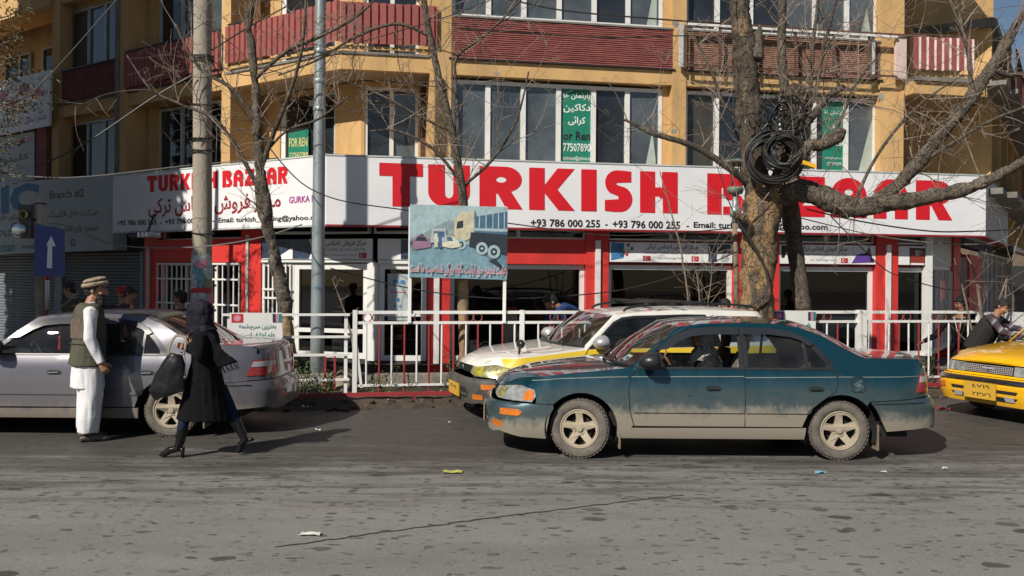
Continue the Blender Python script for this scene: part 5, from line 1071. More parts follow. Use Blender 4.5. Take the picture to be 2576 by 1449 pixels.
bare_tree('plane_tree', 'thick old tree with peeling tan bark, broken top and cables hung on it', [
 ('trunk', [(1905,1010,YT,52),(1905,900,YT,48),(1905,780,YT,45),(1906,700,YT,44),(1910,620,YT,46),(1915,560,YT,50),(1919,520,YT,50),(1924,480,YT,48),(1928,450,YT,46)], 'bark_thick', 26, .035, 0),
 ('main_stem', [(1918,500,YT,44),(1897,430,YT,31),(1890,360,YT-.05,29),(1884,290,YT-.05,31),(1880,230,YT,33),(1876,170,YT,33),(1872,110,YT,30),(1868,60,YT,27),(1862,0,YT,26),(1856,-80,YT,27)], 'bark_upper', 20, .05, 9),
 ('broken_stem', [(1950,500,YT,44),(1975,440,YT+.05,34),(1988,380,YT+.05,33),(1996,320,YT+.05,33),(2002,270,YT+.05,32),(2004,232,YT+.05,30),(2006,214,YT+.05,22)], 'bark_upper', 18, .09, 8),
 ('low_limb', [(1945,490,YT,36),(2000,482,YT-.1,30),(2060,492,YT-.2,30),(2110,512,YT-.3,30),(2160,522,YT-.4,26),(2230,514,YT-.5,22),(2320,498,YT-.6,20),(2420,478,YT-.7,18),(2500,448,YT-.8,16),(2590,395,YT-.9,14)], 'bark_grey', 16, .05, 12),
 ('rising_limb', [(2180,515,YT-.4,16),(2220,492,YT-.3,16),(2262,462,YT-.3,17),(2300,420,YT-.3,19),(2340,375,YT-.2,18),(2385,318,YT-.2,17),(2430,262,YT-.2,17),(2462,215,YT-.2,17),(2500,165,YT-.1,15),(2530,110,YT,13),(2560,55,YT,12),(2600,0,YT,10)], 'bark_grey', 14, .05, 16),
 ('side_limb', [(1960,440,YT,18),(2000,425,YT-.1,17),(2030,368,YT-.2,15),(2065,365,YT-.3,15),(2105,345,YT-.3,17),(2118,325,YT-.3,12)], 'bark_grey', 12, .08, 8),
 ('short_limb', [(2010,330,YT,12),(2050,285,YT,10),(2080,245,YT,8),(2115,222,YT,8),(2122,215,YT,5)], 'bark_grey', 10, .08, 4),
 ('stub', [(1885,585,YT-.1,20),(1870,560,YT-.25,15),(1856,545,YT-.32,13),(1850,540,YT-.34,12)], 'bark_thick', 12, .12, 3),
 ('torn_spike', [(1895,150,YT-.05,22),(1905,110,YT-.05,16),(1910,80,YT-.05,9),(1912,62,YT-.05,3)], 'bark_grey', 9, .15, 0),
 ('branch', [(1893,470,YT,10),(1830,420,YT-.2,9),(1760,375,YT-.3,8),(1700,352,YT-.4,7),(1640,335,YT-.4,6),(1570,300,YT-.4,3)], 'bark_grey', 8, .05, 8),
 ('branch', [(2028,330,YT,5),(2035,260,YT,5),(2042,180,YT,5),(2046,100,YT,5),(2055,30,YT,4),(2060,-40,YT,4)], 'bark_grey', 7, .03, 8),
 ('branch', [(2035,290,YT,4),(2060,190,YT,4),(2080,90,YT-.2,4),(2110,-20,YT-.3,3)], 'bark_grey', 6, .03, 7),
 ('branch', [(2150,510,YT-.4,5),(2190,420,YT-.4,4),(2250,330,YT-.5,4),(2330,250,YT-.5,3),(2420,190,YT-.5,2)], 'bark_grey', 6, .03, 7),
 ('branch', [(2440,255,YT-.2,6),(2440,160,YT-.1,6),(2420,70,YT,5),(2400,-20,YT,4)], 'bark_grey', 7, .03, 8),
 ('branch', [(2490,170,YT-.1,7),(2540,190,YT-.1,6),(2590,180,YT,5)], 'bark_grey', 7, .03, 4),
 ('branch', [(2090,350,YT-.3,4),(2120,290,YT-.3,4),(2160,200,YT-.3,3),(2230,120,YT-.3,2)], 'bark_grey', 6, .03, 6),
 ('branch', [(2300,420,YT-.3,5),(2420,345,YT-.3,4),(2500,300,YT-.3,4),(2600,262,YT-.3,3)], 'bark_grey', 6, .03, 6),
 ('branch', [(1875,300,YT,5),(1820,260,YT,5),(1790,180,YT,4),(1740,80,YT,3)], 'bark_grey', 6, .03, 6),
], 0, 21, P(1905,985,YT), 'bark_thick', 1.15)
bare_tree('slim_tree', 'dark slim tree rising straight behind the thick trunk', [
 ('trunk', [(2024,985,YT+.5,24),(2022,880,YT+.5,22),(2020,780,YT+.5,21)], 'bark_pale', 12, .03, 0),
 ('upper_trunk', [(2020,780,YT+.5,21),(2010,700,YT+.5,20),(1998,610,YT+.5,20),(1990,540,YT+.5,24),(1982,480,YT+.5,20),(1984,400,YT+.5,14),(1986,330,YT+.4,12),(1976,240,YT+.4,12),(1968,160,YT+.4,12),(1966,80,YT+.4,11),(1970,-40,YT+.4,9)], 'bark_grey', 12, .05, 22),
 ('branch', [(1990,560,YT+.5,7),(1960,500,YT+.4,5),(1900,430,YT+.4,4),(1850,330,YT+.4,3)], 'bark_grey', 6, .05, 5)], 0, 33, P(2022,985,YT+.5), 'bark_grey', 1.0)
bare_tree('leaning_tree', 'leaning street tree with pale stripped lower trunk near the slogan board', [
 ('trunk', [(733,990,11.6,15),(733,930,11.6,15),(727,860,11.6,16),(718,790,11.6,17)], 'bark_pale', 14, .04, 0),
 ('upper_trunk', [(718,790,11.6,17),(712,740,11.6,20),(700,690,11.6,18),(686,620,11.6,17),(672,560,11.6,18),(662,500,11.6,17),(655,440,11.65,15),(650,380,11.7,13),(648,300,11.7,12),(642,220,11.7,10),(634,130,11.7,9),(626,60,11.7,8),(640,-40,11.7,7)], 'bark_grey', 14, .07, 20),
 ('branch', [(655,430,11.7,6),(690,330,11.6,6),(730,230,11.5,5),(760,120,11.4,4),(770,-20,11.4,3)], 'bark_grey', 7, .04, 10),
 ('branch', [(648,470,11.7,6),(600,380,11.6,5),(540,300,11.5,5),(450,260,11.5,4),(380,225,11.5,3),(320,140,11.5,2)], 'bark_grey', 7, .04, 9),
 ('branch', [(645,300,11.7,6),(580,220,11.6,5),(500,170,11.5,4),(440,60,11.5,3)], 'bark_grey', 7, .04, 9),
 ('branch', [(640,200,11.7,5),(720,130,11.6,5),(810,90,11.5,4),(900,40,11.5,3),(960,-20,11.5,2)], 'bark_grey', 7, .04, 8),
 ('branch', [(655,400,11.7,4),(720,330,11.6,3),(800,300,11.5,3),(880,240,11.5,2)], 'bark_grey', 6, .04, 6),
], 0, 45, P(733,985,11.6), 'bark_grey', .95)
bare_tree('leaning_tree', 'thin bare tree leaning left in front of the first pillar, behind the billboard', [
 ('trunk', [(1166,960,11.9,13),(1167,860,11.9,13),(1165,760,11.9,13),(1164,700,11.9,13)], 'bark_pale', 12, .10, 0),
 ('upper_trunk', [(1164,700,11.9,13),(1163,600,11.95,13),(1166,520,12,12),(1158,450,12,11),(1147,380,12,10),(1128,290,12,9),(1105,200,12,9),(1088,120,12,8),(1072,40,12,8),(1060,-50,12,7)], 'bark_grey', 12, .06, 26),
 ('branch', [(1152,400,12,5),(1152,300,12,5),(1146,200,12,4),(1152,140,12,4),(1230,80,12,3),(1330,-20,12,2)], 'bark_grey', 7, .04, 12),
 ('branch', [(1135,330,12,4),(1050,290,11.9,3),(960,240,11.8,3),(860,200,11.8,2)], 'bark_grey', 6, .04, 8),
 ('branch', [(1160,460,12,4),(1090,375,11.9,4),(1000,330,11.8,3),(930,330,11.8,2)], 'bark_grey', 6, .04, 8),
 ('branch', [(1080,90,12,5),(1000,60,12,4),(900,90,12,4),(800,150,12,3),(700,190,12,2)], 'bark_grey', 6, .04, 8),
 ('branch', [(1163,470,12,4),(1240,400,11.9,4),(1300,300,11.8,3),(1330,180,11.8,2)], 'bark_grey', 6, .04, 5),
], 0, 57, P(1166,985,11.9), 'bark_grey', 1.0)
def loose(tw, rng):
    pass
# fringe of hanging whips and saplings near the shop windows and at the right edge
def sapling(label, base, stems, seed, L=.7):
    t = thing('sapling', label, 'sapling', P(base[0], base[1], base[2]), 'bare saplings along the railing'); rng = random.Random(seed); b = MB()
    for path in stems:
        pts, rad = limb(b, path, 5, jit=.02); spray(b, rng, pts, rad, 9, L, 1, .005, .3)
    put(b, 'stems', M['twig'], t, fix=False)
sapling('bare sapling with thin whips in front of the television banner', (1745,960,12.4), [[(1745,960,12.4,3),(1735,790,12.4,2),(1715,640,12.4,2),(1690,540,12.4,2),(1660,430,12.4,1)],[(1750,960,12.4,3),(1775,800,12.4,2),(1790,690,12.4,1),(1785,620,12.4,1)],[(1740,900,12.4,2),(1760,780,12.4,2),(1752,680,12.4,1)]], 3)
sapling('budding sapling at the right edge in front of the dark doorway', (2480,960,12.6), [[(2475,960,12.6,4),(2470,820,12.6,4),(2455,700,12.6,3),(2430,640,12.6,1)],[(2480,950,12.6,4),(2500,800,12.6,3),(2540,680,12.6,2),(2560,600,12.6,1)],[(2478,950,12.6,3),(2520,820,12.6,3),(2536,650,12.6,1)],[(2470,960,12.6,3),(2430,760,12.6,2),(2400,650,12.6,1)]], 4, .6)
sapling('dry twiggy sapling leaning between the railing and the glass door', (905,960,12.4), [[(900,960,12.4,3),(885,850,12.4,3),(862,770,12.4,2),(835,700,12.4,1)]], 6, .25)
M['leaf'] = mat('young_green_leaf', (.07,.13,.025), .6, var=.4, vscale=20); M['stemm'] = mat('green_stem', (.12,.11,.05), .8)
def shrub(x, y, h, label, seed, w_=.16, o=.0, leaves=110):
    rng = random.Random(seed); u = FP.u(x, y, o); c = FP.w(u, o, .08); t = thing('shrub', label, 'shrub', c, 'young shrubs in the verge bed'); b = MB(); lf = MB()
    for k in range(7):
        p = Vector((rng.uniform(-.04,.04), rng.uniform(-.04,.04), 0)); d = Vector((rng.gauss(0,.28), rng.gauss(0,.2), 1)).normalized(); pts = [p]; hh = h*rng.uniform(.6,1.05)
        for i in range(7): d = (d+Vector((rng.gauss(0,.12), rng.gauss(0,.1), .05))).normalized(); pts.append(pts[-1]+d*hh/7)
        b.tube(pts, [.006*(1-.8*i/7) for i in range(8)], 4)
        for _ in range(leaves//7):
            i = rng.uniform(1.5, 7); a = pts[int(i)].lerp(pts[min(7,int(i)+1)], i%1)+Vector((rng.gauss(0,.035), rng.gauss(0,.035), rng.gauss(0,.02))); s_ = rng.uniform(.012,.028); n1 = Vector((rng.gauss(0,1),rng.gauss(0,1),rng.gauss(0,1))).normalized(); n2 = n1.orthogonal().normalized()
            lf.add([a-n1*s_, a+n2*s_*.5, a+n1*s_, a-n2*s_*.5], [(0,1,2,3)])
    b.build('stems', M['stemm'], t, fix=False); kind(lf.build('leaves', M['leaf'], t, fix=False), 'stuff')
for i, (x, y, h, lab, lv) in enumerate(((762,985,.62,'leafy green shrub left of the steel pole',150),(795,985,.48,'green shrub close to the steel pole foot',120),(826,985,.42,'low green shrub right of the steel pole',90),(938,975,.36,'grey sparse shrub under the railing corner',40),(962,975,.50,'leafy shrub in the third railing gap',90),(1030,975,.40,'dry sparse shrub below the billboard',14),(1112,980,.45,'small shrub by the first red pillar',50),(1143,985,.66,'tall green shrub beside the white taxi nose',150),(2232,960,.50,'green shrub behind the teal boot lid',120),(2262,960,.52,'yellowish shrub in front of the right pillar',100),(2325,965,.66,'green shrub between the teal boot and the yellow taxi',150),(2405,960,.4,'low shrub behind the yellow bonnet',80))): shrub(x, y, h, lab, 70+i, leaves=lv)
# large evergreen off to the left that shades the left facade; its twigs reach into the picture
M['needle'] = mat('dark_evergreen_leaf', (.045,.055,.022), .8, var=.5, vscale=5)
def evergreen(name, label, c, h, rad, n, seed, zlo=2.2, leaf=.16):
    rng = random.Random(seed); t = thing(name, label, 'tree', (c[0], c[1], 0)); b = MB(); b.tube([(0,0,-.2),(0,.05,h*.5),(.1,0,h)], [.32,.2,.05], 12); b.build('trunk', M['bark_grey'], t, smooth=True)
    lf = MB()
    for _ in range(n):
        z = rng.uniform(zlo, h); k = (1-abs((z-zlo)/(h-zlo)-.4)**2*1.2); a = rng.uniform(0, 6.283); r = rad*k*math.sqrt(rng.random()); p = Vector((math.cos(a)*r, math.sin(a)*r, z+rng.gauss(0,.1)))
        n1 = Vector((rng.gauss(0,1),rng.gauss(0,1),rng.gauss(0,.6))).normalized(); n2 = n1.orthogonal().normalized(); s_ = leaf*rng.uniform(.5,1.3)
        lf.add([p-n1*s_, p+n2*s_*.35, p+n1*s_, p-n2*s_*.35], [(0,1,2,3)])
    kind(lf.build('crown', M['needle'], t, fix=False), 'stuff')
evergreen('evergreen_tree', 'tall dense evergreen tree left of the view, shading the left facade', (-14.9,14.6), 15.5, 4.7, 60000, 5, 1.2, .2)
evergreen('evergreen_tree', 'small round evergreen added out of view on the left to shade the road sign', (-11.5,6.0), 10.0, 1.5, 9000, 6, 7.0, .15)  # unseen tree added so its crown shades the blue sign and signal post
t = thing('evergreen_bough', 'sparse evergreen tree whose brown tipped twigs hang in at the left edge', 'tree', P(-110,980,13.6)); rng = random.Random(9); b = MB(); lf = MB()
b.tube([P(-95,980,13.6), P(-85,500,13.6), P(-70,100,13.6), P(-60,-200,13.6)], [.12,.1,.08,.05], 10)
for path in ([(-80,60),(20,40),(55,15)],[(-80,130),(10,110),(48,80)],[(-80,190),(20,160),(60,165)],[(-80,290),(30,255),(80,235),(118,190)],[(-80,250),(10,215),(45,200)],[(-80,340),(20,300),(60,270)],[(-80,20),(0,90),(30,150)],[(-80,400),(-10,370),(40,350)],[(-80,480),(-20,440),(30,425)],[(-60,300),(50,262),(98,250)]):
    pts = [P(x, y, 13.5+rng.uniform(-.3,.3)) for x, y in path]; sp_ = [Vector(p) for p in smoothpath([tuple(p) for p in pts], 8)]; b.tube(sp_, [.018*(1-.8*i/len(sp_)) for i in range(len(sp_))], 5)
    for _ in range(170):
        p = rng.choice(sp_[2:])+Vector((rng.gauss(0,.10), rng.gauss(0,.10), rng.gauss(-.01,.09))); n1 = Vector((rng.gauss(.2,1),rng.gauss(0,1),rng.gauss(0,.8))).normalized(); n2 = n1.orthogonal().normalized(); s_ = rng.uniform(.02,.05); lf.add([p-n1*s_, p+n2*s_*.3, p+n1*s_, p-n2*s_*.3], [(0,1,2,3)])
put(b, 'trunk', M['twig'], t, fix=False); kind(put(lf, 'foliage', mat('bronze_evergreen_leaf', (.10,.085,.035), .8, var=.5, vscale=9), t, fix=False), 'stuff')
# ---------------- cars ----------------
def paint(name, c, metal=.25, mud=1.0, mudc=(.235,.198,.15), rough=.32, zm=.47, band=None, coat=1.0):
    m = mat(name, c, rough, metal=metal, var=.05, vscale=3, coat=coat); n = m.node_tree; L = n.links.new; b = n.nodes['Principled BSDF']; N = n.nodes.new
    prev = b.inputs['Base Color'].links[0].from_socket; tc = [x for x in n.nodes if x.type == 'TEX_COORD'][0]; sx = N('ShaderNodeSeparateXYZ'); L(tc.outputs['Object'], sx.inputs[0])
    def mth(op, a, bb):
        q = N('ShaderNodeMath'); q.operation = op
        for i, v in enumerate((a, bb)):
            if isinstance(v, (int, float)): q.inputs[i].default_value = v
            else: L(v, q.inputs[i])
        return q.outputs[0]
    def rng(v, a, bb, c_=0, d=1):
        r = N('ShaderNodeMapRange'); L(v, r.inputs[0]); r.inputs[1].default_value = a; r.inputs[2].default_value = bb; r.inputs[3].default_value = c_; r.inputs[4].default_value = d; return r.outputs[0]
    if band:   # painted yellow stripe below the belt line
        bm_ = mth('MULTIPLY', mth('GREATER_THAN', sx.outputs[2], mth('ADD', mth('MULTIPLY', mth('MAXIMUM', mth('SUBTRACT', sx.outputs[0], .7), 0), -.11), .60)), mth('LESS_THAN', sx.outputs[2], mth('ADD', mth('MULTIPLY', mth('MAXIMUM', mth('SUBTRACT', sx.outputs[0], .7), 0), -.10), .85)))
        bm_ = mth('MULTIPLY', bm_, mth('LESS_THAN', sx.outputs[0], 1.74))
        q = N('ShaderNodeMix'); q.data_type = 'RGBA'; L(bm_, q.inputs[0]); L(prev, q.inputs[6]); q.inputs[7].default_value = (*band, 1); prev = q.outputs[2]
    def noise(s, st=(1,1,1), d=8, r=.7):
        mp = N('ShaderNodeMapping'); mp.inputs['Scale'].default_value = st; L(tc.outputs['Object'], mp.inputs[0]); z = N('ShaderNodeTexNoise'); z.inputs['Scale'].default_value = s; z.inputs['Detail'].default_value = d; z.inputs['Roughness'].default_value = r; L(mp.outputs[0], z.inputs['Vector']); return z.outputs[0]
    zz = mth('ADD', sx.outputs[2], mth('MULTIPLY', mth('SUBTRACT', noise(5, (1,1,.7)), .5), .30)); zz = mth('ADD', zz, mth('MULTIPLY', mth('SUBTRACT', noise(16), .5), .16))
    zz = mth('ADD', zz, rng(sx.outputs[0], 1.25, 1.7, 0, .16*(1 if mud > .9 else 0))); zz = mth('ADD', zz, rng(sx.outputs[0], -1.3, -1.8, 0, .07*(1 if mud > .9 else 0)))
    haze = rng(zz, zm+.32, zm-.10, 0, .30); core = rng(zz, zm+.05, zm-.09, 0, .93); wx = mth('MULTIPLY', rng(noise(30, (1,1,1), 6), .60, .72), rng(sx.outputs[2], .85, .45))
    f = mth('MULTIPLY', mth('MAXIMUM', mth('MAXIMUM', haze, core), mth('MULTIPLY', wx, .6)), mud)
    q = N('ShaderNodeMix'); q.data_type = 'RGBA'; L(f, q.inputs[0]); L(prev, q.inputs[6]); q.inputs[7].default_value = (*mudc, 1); L(q.outputs[2], b.inputs['Base Color'])
    sc_ = rng(noise(7, (.35,1,2.4), 9, .75), .60, .66, 1, .25); f = mth('MULTIPLY', f, mth('MAXIMUM', sc_, rng(sx.outputs[2], .44, .38)))
    L(f, q.inputs[0])
    L(rng(f, 0, .6, rough, .85), b.inputs['Roughness']); L(rng(f, 0, .5, coat, 0), b.inputs['Coat Weight']); L(rng(f, 0, .5, metal, 0), b.inputs['Metallic'])
    return m
M['car_glass'] = thin_glass('car_glass', (.86,.89,.88), 1.45, dust=.02); M['car_glass_tint'] = thin_glass('tinted_car_glass', (.60,.66,.66), 1.5, dust=.05); M['screen'] = thin_glass('windscreen_glass', (.74,.78,.76), 1.62, dust=.05)
M['trim_black'] = mat('black_trim', (.018,.019,.021), .38, var=.2, dirt=.25, dirtcol=(.08,.07,.06)); M['visor'] = mat('smoked_visor', (.025,.028,.032), .25, coat=.5)
M['tyre'] = mat('dusty_tyre', (.135,.12,.102), .95, var=.22, vscale=9, bump=.3, bscale=90, dirt=.5, dirtcol=(.05,.045,.042), dscale=7); M['rim'] = mat('muddy_beige_wheel', (.37,.315,.235), .7, var=.12, vscale=6, dirt=.3, dirtcol=(.26,.21,.15)); M['liner'] = mat('black_liner', (.012,.011,.011), .9)
M['mudflap'] = mat('muddy_flap', (.22,.18,.13), .9, var=.2); M['lamp_clear'] = mat('headlamp_lens', (.50,.52,.50), .12, metal=.55, coat=1, var=.3, vscale=14); M['lamp_yellow'] = mat('yellow_tinted_lens', (.48,.42,.05), .12, metal=.3, coat=1, var=.3, vscale=16)
M['lamp_orange'] = mat('amber_lens', (.62,.17,.015), .2, coat=1, var=.2, vscale=30); M['lamp_red'] = mat('red_tail_lens', (.38,.012,.015), .18, coat=1, var=.15, vscale=25); M['lamp_grey'] = mat('smoky_tail_lens', (.42,.40,.40), .2, coat=1)
M['lamp_dull'] = mat('hazy_yellowed_lens', (.36,.33,.16), .15, metal=.4, coat=1, var=.4, vscale=18)
M['chrome'] = mat('worn_chrome', (.55,.55,.56), .2, metal=1, var=.15); M['plate'] = mat('yellow_plate', (.62,.36,.03), .5, dirt=.3); M['seat'] = mat('car_seat_cloth', (.045,.04,.038), .9, var=.3, vscale=20); M['seat_cover'] = mat('patterned_seat_cover', (.16,.14,.125), .8, var=.5, vscale=40); M['dash'] = mat('dashboard', (.03,.03,.032), .7); M['pinstripe'] = mat('pale_pinstripe', (.20,.24,.22), .5)
class Body:
    def __init__(s, kindn):
        s.k = kindn; s.a = 2.135; s.ar = 2.275; s.b = .835; old = kindn == 'old'
        s.nf, s.nr = (7.0, 6) if old else (4.2, 5.2)
        s.side = [(0,.12),(.10,.10),(.17,.05),(.25,.022),(.40,.006),(.47,0),(.58,.0),(.68,.008),(.76,.022),(.82,.040),(.872,.064),(.95,.084),(1.03,.110),(1.11,.145),(1.19,.190),(1.25,.232),(1.29,.270),(1.5,.45)]
        s.front = [(0,.12),(.12,.10),(.20,.03),(.33,0),(.48,0),(.515,.035),(.53,.06),(.60,.085),(.66,.13),(.72,.20),(.9,.45)] if not old else [(0,.12),(.12,.12),(.20,.04),(.33,0),(.50,0),(.54,.05),(.56,.07),(.68,.09),(.70,.10),(.78,.22),(.9,.4)]
        s.rear = [(0,.12),(.15,.10),(.25,.01),(.35,0),(.56,0),(.585,.035),(.70,.045),(.87,.062),(.935,.078),(.965,.095),(1.3,.40)]
        T = []; n = 1600
        for i in range(n+1):
            th = math.pi*i/n; c = math.cos(th); e = s.nf if c > 0 else s.nr
            T.append(((s.a if c > 0 else -s.ar)*abs(c)**(2/e), s.b*abs(math.sin(th))**(2/e)))
        s.T = T; s.U = [0]
        for i in range(n): s.U.append(s.U[-1]+math.hypot(T[i+1][0]-T[i][0], T[i+1][1]-T[i][1]))
        s.L = s.U[-1]
    @staticmethod
    def itp(tb, z):
        if z <= tb[0][0]: return tb[0][1]
        for (a, p), (c, q) in zip(tb, tb[1:]):
            if z <= c: return p+(q-p)*(z-a)/(c-a)
        return tb[-1][1]
    def base(s, u):
        u = min(max(u, 0), s.L); import bisect as B_; i = min(max(B_.bisect_right(s.U, u)-1, 0), len(s.T)-2); d = s.U[i+1]-s.U[i]; t = (u-s.U[i])/d if d else 0
        a, c = s.T[i], s.T[i+1]; j0, j1 = max(i-12,0), min(i+13,len(s.T)-1); tx, ty = s.T[j1][0]-s.T[j0][0], s.T[j1][1]-s.T[j0][1]; l = math.hypot(tx, ty) or 1
        if i < 12: tx, ty, l = 0, 1, 1
        if i > len(s.T)-14: tx, ty, l = 0, -1, 1
        return a[0]+(c[0]-a[0])*t, a[1]+(c[1]-a[1])*t, ty/l, -tx/l
    def S(s, u, z, off=0, sd=1):
        x, y, nx, ny = s.base(u); ds = s.itp(s.side, z); w = 0
        sm = lambda t: max(0, min(1, t))**2*(3-2*max(0, min(1, t)))
        if x > 0: w = sm((x-1.55)/.42); de = s.itp(s.front, z)
        else: w = sm((-x-1.82)/.38); de = s.itp(s.rear, z)
        d = ds*(1-w)+de*w-off; return Vector((x-nx*d, sd*(y-ny*d), z))
    @staticmethod
    def X(x): return x if x > -1.5 else -1.5+(x+1.5)*1.22
    def inv(s, x, z):
        x = s.X(x)
        lo, hi = 0, s.L
        for _ in range(24):
            m = (lo+hi)/2
            if s.S(m, z).x > x: lo = m
            else: hi = m
        return (lo+hi)/2
    def uz(s, pts): return [(s.inv(x, z), z) for x, z in pts]
def inpoly(p, L):
    c = False; n = len(L); x, y = p
    for i in range(n):
        x1, y1 = L[i]; x2, y2 = L[(i+1) % n]
        if (y1 > y) != (y2 > y) and x < (x2-x1)*(y-y1)/(y2-y1)+x1: c = not c
    return c
def dens(L, st):
    o = []
    for i in range(len(L)):
        a, b = L[i], L[(i+1) % len(L)]; n = max(1, int(math.hypot(b[0]-a[0], b[1]-a[1])/st))
        for k in range(n): o.append((a[0]+(b[0]-a[0])*k/n, a[1]+(b[1]-a[1])*k/n))
    return o
PC = {}
def flat_panel(loops, st=.05):
    key = str(loops)+str(st)
    if key in PC: return PC[key]
    L = [dens(l, st) for l in loops]; pts = [p for l in L for p in l]; ed = []; k = 0
    for l in L: ed += [(k+i, k+(i+1) % len(l)) for i in range(len(l))]; k += len(l)
    xs = [p[0] for p in L[0]]; ys = [p[1] for p in L[0]]; x = min(xs)+st*.5; bnd = list(pts)
    while x < max(xs):
        y = min(ys)+st*.5
        while y < max(ys):
            if inpoly((x, y), L[0]) and not any(inpoly((x, y), h) for h in L[1:]) and min((x-p[0])**2+(y-p[1])**2 for p in bnd) > (st*.45)**2: pts.append((x, y))
            y += st
        x += st
    r = delaunay_2d_cdt([Vector(p) for p in pts], ed, [], 0, 1e-6); V = [(v.x, v.y) for v in r[0]]; F = []
    for f in r[2]:
        c = (sum(V[i][0] for i in f)/len(f), sum(V[i][1] for i in f)/len(f))
        if inpoly(c, L[0]) and not any(inpoly(c, h) for h in L[1:]): F.append(tuple(f))
    PC[key] = (V, F, L); return PC[key]
def make_car(kindn, pmat, T, opt):
    """build every part under Empty T in car space: x forward, y left, z up"""
    B = Body(kindn); old = kindn == 'old'; wag = kindn == 'wagon'
    def P_(name, loops, m, par, off=0, st=.055, flange=.018, sds=(1,-1), conv=True, smooth=True, label=None):
        out = []
        L2 = [B.uz(l) if conv else l for l in loops]; V, F, LL = flat_panel(L2, st)
        for sd in sds:
            b = MB(); b.add([B.S(u, z, off, sd) for u, z in V], [f if sd < 0 else f[::-1] for f in F])
            if flange:
                for l in LL:
                    n = len(l); p0 = [B.S(u, z, off, sd) for u, z in l]; p1 = [B.S(u, z, off-flange, sd) for u, z in l]; q = len(b.v); b.v += [tuple(v) for v in p0+p1]
                    for i in range(n): j = (i+1) % n; b.f.append((q+i, q+j, q+n+j, q+n+i)); b.m.append(0)
            pr = par[0 if sd > 0 else 1] if isinstance(par, list) else par
            b_ = b.build(name, m, pr, smooth=smooth, fix=False, label=label)
            if smooth: b_.data.set_sharp_from_angle(angle=R(50))
            out.append(b_)
        return out
    def seam(pts, par, r=.0042, m=None, off=.001, name='door_seam', sds=(1,-1), closed=False):
        o = []
        for sd in sds:
            q = B.uz(dens(pts, .06)[:None if closed else -max(1,1)] if False else pts); ps = []
            for i in range(len(q)-1):
                for k in range(4): ps.append(B.S(lerp(q[i][0],q[i+1][0],k/4), lerp(q[i][1],q[i+1][1],k/4), off, sd))
            ps.append(B.S(q[-1][0], q[-1][1], off, sd)); b = MB(); b.tube(ps, r, 5); pr = par[0 if sd > 0 else 1] if isinstance(par, list) else par; o.append(b.build(name, m or M['liner'], pr))
        return o
    def rows(name, rw, m, par, s0=-1, s1=1, nc=16, sub=4, p=2.3, edge=True):
        rr = smoothpath(rw, sub) if sub > 1 else rw; b = MB(); nr_ = len(rr)
        for xe, ze, xc, zc in rr:
            xc = B.X(xc)
            e = B.S(B.inv(xe, ze), ze); ye = e.y
            for k in range(nc+1):
                t = lerp(s0, s1, k/nc); f = 1-abs(t)**p; b.v.append((lerp(e.x, xc, f), ye*t, lerp(ze, zc, f)))
        for i in range(nr_-1):
            for k in range(nc): b.f.append((i*(nc+1)+k, (i+1)*(nc+1)+k, (i+1)*(nc+1)+k+1, i*(nc+1)+k+1)); b.m.append(0)
        return b.build(name, m, par, smooth=True, fix=True)
    # ---- outline curves ----
    if not old: sh = [(1.978,.645),(1.815,.728),(1.48,.79),(1.012,.842),(.727,.872)]; hoodc = [(2.055,.652),(1.93,.742),(1.60,.808),(1.10,.852),(.90,.872)]
    else: sh = [(1.985,.705),(1.80,.745),(1.48,.80),(1.012,.86),(.727,.885)]; hoodc = [(2.045,.715),(1.93,.785),(1.60,.85),(1.10,.90),(.93,.915)]
    roofe = [(.275,1.251),(.12,1.272),(-.009,1.284),(-.352,1.291),(-.69,1.284),(-.88,1.257)]; roofc = [(.36,1.262),(.20,1.288),(-.009,1.306),(-.352,1.32),(-.69,1.316),(-.985,1.292)]
    ce = [(-.88,1.257),(-1.07,1.19),(-1.257,1.085),(-1.42,1.0),(-1.50,.968)]; cc = [(-.985,1.292),(-1.19,1.225),(-1.42,1.11),(-1.58,1.01),(-1.68,.975)]
    de = [(-1.50,.968),(-1.75,.962),(-1.93,.952),(-1.985,.928),(-1.998,.87)]; dc = [(-1.68,.975),(-1.8,.972),(-1.98,.97),(-2.075,.955),(-2.10,.87)]
    if wag:
        roofe = [(.275,1.251),(.12,1.275),(-.1,1.292),(-.5,1.306),(-1.0,1.306),(-1.5,1.292),(-1.86,1.262)]; roofc = [(.36,1.262),(.20,1.29),(-.1,1.325),(-.5,1.345),(-1.0,1.345),(-1.5,1.33),(-1.90,1.29)]
        ce = [(-1.86,1.262),(-1.93,1.15),(-1.99,1.02),(-2.02,.93)]; cc = [(-1.90,1.29),(-1.99,1.16),(-2.06,1.03),(-2.10,.93)]
    arch = lambda cx, r0, a0, a1, n=14, zc=.285: [(cx-r0*math.cos(R(lerp(a0,a1,i/n))), zc+r0*math.sin(R(lerp(a0,a1,i/n)))) for i in range(n+1)]
    XF, XR = 1.2325, -1.2325; RA = .345
    dF = [(.712,.858),(.765,.78),(.785,.66),(.775,.47),(.735,.33)]       # front edge of the front door, top to bottom
    dtop = [(.712,.858),(.60,.955),(.44,1.09),(.33,1.175),(.20,1.228),(.02,1.246),(-.318,1.25)]
    XB = -.318; sill = .318
    dR = [(-.318,1.25),(-.60,1.246),(-.80,1.215),(-.97,1.14),(-1.09,1.02),(-1.17,.92),(-1.19,.858)]; dRr = [(-1.19,.858),(-1.205,.74),(-1.18,.66),(-1.05,.575),(-.93,.48),(-.86,.32)]
    if wag: dR = [(-.318,1.25),(-.70,1.258),(-.98,1.252),(-1.02,1.22),(-1.10,1.0),(-1.13,.858)]; dRr = [(-1.13,.858),(-1.15,.74),(-1.12,.64),(-1.02,.56),(-.92,.48),(-.86,.32)]
    bot = .20
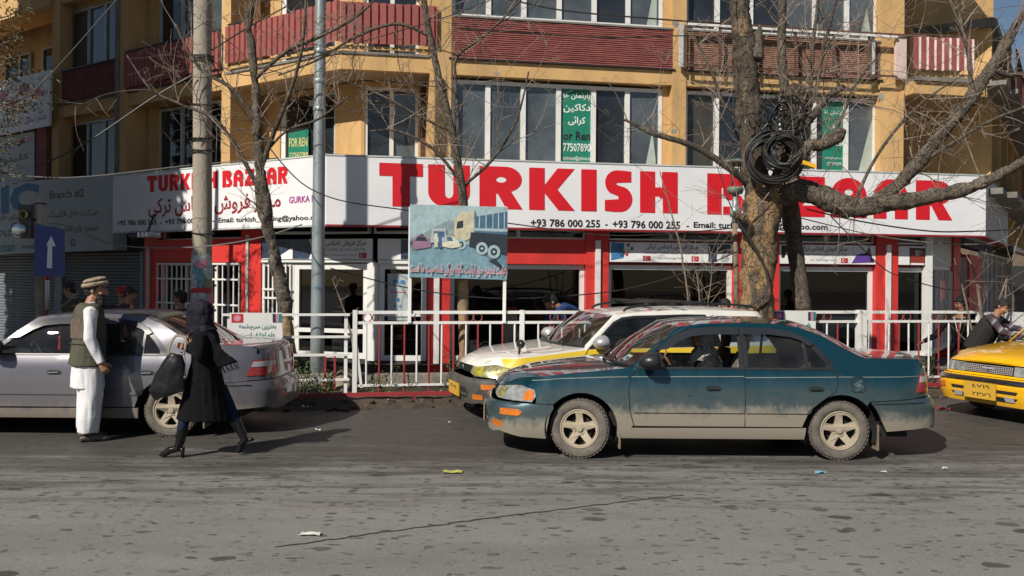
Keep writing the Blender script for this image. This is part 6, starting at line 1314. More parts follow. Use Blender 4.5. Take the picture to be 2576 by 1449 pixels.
    # ---- fenders, side panel ----
    zb = .515 if not old else .54; lampx = 1.655
    fen = [(lampx+.01,zb+.005),(lampx,.585),(lampx+.02,.648),(1.80,.715 if not old else .735)]+sh[2:4]+[sh[4]]+dF+[(.80,.21)]+[p for p in reversed(arch(XF, RA, 12, 168)) if True][0:0]
    a_f = arch(XF, RA, 178, 28)     # from rear of arch over the top to the front
    fen = [(lampx+.01,zb),(lampx,.585),(lampx+.02,.646),(1.80,.675),(1.93,.656),(1.965,.646),(1.978,.648)]+sh[1:5] if not old else [(lampx+.01,zb),(lampx,.585),(lampx+.02,.60),(1.795,.60),(1.795,.69),(1.95,.70),(1.975,.708)]+sh[1:5]
    fen = fen+dF[0:]+[(.79,.27),(.80,.21),(.885,.21)]+[(XF-RA*math.cos(R(t)), .285+RA*math.sin(R(t))) for t in range(-8, 142, 10)]+[(1.50,zb)]
    fen = [p for p in fen]
    FD_ = P_('front_fender', [fen], pmat, T)
    ar = [(XR-RA*math.cos(R(t)), .285+RA*math.sin(R(t))) for t in range(34, 172, 10)]
    xl = -1.915
    if not wag:
        quarter = [roofe[0]]+[(.50,1.062),(.727,.872),(.712,.861)]+dtop[1:]+dR[1:]+dRr[1:5]+[(-.915,.44)]+[(XR+RA*math.cos(R(t)), .285+RA*math.sin(R(t))) for t in range(28, 142, 9)]+[(-1.505,.565),(-1.92,.59),(xl,.63),(-1.935,.72),(-1.955,.80),(-1.98,.87),(-1.98,.925)]+[de[2],de[1]]+list(reversed(ce))[0:]+list(reversed(roofe))[1:-1]
        holes = []
    else:
        quarter = [roofe[0]]+[(.50,1.062),(.727,.872),(.712,.861)]+dtop[1:]+dR[1:]+dRr[1:5]+[(-.915,.44)]+[(XR+RA*math.cos(R(t)), .285+RA*math.sin(R(t))) for t in range(28, 142, 9)]+[(-1.505,.565),(-1.95,.59),(-1.97,.80),(-1.99,.93)]+[(-1.99,1.02),(-1.93,1.15)]+list(reversed(roofe))[:-1]
        holes = [[(-1.13,1.235),(-1.20,.90),(-1.80,.90),(-1.86,1.0),(-1.74,1.22)]]
    qp = P_('side_panel', [quarter]+holes, pmat, T)
    if wag:
        P_('side_window', [holes[0]], M['car_glass_tint'], T, -.012, flange=0)
    # rocker sill
    P_('sill', [[(.88,.30),(.88,.20),(-.89,.20),(-.90,.31)]], pmat, T, .004)
    # ---- doors ----
    zbelt = .858
    d1 = [(XB+.003,zbelt)]+[dF[0]]+dF[1:]+[(.73,sill),(XB+.003,sill)]
    d2 = [(XB-.003,zbelt),(XB-.003,sill),(-.862,sill)]+list(reversed(dRr))[1:-1]+[dRr[0]]
    for nm, lo, up, win, hx, rear in (('front_door', d1, dtop+[(XB+.003,zbelt+.002)], [[(.66,.875),(.55,.965),(.42,1.07),(.30,1.15),(.18,1.195),(.02,1.212),(-.278,1.215),(-.278,.875)]], (.055,-.08), 0),
                                     ('rear_door', d2, [(XB-.003,zbelt+.002)]+dR, [[(-.36,.875),(-.36,1.212),(-.60,1.21),(-.80,1.178),(-.91,1.12),(-.91,.875)],[(-.935,.88),(-.935,1.10),(-1.03,1.01),(-1.10,.92),(-1.105,.88)]] if not wag else [[(-.36,.875),(-.36,1.215),(-.70,1.222),(-.95,1.215),(-1.05,.96),(-1.07,.875)]], (-.92,-1.06), 1)):
        D = P_(nm, [lo], pmat, T)
        fr = P_('window_frame', [up]+win, M['trim_black'], D, .002, flange=.02)
        for wl in win:
            if opt.get('open') and not rear: continue
            P_('window_glass', [wl], M['car_glass_tint'] if rear else M['car_glass'], D, -.010, flange=0)
        x0 = hx[0]; h = P_('handle', [[(x0,.672),(x0-.005,.70),(x0-.03,.712),(x0-.125,.705),(x0-.15,.69),(x0-.14,.662),(x0-.02,.658)]], M['trim_black'], D, .006, st=.03)
        seam([(x0-.02,.678),(x0-.12,.682)], D, .009, off=.014, name='handle_grip', m=M['trim_black'])
        if not old: P_('moulding', [[((.74 if not rear else XB-.01),.452),((.74 if not rear else XB-.01),.486),((XB+.01 if not rear else -.90),.486),((XB+.01 if not rear else -.905),.452)]], pmat, D, .012)
        seam(([dF[0]]+dF[1:]+[(.73,sill),(XB,sill)]) if not rear else [(XB,sill),(-.862,sill)]+list(reversed(dRr))[1:], D)
        if not rear: seam([(XB,1.25),(XB,sill)], D)
        seam([(.71,zbelt+.001),(XB,zbelt+.001)] if not rear else [(XB,zbelt+.001),(-1.18,zbelt+.001)], D, .006, m=M['trim_black'], name='belt_strip')
        if not old and opt.get('visor', True):
            vz = [(.52,1.03),(.44,1.093),(.33,1.178),(.20,1.231),(.02,1.249),(-.30,1.252),(-.30,1.185),(.0,1.183),(.17,1.165),(.28,1.12),(.40,1.045)] if not rear else [(-.335,1.25),(-.60,1.247),(-.80,1.216),(-.95,1.15),(-1.0,1.10),(-.96,1.08),(-.88,1.135),(-.78,1.165),(-.60,1.185),(-.335,1.188)]
            P_('rain_visor', [vz], M['visor'], D, .022, flange=.02)
        if opt.get('pin') : P_('pinstripe', [[((.765 if not rear else XB-.004),.782),((.765 if not rear else XB-.004),.788),((XB+.004 if not rear else -1.20),.798),((XB+.004 if not rear else -1.20),.792)]], M['pinstripe'], D, .0015, flange=0)
    if opt.get('pin'):
        P_('pinstripe', [[(1.70,.722),(1.45,.755),(1.0,.776),(.79,.782),(.79,.788),(1.0,.782),(1.45,.761),(1.70,.728)]], M['pinstripe'], T, .0015, flange=0); P_('pinstripe', [[(-1.215,.793),(-1.95,.792),(-1.95,.797),(-1.215,.799)]], M['pinstripe'], T, .0015, flange=0)
    # ---- hood, roof, glass, boot ----
    H = rows('bonnet', [(*a, *c) for a, c in zip(sh, hoodc)], pmat, T); hs = sh[:]
    rt = [(*a, *c) for a, c in zip(roofe, roofc)]; rows('roof', rt, pmat, T)
    ws = [(sh[4][0], sh[4][1], hoodc[4][0], hoodc[4][1]), (.50,1.066,.665,1.085), (roofe[0][0], roofe[0][1], roofc[0][0], roofc[0][1])]
    rows('windscreen', ws, M['screen'], T, -.93, .93); rows('pillar', ws, pmat, T, .93, 1, 2); rows('pillar', ws, pmat, T, -1, -.93, 2)
    wt = [(.50,1.066,.668,1.089),(.275,1.251,.36,1.262)]
    cl_ = MB(); e = B.S(B.inv(.74,.868),.868); cl_.tube([(lerp(.74,.93,1-abs(t)**2.3), e.y*t*.95, lerp(.868,.885,1-abs(t)**2.3)+.008) for t in [i/8-1 for i in range(17)]], .016, 6); cl_.build('cowl', M['trim_black'], T)
    for y in (.42, -.2): w = MB(); w.bar((.90,y,.905), (.80,y-.38,.935), .014); w.bar((.92,y,.89), (.90,y,.905), .02); w.build('wiper', M['trim_black'], T)
    br = [(*a, *c) for a, c in zip(ce, cc)]; rows('rear_window', br, M['car_glass_tint'], T, -.90, .90); rows('pillar', br, pmat, T, .90, 1, 2); rows('pillar', br, pmat, T, -1, -.90, 2)
    if not wag: rows('boot_lid', [(*a, *c) for a, c in zip(de, dc)], pmat, T)
    # ---- bumpers in (u, z) ----
    u_ = lambda x, z: B.inv(x, z); LT = B.L
    fb = [(0,.21),(.5,.21),(u_(2.0,.24),.23),(u_(1.80,.19),.185),(u_(1.56,.18),.18),(u_(1.55,.30),.30),(u_(1.525,.42),.42),(u_(1.49,.48),.48),(u_(1.50,.51),zb-.005),(u_(1.75,.5),zb-.003),(.4,zb),(0,zb)]
    bm_ = opt.get('bumper', pmat)
    FB = P_('front_bumper', [fb], bm_, T, .022, conv=False)
    us0 = LT-.0
    rb = [(LT,.27),(LT-.5,.27),(u_(-2.06,.33),.31),(u_(-1.64,.28),.28),(u_(-1.59,.40),.40),(u_(-1.545,.50),.50),(u_(-1.505,.56),.56),(u_(-1.9,.58),.585),(LT-.4,.585),(LT,.585)]
    P_('rear_bumper', [rb], opt.get('rbumper', pmat), T, .024, conv=False)
    seam([(-1.53,.545),(-1.95,.55)], T, .005, off=.027, name='bumper_groove')
    # rear face: lamps, panel
    P_('rear_panel', [[(LT,.59),(LT-.36,.59),(LT-.36,.87),(LT,.87)]], pmat, T, conv=False)
    if not wag:
        tl = [(LT-.36,.64),(u_(xl+.005,.64),.64),(u_(-1.935,.72),.72),(u_(-1.955,.80),.80),(LT-.50,.812),(LT-.36,.80)]
        TL = P_('tail_lamp', [tl], M['lamp_red'], T, .006, conv=False, st=.04)
        for i, o in enumerate(TL): P_('lamp_lens', [[(LT-.38,.735),(u_(-1.945,.735),.735),(u_(-1.96,.79),.79),(LT-.38,.79)]], M['lamp_grey'], o, .010, conv=False, st=.04, sds=((1,-1)[i],))
        P_('rear_panel', [[(LT-.36,.59),(u_(-1.91,.595),.595),(u_(xl,.635),.635),(LT-.36,.635)]], pmat, T, conv=False); P_('rear_panel', [[(LT-.36,.802),(LT-.5,.814),(u_(-1.955,.802),.802),(u_(-1.98,.87),.87),(LT-.36,.87)]], pmat, T, conv=False)
    else: P_('rear_panel', [[(LT-.36,.59),(u_(-1.95,.595),.595),(u_(-1.97,.80),.80),(u_(-1.99,.92),.92),(LT-.36,.92)]], M['lamp_red'], T, conv=False)
    # front face
    if not old:
        hl = [(.34,.565),(.34,.635),(.55,.648),(u_(1.95,.652),.652),(u_(1.80,.672),.672),(u_(lampx+.02,.643),.643),(u_(lampx+.005,.585),.585),(u_(1.70,.525),.525),(u_(1.95,.53),.53),(.5,.535)]
        HL = P_('headlamp', [hl], opt.get('lampm', M['lamp_clear']), T, .004, conv=False, st=.035)
        us = u_(1.80,.6); ue = u_(lampx+.02,.6)
        for i, o in enumerate(HL):
            sdd = ((1,-1)[i],)
            P_('indicator', [[(ue-.13,.535),(ue-.015,.545),(ue-.005,.585),(ue-.012,.632),(ue-.08,.640),(ue-.11,.60)]], M['lamp_orange' if opt.get('amber', 1) else 'lamp_yellow'], o, .008, conv=False, st=.03, sds=sdd)
            P_('lamp_lens', [[(.44,.55),(.44,.64),(us-.22,.645),(us-.22,.545)]], M['lamp_yellow'], o, .007, conv=False, st=.04, sds=sdd) if False else P_('lamp_lens', [[(.44,.55),(.44,.64),(us-.22,.645),(us-.22,.545)]], opt.get('lens', M['lamp_yellow']), o, .007, conv=False, st=.04, sds=sdd)
        G_ = P_('grille', [[(0,.56),(.33,.565),(.33,.635),(0,.642)]], M['liner'], T, -.01, conv=False)
        for i in range(3):
            z = .575+i*.02; b = MB(); b.tube([B.S(u, z, .003, s_) for s_, u in [(-1,.31),(-1,.15),(1,0.0),(1,.15),(1,.31)]], .005, 5); b.build('grille_bar', M['trim_black'], G_[0])
        b = MB(); c = B.S(0,.603,.012); b.lathe([(.028,-.012),(.034,0),(.028,.008),(.02,.008)], c, (1,0,0), 16); b.build('badge', M['chrome'], G_[0])
        P_('nose_panel', [[(0,.642),(.33,.636),(.6,.65),(u_(1.95,.654),.654),(u_(1.97,.668),.668),(.5,.66),(0,.664)]], pmat, T, -.002, conv=False)
        P_('bumper_lamp', [[(u_(1.99,.40),.395),(u_(1.99,.44),.455),(u_(1.82,.45),.455),(u_(1.785,.43),.43),(u_(1.82,.40),.392)]], M['lamp_orange'], FB, .028, conv=False, st=.03)
        P_('bumper_intake', [[(0,.27),(.40,.27),(.45,.33),(.40,.40),(0,.40)]], M['liner'], FB, .0225, conv=False); P_('fog_lamp', [[(.52,.27),(.66,.27),(.66,.33),(.52,.33)]], M['lamp_orange'], FB, .024, conv=False)
        b = MB(); b.box(B.a+.02, B.a+.032, -.26, .26, .30, .44) if False else b.box(B.a+.03, B.a+.045, -.24, .24, .27, .42); po = b.build('number_plate', opt.get('plate', M['plate']), T)
        if wag: b = MB(); text_on('٣١ ٧٤', lambda x, y: Vector((B.a+.047, -.15+.30*x, .345+.045*y)), '', None, None, .01, mb=b); b.build('lettering', M['sign_black'], po, fix=False)
        seam([(1.48,.445),(1.75,.448),(1.95,.452)], FB, .004, off=.024, name='bumper_groove') if False else None
    else:
        HL = P_('headlamp', [[(.34,.575),(.34,.685),(.60,.69),(u_(1.97,.69),.69),(u_(1.97,.58),.58),(.60,.575)]], M['lamp_clear'], T, .002, conv=False, st=.04); CLp = P_('corner_lamp', [[(u_(1.96,.69),.69),(u_(1.80,.68),.68),(u_(1.80,.60),.60),(u_(1.96,.585),.585)]], M['lamp_clear'], T, .004, conv=False, st=.03)
        G_ = P_('grille', [[(0,.58),(.33,.58),(.33,.68),(0,.68)]], M['liner'], T, -.005, conv=False)
        for sd in (1, -1):
            for i in range(1, 12): u = i*.029; b = MB(); b.bar(B.S(u,.585,.008,sd), B.S(u,.675,.008,sd), .005); b.build('grille_bar', M['lamp_grey'], G_[0])
        for i in range(5): z = .588+i*.021; b = MB(); b.tube([B.S(abs(v), z, .009, 1 if v >= 0 else -1) for v in (-.325,-.16,0,.16,.325)], .004, 5); b.build('grille_bar', M['lamp_grey'], G_[0])
        b = MB(); b.box(B.S(0,.64).x, B.S(0,.64).x+.02, -.075, .075, .632, .655); b.build('badge', M['lamp_grey'], G_[0])
        P_('nose_panel', [[(0,.70),(.5,.70),(u_(1.975,.70),.70),(u_(1.985,.715),.718),(.5,.728),(0,.73)]], pmat, T, .002, conv=False); P_('nose_panel', [[(0,.545),(.5,.545),(u_(1.8,.55),.55),(u_(1.8,.572),.572),(.5,.568),(0,.572)]], pmat, T, .006, conv=False)
        P_('bumper_strip', [[(0,.485),(.5,.485),(u_(1.52,.485),.485),(u_(1.52,.53),.53),(.5,.53),(0,.53)]], M['chrome'], FB, .045, conv=False)
        P_('bumper_intake', [[(.02,.36),(.44,.36),(.46,.40),(.02,.40)]], M['liner'], FB, .024, conv=False); P_('bumper_intake', [[(.02,.26),(.40,.26),(.46,.32),(.02,.32)]], M['liner'], FB, .024, conv=False)
        P_('bumper_lamp', [[(.54,.36),(.76,.36),(u_(1.93,.42),.42),(.54,.43)]], M['lamp_orange'], FB, .030, conv=False, st=.03); P_('fog_lamp', [[(.30,.27),(.42,.27),(.40,.33),(.28,.33)]], M['lamp_grey'], FB, .028, conv=False)
        b = MB(); b.box(B.a+.045, B.a+.055, -.24, .20, .27, .47); po = b.build('number_plate', M['plate'], T); b = MB(); text_on('٤٧١٩', lambda x, y: Vector((B.a+.057, -.12+.24*x, .40+.045*y)), '', None, None, .01, mb=b); text_on('٢٣٧٦', lambda x, y: Vector((B.a+.057, -.12+.26*x, .30+.05*y)), '', None, None, .01, mb=b); b.build('lettering', M['sign_black'], po, fix=False)
    # ---- mirrors ----
    for sd in (1, -1):
        b = MB(); b.tube([(.53, sd*.90, .945),(.55, sd*.90, .945),(.64, sd*.90, .94),(.69, sd*.89, .935)], [(.105,.072),(.118,.086),(.105,.074),(.05,.035)], 14, ell=(0,1,0)); b.bar((.62, sd*.80, .90), (.61, sd*.86, .93), .06, .07); b.build('mirror', opt.get('mirror', M['trim_black']), T, smooth=True)
        b = MB(); q = [B.S(B.inv(x,z), z, .004, sd) for x, z in ((.70,.862),(.58,.862),(.58,.95))]; b.add(q, [(0,1,2)]); b.build('mirror_base', M['trim_black'], T, fix=False)
    # ---- wheels ----
    def wheel(x, y, steer, style):
        sd = 1 if y > 0 else -1; W = bpy.data.objects.new('wheel', None); COL.objects.link(W); W.parent = T; W.location = (x, y, .283); W.rotation_euler.z = steer+(0 if sd > 0 else math.pi)
        r = .281; b = MB(); prof = [(.185,.055),(.20,.070),(.235,.078),(.262,.070),(.275,.052),(.281,.03),(.281,-.055),(.272,-.075),(.24,-.09),(.19,-.08),(.185,-.05)]
        b.lathe(prof, (0,0,0), (0,1,0), 44)
        for k in range(44):
            a = 2*math.pi*k/44+.03
            for q_, (y0, y1) in enumerate(((.045,.066),(.005,.035),(-.04,-.01),(-.072,-.05))):
                a2 = a+(.05 if q_ % 2 else 0); c = Vector((math.cos(a2)*.2825, 0, math.sin(a2)*.2825)); t_ = Vector((-math.sin(a2), 0, math.cos(a2)))*.013; rd = Vector((math.cos(a2),0,math.sin(a2)))*.004; y_ = lambda v: Vector((0,v,0))
                cc_ = c if q_ not in (0, 3) else c*.978; b.hexa([cc_-t_-rd+y_(y0), cc_+t_-rd+y_(y0), cc_+t_-rd+y_(y1), cc_-t_-rd+y_(y1), cc_-t_+rd+y_(y0), cc_+t_+rd+y_(y0), cc_+t_+rd+y_(y1), cc_-t_+rd+y_(y1)])
        b.build('tyre', M['tyre'], W, smooth=True, fix=False).data.set_sharp_from_angle(angle=R(35))
        b = MB(); b.lathe([(.187,.058),(.187,.068),(.178,.070),(.170,.050),(.165,-.05)], (0,0,0), (0,1,0), 40)
        outer = [(.172*math.cos(a), .172*math.sin(a)) for a in [2*math.pi*i/50 for i in range(50)]]; hl_ = []
        for k in range(5):
            a0 = 2*math.pi*k/5+math.pi/2+math.pi/5
            if style == 'star': prof2 = [(.070,-.10),(.152,-.46),(.158,-.2),(.158,.08),(.155,.36),(.110,.30),(.078,.12)]
            else: prof2 = [(.070,-.02),(.155,-.44),(.160,-.2),(.160,.2),(.155,.44),(.070,.02)]
            hl_.append([(r_*math.cos(a0+t), r_*math.sin(a0+t)) for r_, t in prof2])
        dish = lambda q: .030+.028*min(1, q/.16)**2
        b.poly([outer]+[list(reversed(h)) for h in hl_], lambda x_, z_: Vector((x_, dish(math.hypot(x_, z_))+.004, z_)), fn2=lambda x_, z_: Vector((x_, dish(math.hypot(x_, z_))-.022, z_)))
        b.lathe([(.0,.062),(.028,.060),(.033,.05),(.034,.03)], (0,0,0), (0,1,0), 20)
        for k in range(4): a = R(45+90*k)+.3; b.lathe([(0,.050),(.008,.050),(.011,.044),(.011,.03)], (math.cos(a)*.052, 0, math.sin(a)*.052), (0,1,0), 8)
        b.build('rim', M['rim'], W, smooth=True, fix=False).data.set_sharp_from_angle(angle=R(28))
        b = MB(); b.lathe([(0,.0),(.12,.0),(.12,-.03),(0,-.03)], (0,0,0), (0,1,0), 24); b.lathe([(.175,-.02),(.05,-.04)], (0,0,0), (0,1,0), 24); b.build('brake_disc', M['liner'], W)
    st = opt.get('steer', 0)
    for x in (XF, XR):
        for sd in (1, -1): wheel(x, sd*.725, st if x > 0 else 0, opt.get('rims', 'star'))
    # ---- arch liners, flaps, floor, cabin ----
    for x in (XF, XR):
        for sd in (1, -1):
            b = MB(); n = 16; b0 = 0
            for i in range(n+1):
                a = R(lerp(-20, 200, i/n)); 
                for y in (.50, .80): b.v.append((x+math.cos(a)*(RA+.004), sd*y, .285+math.sin(a)*(RA+.004)))
            for i in range(n): b.f.append((2*i,2*i+1,2*i+3,2*i+2)); b.m.append(0)
            b.add([(x+math.cos(R(t))*(RA+.01), sd*.50, .285+math.sin(R(t))*(RA+.01)) for t in range(-20,201,20)], [tuple(range(12))]); b.build('arch_liner', M['liner'], T, fix=False)
            b = MB(); b.box(x-RA-.02 if x < 0 else x-RA-.03, x-RA-.005 if x < 0 else x-RA-.015, min(sd*.62,sd*.81), max(sd*.62,sd*.81), .10, .34); b.build('mud_flap', M['mudflap'], T)
    b = MB(); b.box(-1.95,1.9,-.62,.62,.20,.34); b.box(-.86,.85,-.76,.76,.22,.30); b.build('underbody', M['liner'], T)
    b = MB(); b.box(.55,.95,-.70,.70,.30,.78); b.build('bulkhead', M['liner'], T); b = MB(); b.box(-1.9,-1.45,-.6,.6,.34,.88); b.build('boot_lining', M['liner'], T)
    b = MB(); b.hexa([(.50,-.70,.60),(.88,-.70,.60),(.88,.70,.60),(.50,.70,.60),(.58,-.68,.83),(.86,-.60,.865),(.86,.60,.865),(.58,.68,.83)]); b.build('dashboard', M['dash'], T)
    if not wag: b = MB(); b.hexa([(-1.62,-.6,.6),(-1.15,-.62,.6),(-1.15,.62,.6),(-1.62,.6,.6),(-1.62,-.58,.925),(-1.2,-.6,.90),(-1.2,.6,.90),(-1.62,.58,.925)]); b.build('parcel_shelf', M['dash'], T)
    def seat(x, y, w, m):
        St = bpy.data.objects.new('seat', None); COL.objects.link(St); St.parent = T; St.location = (x, y, 0)
        b = MB(); b.hexa([(-.25,-w/2,.30),(.25,-w/2,.34),(.25,w/2,.34),(-.25,w/2,.30),(-.25,-w/2,.46),(.25,-w/2,.50),(.25,w/2,.50),(-.25,w/2,.46)]); b.build('cushion', m, St)
        b = MB(); b.tube([(-.22,0,.42),(-.28,0,.65),(-.34,0,.88),(-.36,0,.98)], [(w/2,.08),(w/2,.08),(w/2*.9,.07),(w/2*.6,.05)], 12, ell=(0,1,0)); b.build('backrest', m, St, smooth=True)
        for hy in ([0] if w < .8 else [-.35,.35]): b = MB(); b.tube([(-.365,hy,.99),(-.37,hy,1.05),(-.37,hy,1.12),(-.37,hy,1.15)], [(.10,.04),(.13,.05),(.12,.05),(.06,.03)], 10, ell=(0,1,0)); b.build('headrest', m, St, smooth=True)
    sm_ = opt.get('seatm', M['seat']); seat(-.06,.36,.50,sm_); seat(-.06,-.36,.50,sm_); seat(-.72,0,1.2,M['seat'])
    b = MB(); c = Vector((.36,.36,.83)); t_ = Vector((-.4,0,.9)); b.tube([c+Vector((math.sin(a)*.17*.42, math.cos(a)*.18, math.sin(a)*.17*.9)) for a in [2*math.pi*i/20 for i in range(21)]], .013, 6, cap=False); b.bar(c-Vector((.07,0,.15)), c+Vector((.07,0,.15)), .03); b.bar(c, c+Vector((.14,0,-.09)), .05); b.build('steering_wheel', M['dash'], T)
    b = MB(); b.box(.30,.33,-.10,.10,1.13,1.19); b.build('rear_view_mirror', M['trim_black'], T)
    return B
def place(T, x, y, yaw): T.location = (x, y, 0); T.rotation_euler.z = math.pi+yaw
teal = paint('teal_car_paint', (.006,.050,.072), .45, 1.0, zm=.515, mudc=(.27,.235,.185), rough=.24)
T = thing('sedan', 'muddy dark teal sedan stopped side on in the middle of the road, driver inside', 'car', group='old saloon and estate cars in the street')
BB = make_car('sedan', teal, T, dict(pin=True, open=True, lens=M['lamp_dull'], steer=R(-14), plate=M['mudflap'], seatm=M['seat_cover'])); BLUE = T; place(T, 1.90, 8.90, 0)
for par_ in [T]:
    fl = MB(); q = []
    z0, z1, x0, x1 = .655, .795, -1.335, -1.465
    pts = [(x0,z0+.02),(x0,z1-.02),(x0-.02,z1),(x1+.02,z1),(x1,z1-.02),(x1,z0+.02),(x1+.02,z0),(x0-.02,z0),(x0,z0+.02)]
    b = MB(); b.tube([BB.S(BB.inv(x,z), z, .002) for x, z in pts], .0035, 5); fo = b.build('fuel_flap', M['liner'], T)
    def onside(x, y, a0=0): return BB.S(BB.inv(x, y), y, .004)
    def tilt(cx, cz, w, h, ang): return lambda x, y: onside(cx-((x-.5)*w*math.cos(ang)-(y-.5)*h*math.sin(ang)), cz+((x-.5)*w*math.sin(ang)+(y-.5)*h*math.cos(ang)))
    b = MB(); text_on('TOYOTA', tilt(-1.397,.742,.085,.018,R(28)), '', None, None, .02, mb=b); text_on('GENUINE', tilt(-1.41,.69,.085,.014,R(28)), '', None, None, .0, mb=b); b.poly([arc(.5,.5,.5,0,345,14),list(reversed(arc(.5,.5,.36,0,345,14)))], tilt(-1.403,.717,.05,.026,R(20))); b.poly([arc(.5,.5,.18,0,345,10)], tilt(-1.403,.717,.05,.03,R(20))); b.build('fuel_flap_sticker', M['pinstripe'], T, fix=False)
b = MB(); b.tube([BB.S(BB.inv(.36,1.17),1.17,.02)+Vector((0,0,.0)), Vector((.12,.66,1.31)), Vector((-.05,.68,1.37))], .0035, 4); b.build('aerial', M['chrome'], T)
b = MB(); b.quad((.70,.42,.962),(.74,.34,.935),(.78,.40,.935+.0),(.74,.48,.96)); 
def on_screen(y, t, off=.008):
    x = lerp(.82, .31, t); return Vector((x, y, 0))
b = MB(); b.add([(.765,.47,.905),(.79,.37,.915),(.72,.36,.962),(.695,.46,.952)], [(0,1,2,3)]); stk = b.build('windscreen_sticker', M['rug_white'], T, fix=False); b = MB(); b.add([(.762,.468,.916),(.775,.41,.921),(.74,.405,.948),(.727,.46,.942)], [(0,1,2,3)]); b.build('printed_picture', M['blue_print'], stk, fix=False)
b = MB(); b.bar((.27,.05,.32),(.30,.05,.56),.03); b.build('gear_lever', M['dash'], T)
silver = paint('lilac_silver_paint', (.118,.113,.135), .25, .75, mudc=(.24,.20,.15), zm=.34, rough=.3)
T = thing('sedan', 'lilac silver sedan parked at the left with its boot towards the railing', 'car', group='old saloon and estate cars in the street')
make_car('sedan', silver, T, dict(rims='five')); place(T, -3.59-1.2325+.0, 8.97+.83, 0)
T.location.x = -3.60-1.2325
b = MB(); b.tube([(.30,.12,1.12),(.30,.12,1.0)], .004, 4); b.ball((.30,.12,.985), (.02,.02,.03), 8, 6); b.tube([(.30,.12,.96),(.30,.12,.86)], [.012,.02], 8); b.build('hanging_tassel', mat('red_tassel', (.4,.02,.02), .7), T)
white = paint('white_taxi_paint', (.70,.69,.64), 0, .45, zm=.30, band=(.72,.50,.03), rough=.35)
T = thing('estate_taxi', 'white estate taxi with a yellow side band and roof bars behind the teal sedan', 'car', group='old saloon and estate cars in the street')
WB = make_car('wagon', white, T, dict(bumper=mat('grey_black_bumper', (.05,.048,.045), .6, var=.3, dirt=.6, dirtcol=(.16,.14,.11)), lampm=M['lamp_dull'], amber=0, mirror=mat('silver_mirror', (.5,.5,.52), .35, metal=.5), visor=False, seatm=M['seat'])); WT = T; place(T, 1.36, 11.2, R(18))
for sd in (1, -1):
    b = MB(); b.tube(smoothpath([(.12,sd*.50,1.30),(.02,sd*.50,1.345),(-.3,sd*.51,1.375),(-1.2,sd*.51,1.385),(-1.7,sd*.50,1.35),(-1.8,sd*.50,1.31)], 5), .016, 8); b.build('roof_rail', M['trim_black'], T)
for x in (-.25, -.62): b = MB(); b.box(x-.035, x+.035, -.62, .62, 1.40, 1.425); [b.box(x-.06, x+.06, s_*.51-.05, s_*.51+.05, 1.36, 1.41) for s_ in (1,-1)]; b.build('roof_bar', M['trim_black'], T)
b = MB(); b.bar((1.53,.60,.80), (1.53,.63,.88), .022); b.ball((1.52,.63,.92), (.05,.075,.055), 14, 10); b.build('wing_mirror', M['trim_black'], T, smooth=True)
# far front door of the taxi standing open
b = MB(); hx, hy = .74, -.80; a_ = R(-38); dv = Vector((-math.cos(a_+0), math.sin(a_)*1.0, 0)); f3 = lambda x, z: Vector((hx, hy, 0))+dv*x+Vector((0,-.02*0,z))
b.poly([[(0,.35),(0,.80),(.06,.88),(.42,1.16),(.62,1.25),(1.02,1.25),(1.02,.35)],[(.12,.90),(1.0,.90),(1.0,1.2),(.64,1.2),(.44,1.12)]], lambda x, y: f3(x,y), fn2=lambda x, y: f3(x,y)+Vector((.03,-.03,0))); b.build('open_door', M['trim_black'], T)
yel = paint('yellow_taxi_paint', (.80,.43,.004), 0, .45, zm=.20, rough=.34)
T = thing('yellow_taxi', 'bright yellow old saloon taxi with a scratched bumper at the right edge', 'car', group='old saloon and estate cars in the street')
YB = make_car('old', yel, T, dict(mirror=M['trim_black'])); YT_ = T; place(T, 7.78, 11.25, R(22))
# ---------------- people ----------------
from mathutils import noise as NZ
def solid(b, name, m, parent, vox=.012, fold=0, ff=(9,9,2.5), smooth_it=2):
    me = bpy.data.meshes.new(name); me.from_pydata(b.v, [], b.f); o = bpy.data.objects.new(name, me); COL.objects.link(o)
    md = o.modifiers.new('r', 'REMESH'); md.mode = 'VOXEL'; md.voxel_size = vox
    if smooth_it: m2 = o.modifiers.new('s', 'SMOOTH'); m2.iterations = smooth_it; m2.factor = .5
    bpy.context.view_layer.update(); dg = bpy.context.evaluated_depsgraph_get(); nm = bpy.data.meshes.new_from_object(o.evaluated_get(dg)); bpy.data.objects.remove(o); bpy.data.meshes.remove(me); nm.name = name
    nm.materials.clear(); nm.materials.append(m)
    if fold:
        nn = [v.normal.copy() for v in nm.vertices]
        for v, n_ in zip(nm.vertices, nn):
            c = v.co; f = NZ.noise(Vector((c.x*ff[0], c.y*ff[1], c.z*ff[2])))+.5*NZ.noise(Vector((c.x*ff[0]*2.2+5, c.y*ff[1]*2.2, c.z*ff[2]*2))); v.co = c+n_*f*fold
    nm.polygons.foreach_set('use_smooth', [True]*len(nm.polygons)); nm.update(); return link(name, nm, parent)
V3 = lambda *a: Vector(a)
SKIN = mat('brown_skin', (.33,.165,.095), .55, var=.08, vscale=8); SKIN2 = mat('light_brown_skin', (.42,.23,.15), .55, var=.08)
HAIR = mat('black_hair', (.012,.010,.009), .6, var=.3, vscale=60, bump=.6, bscale=120)
def cloth(n, c, **k): return mat(n, c, .95, var=k.pop('var', .1), vscale=5, bump=.25, bscale=60, spec=.12, **k)
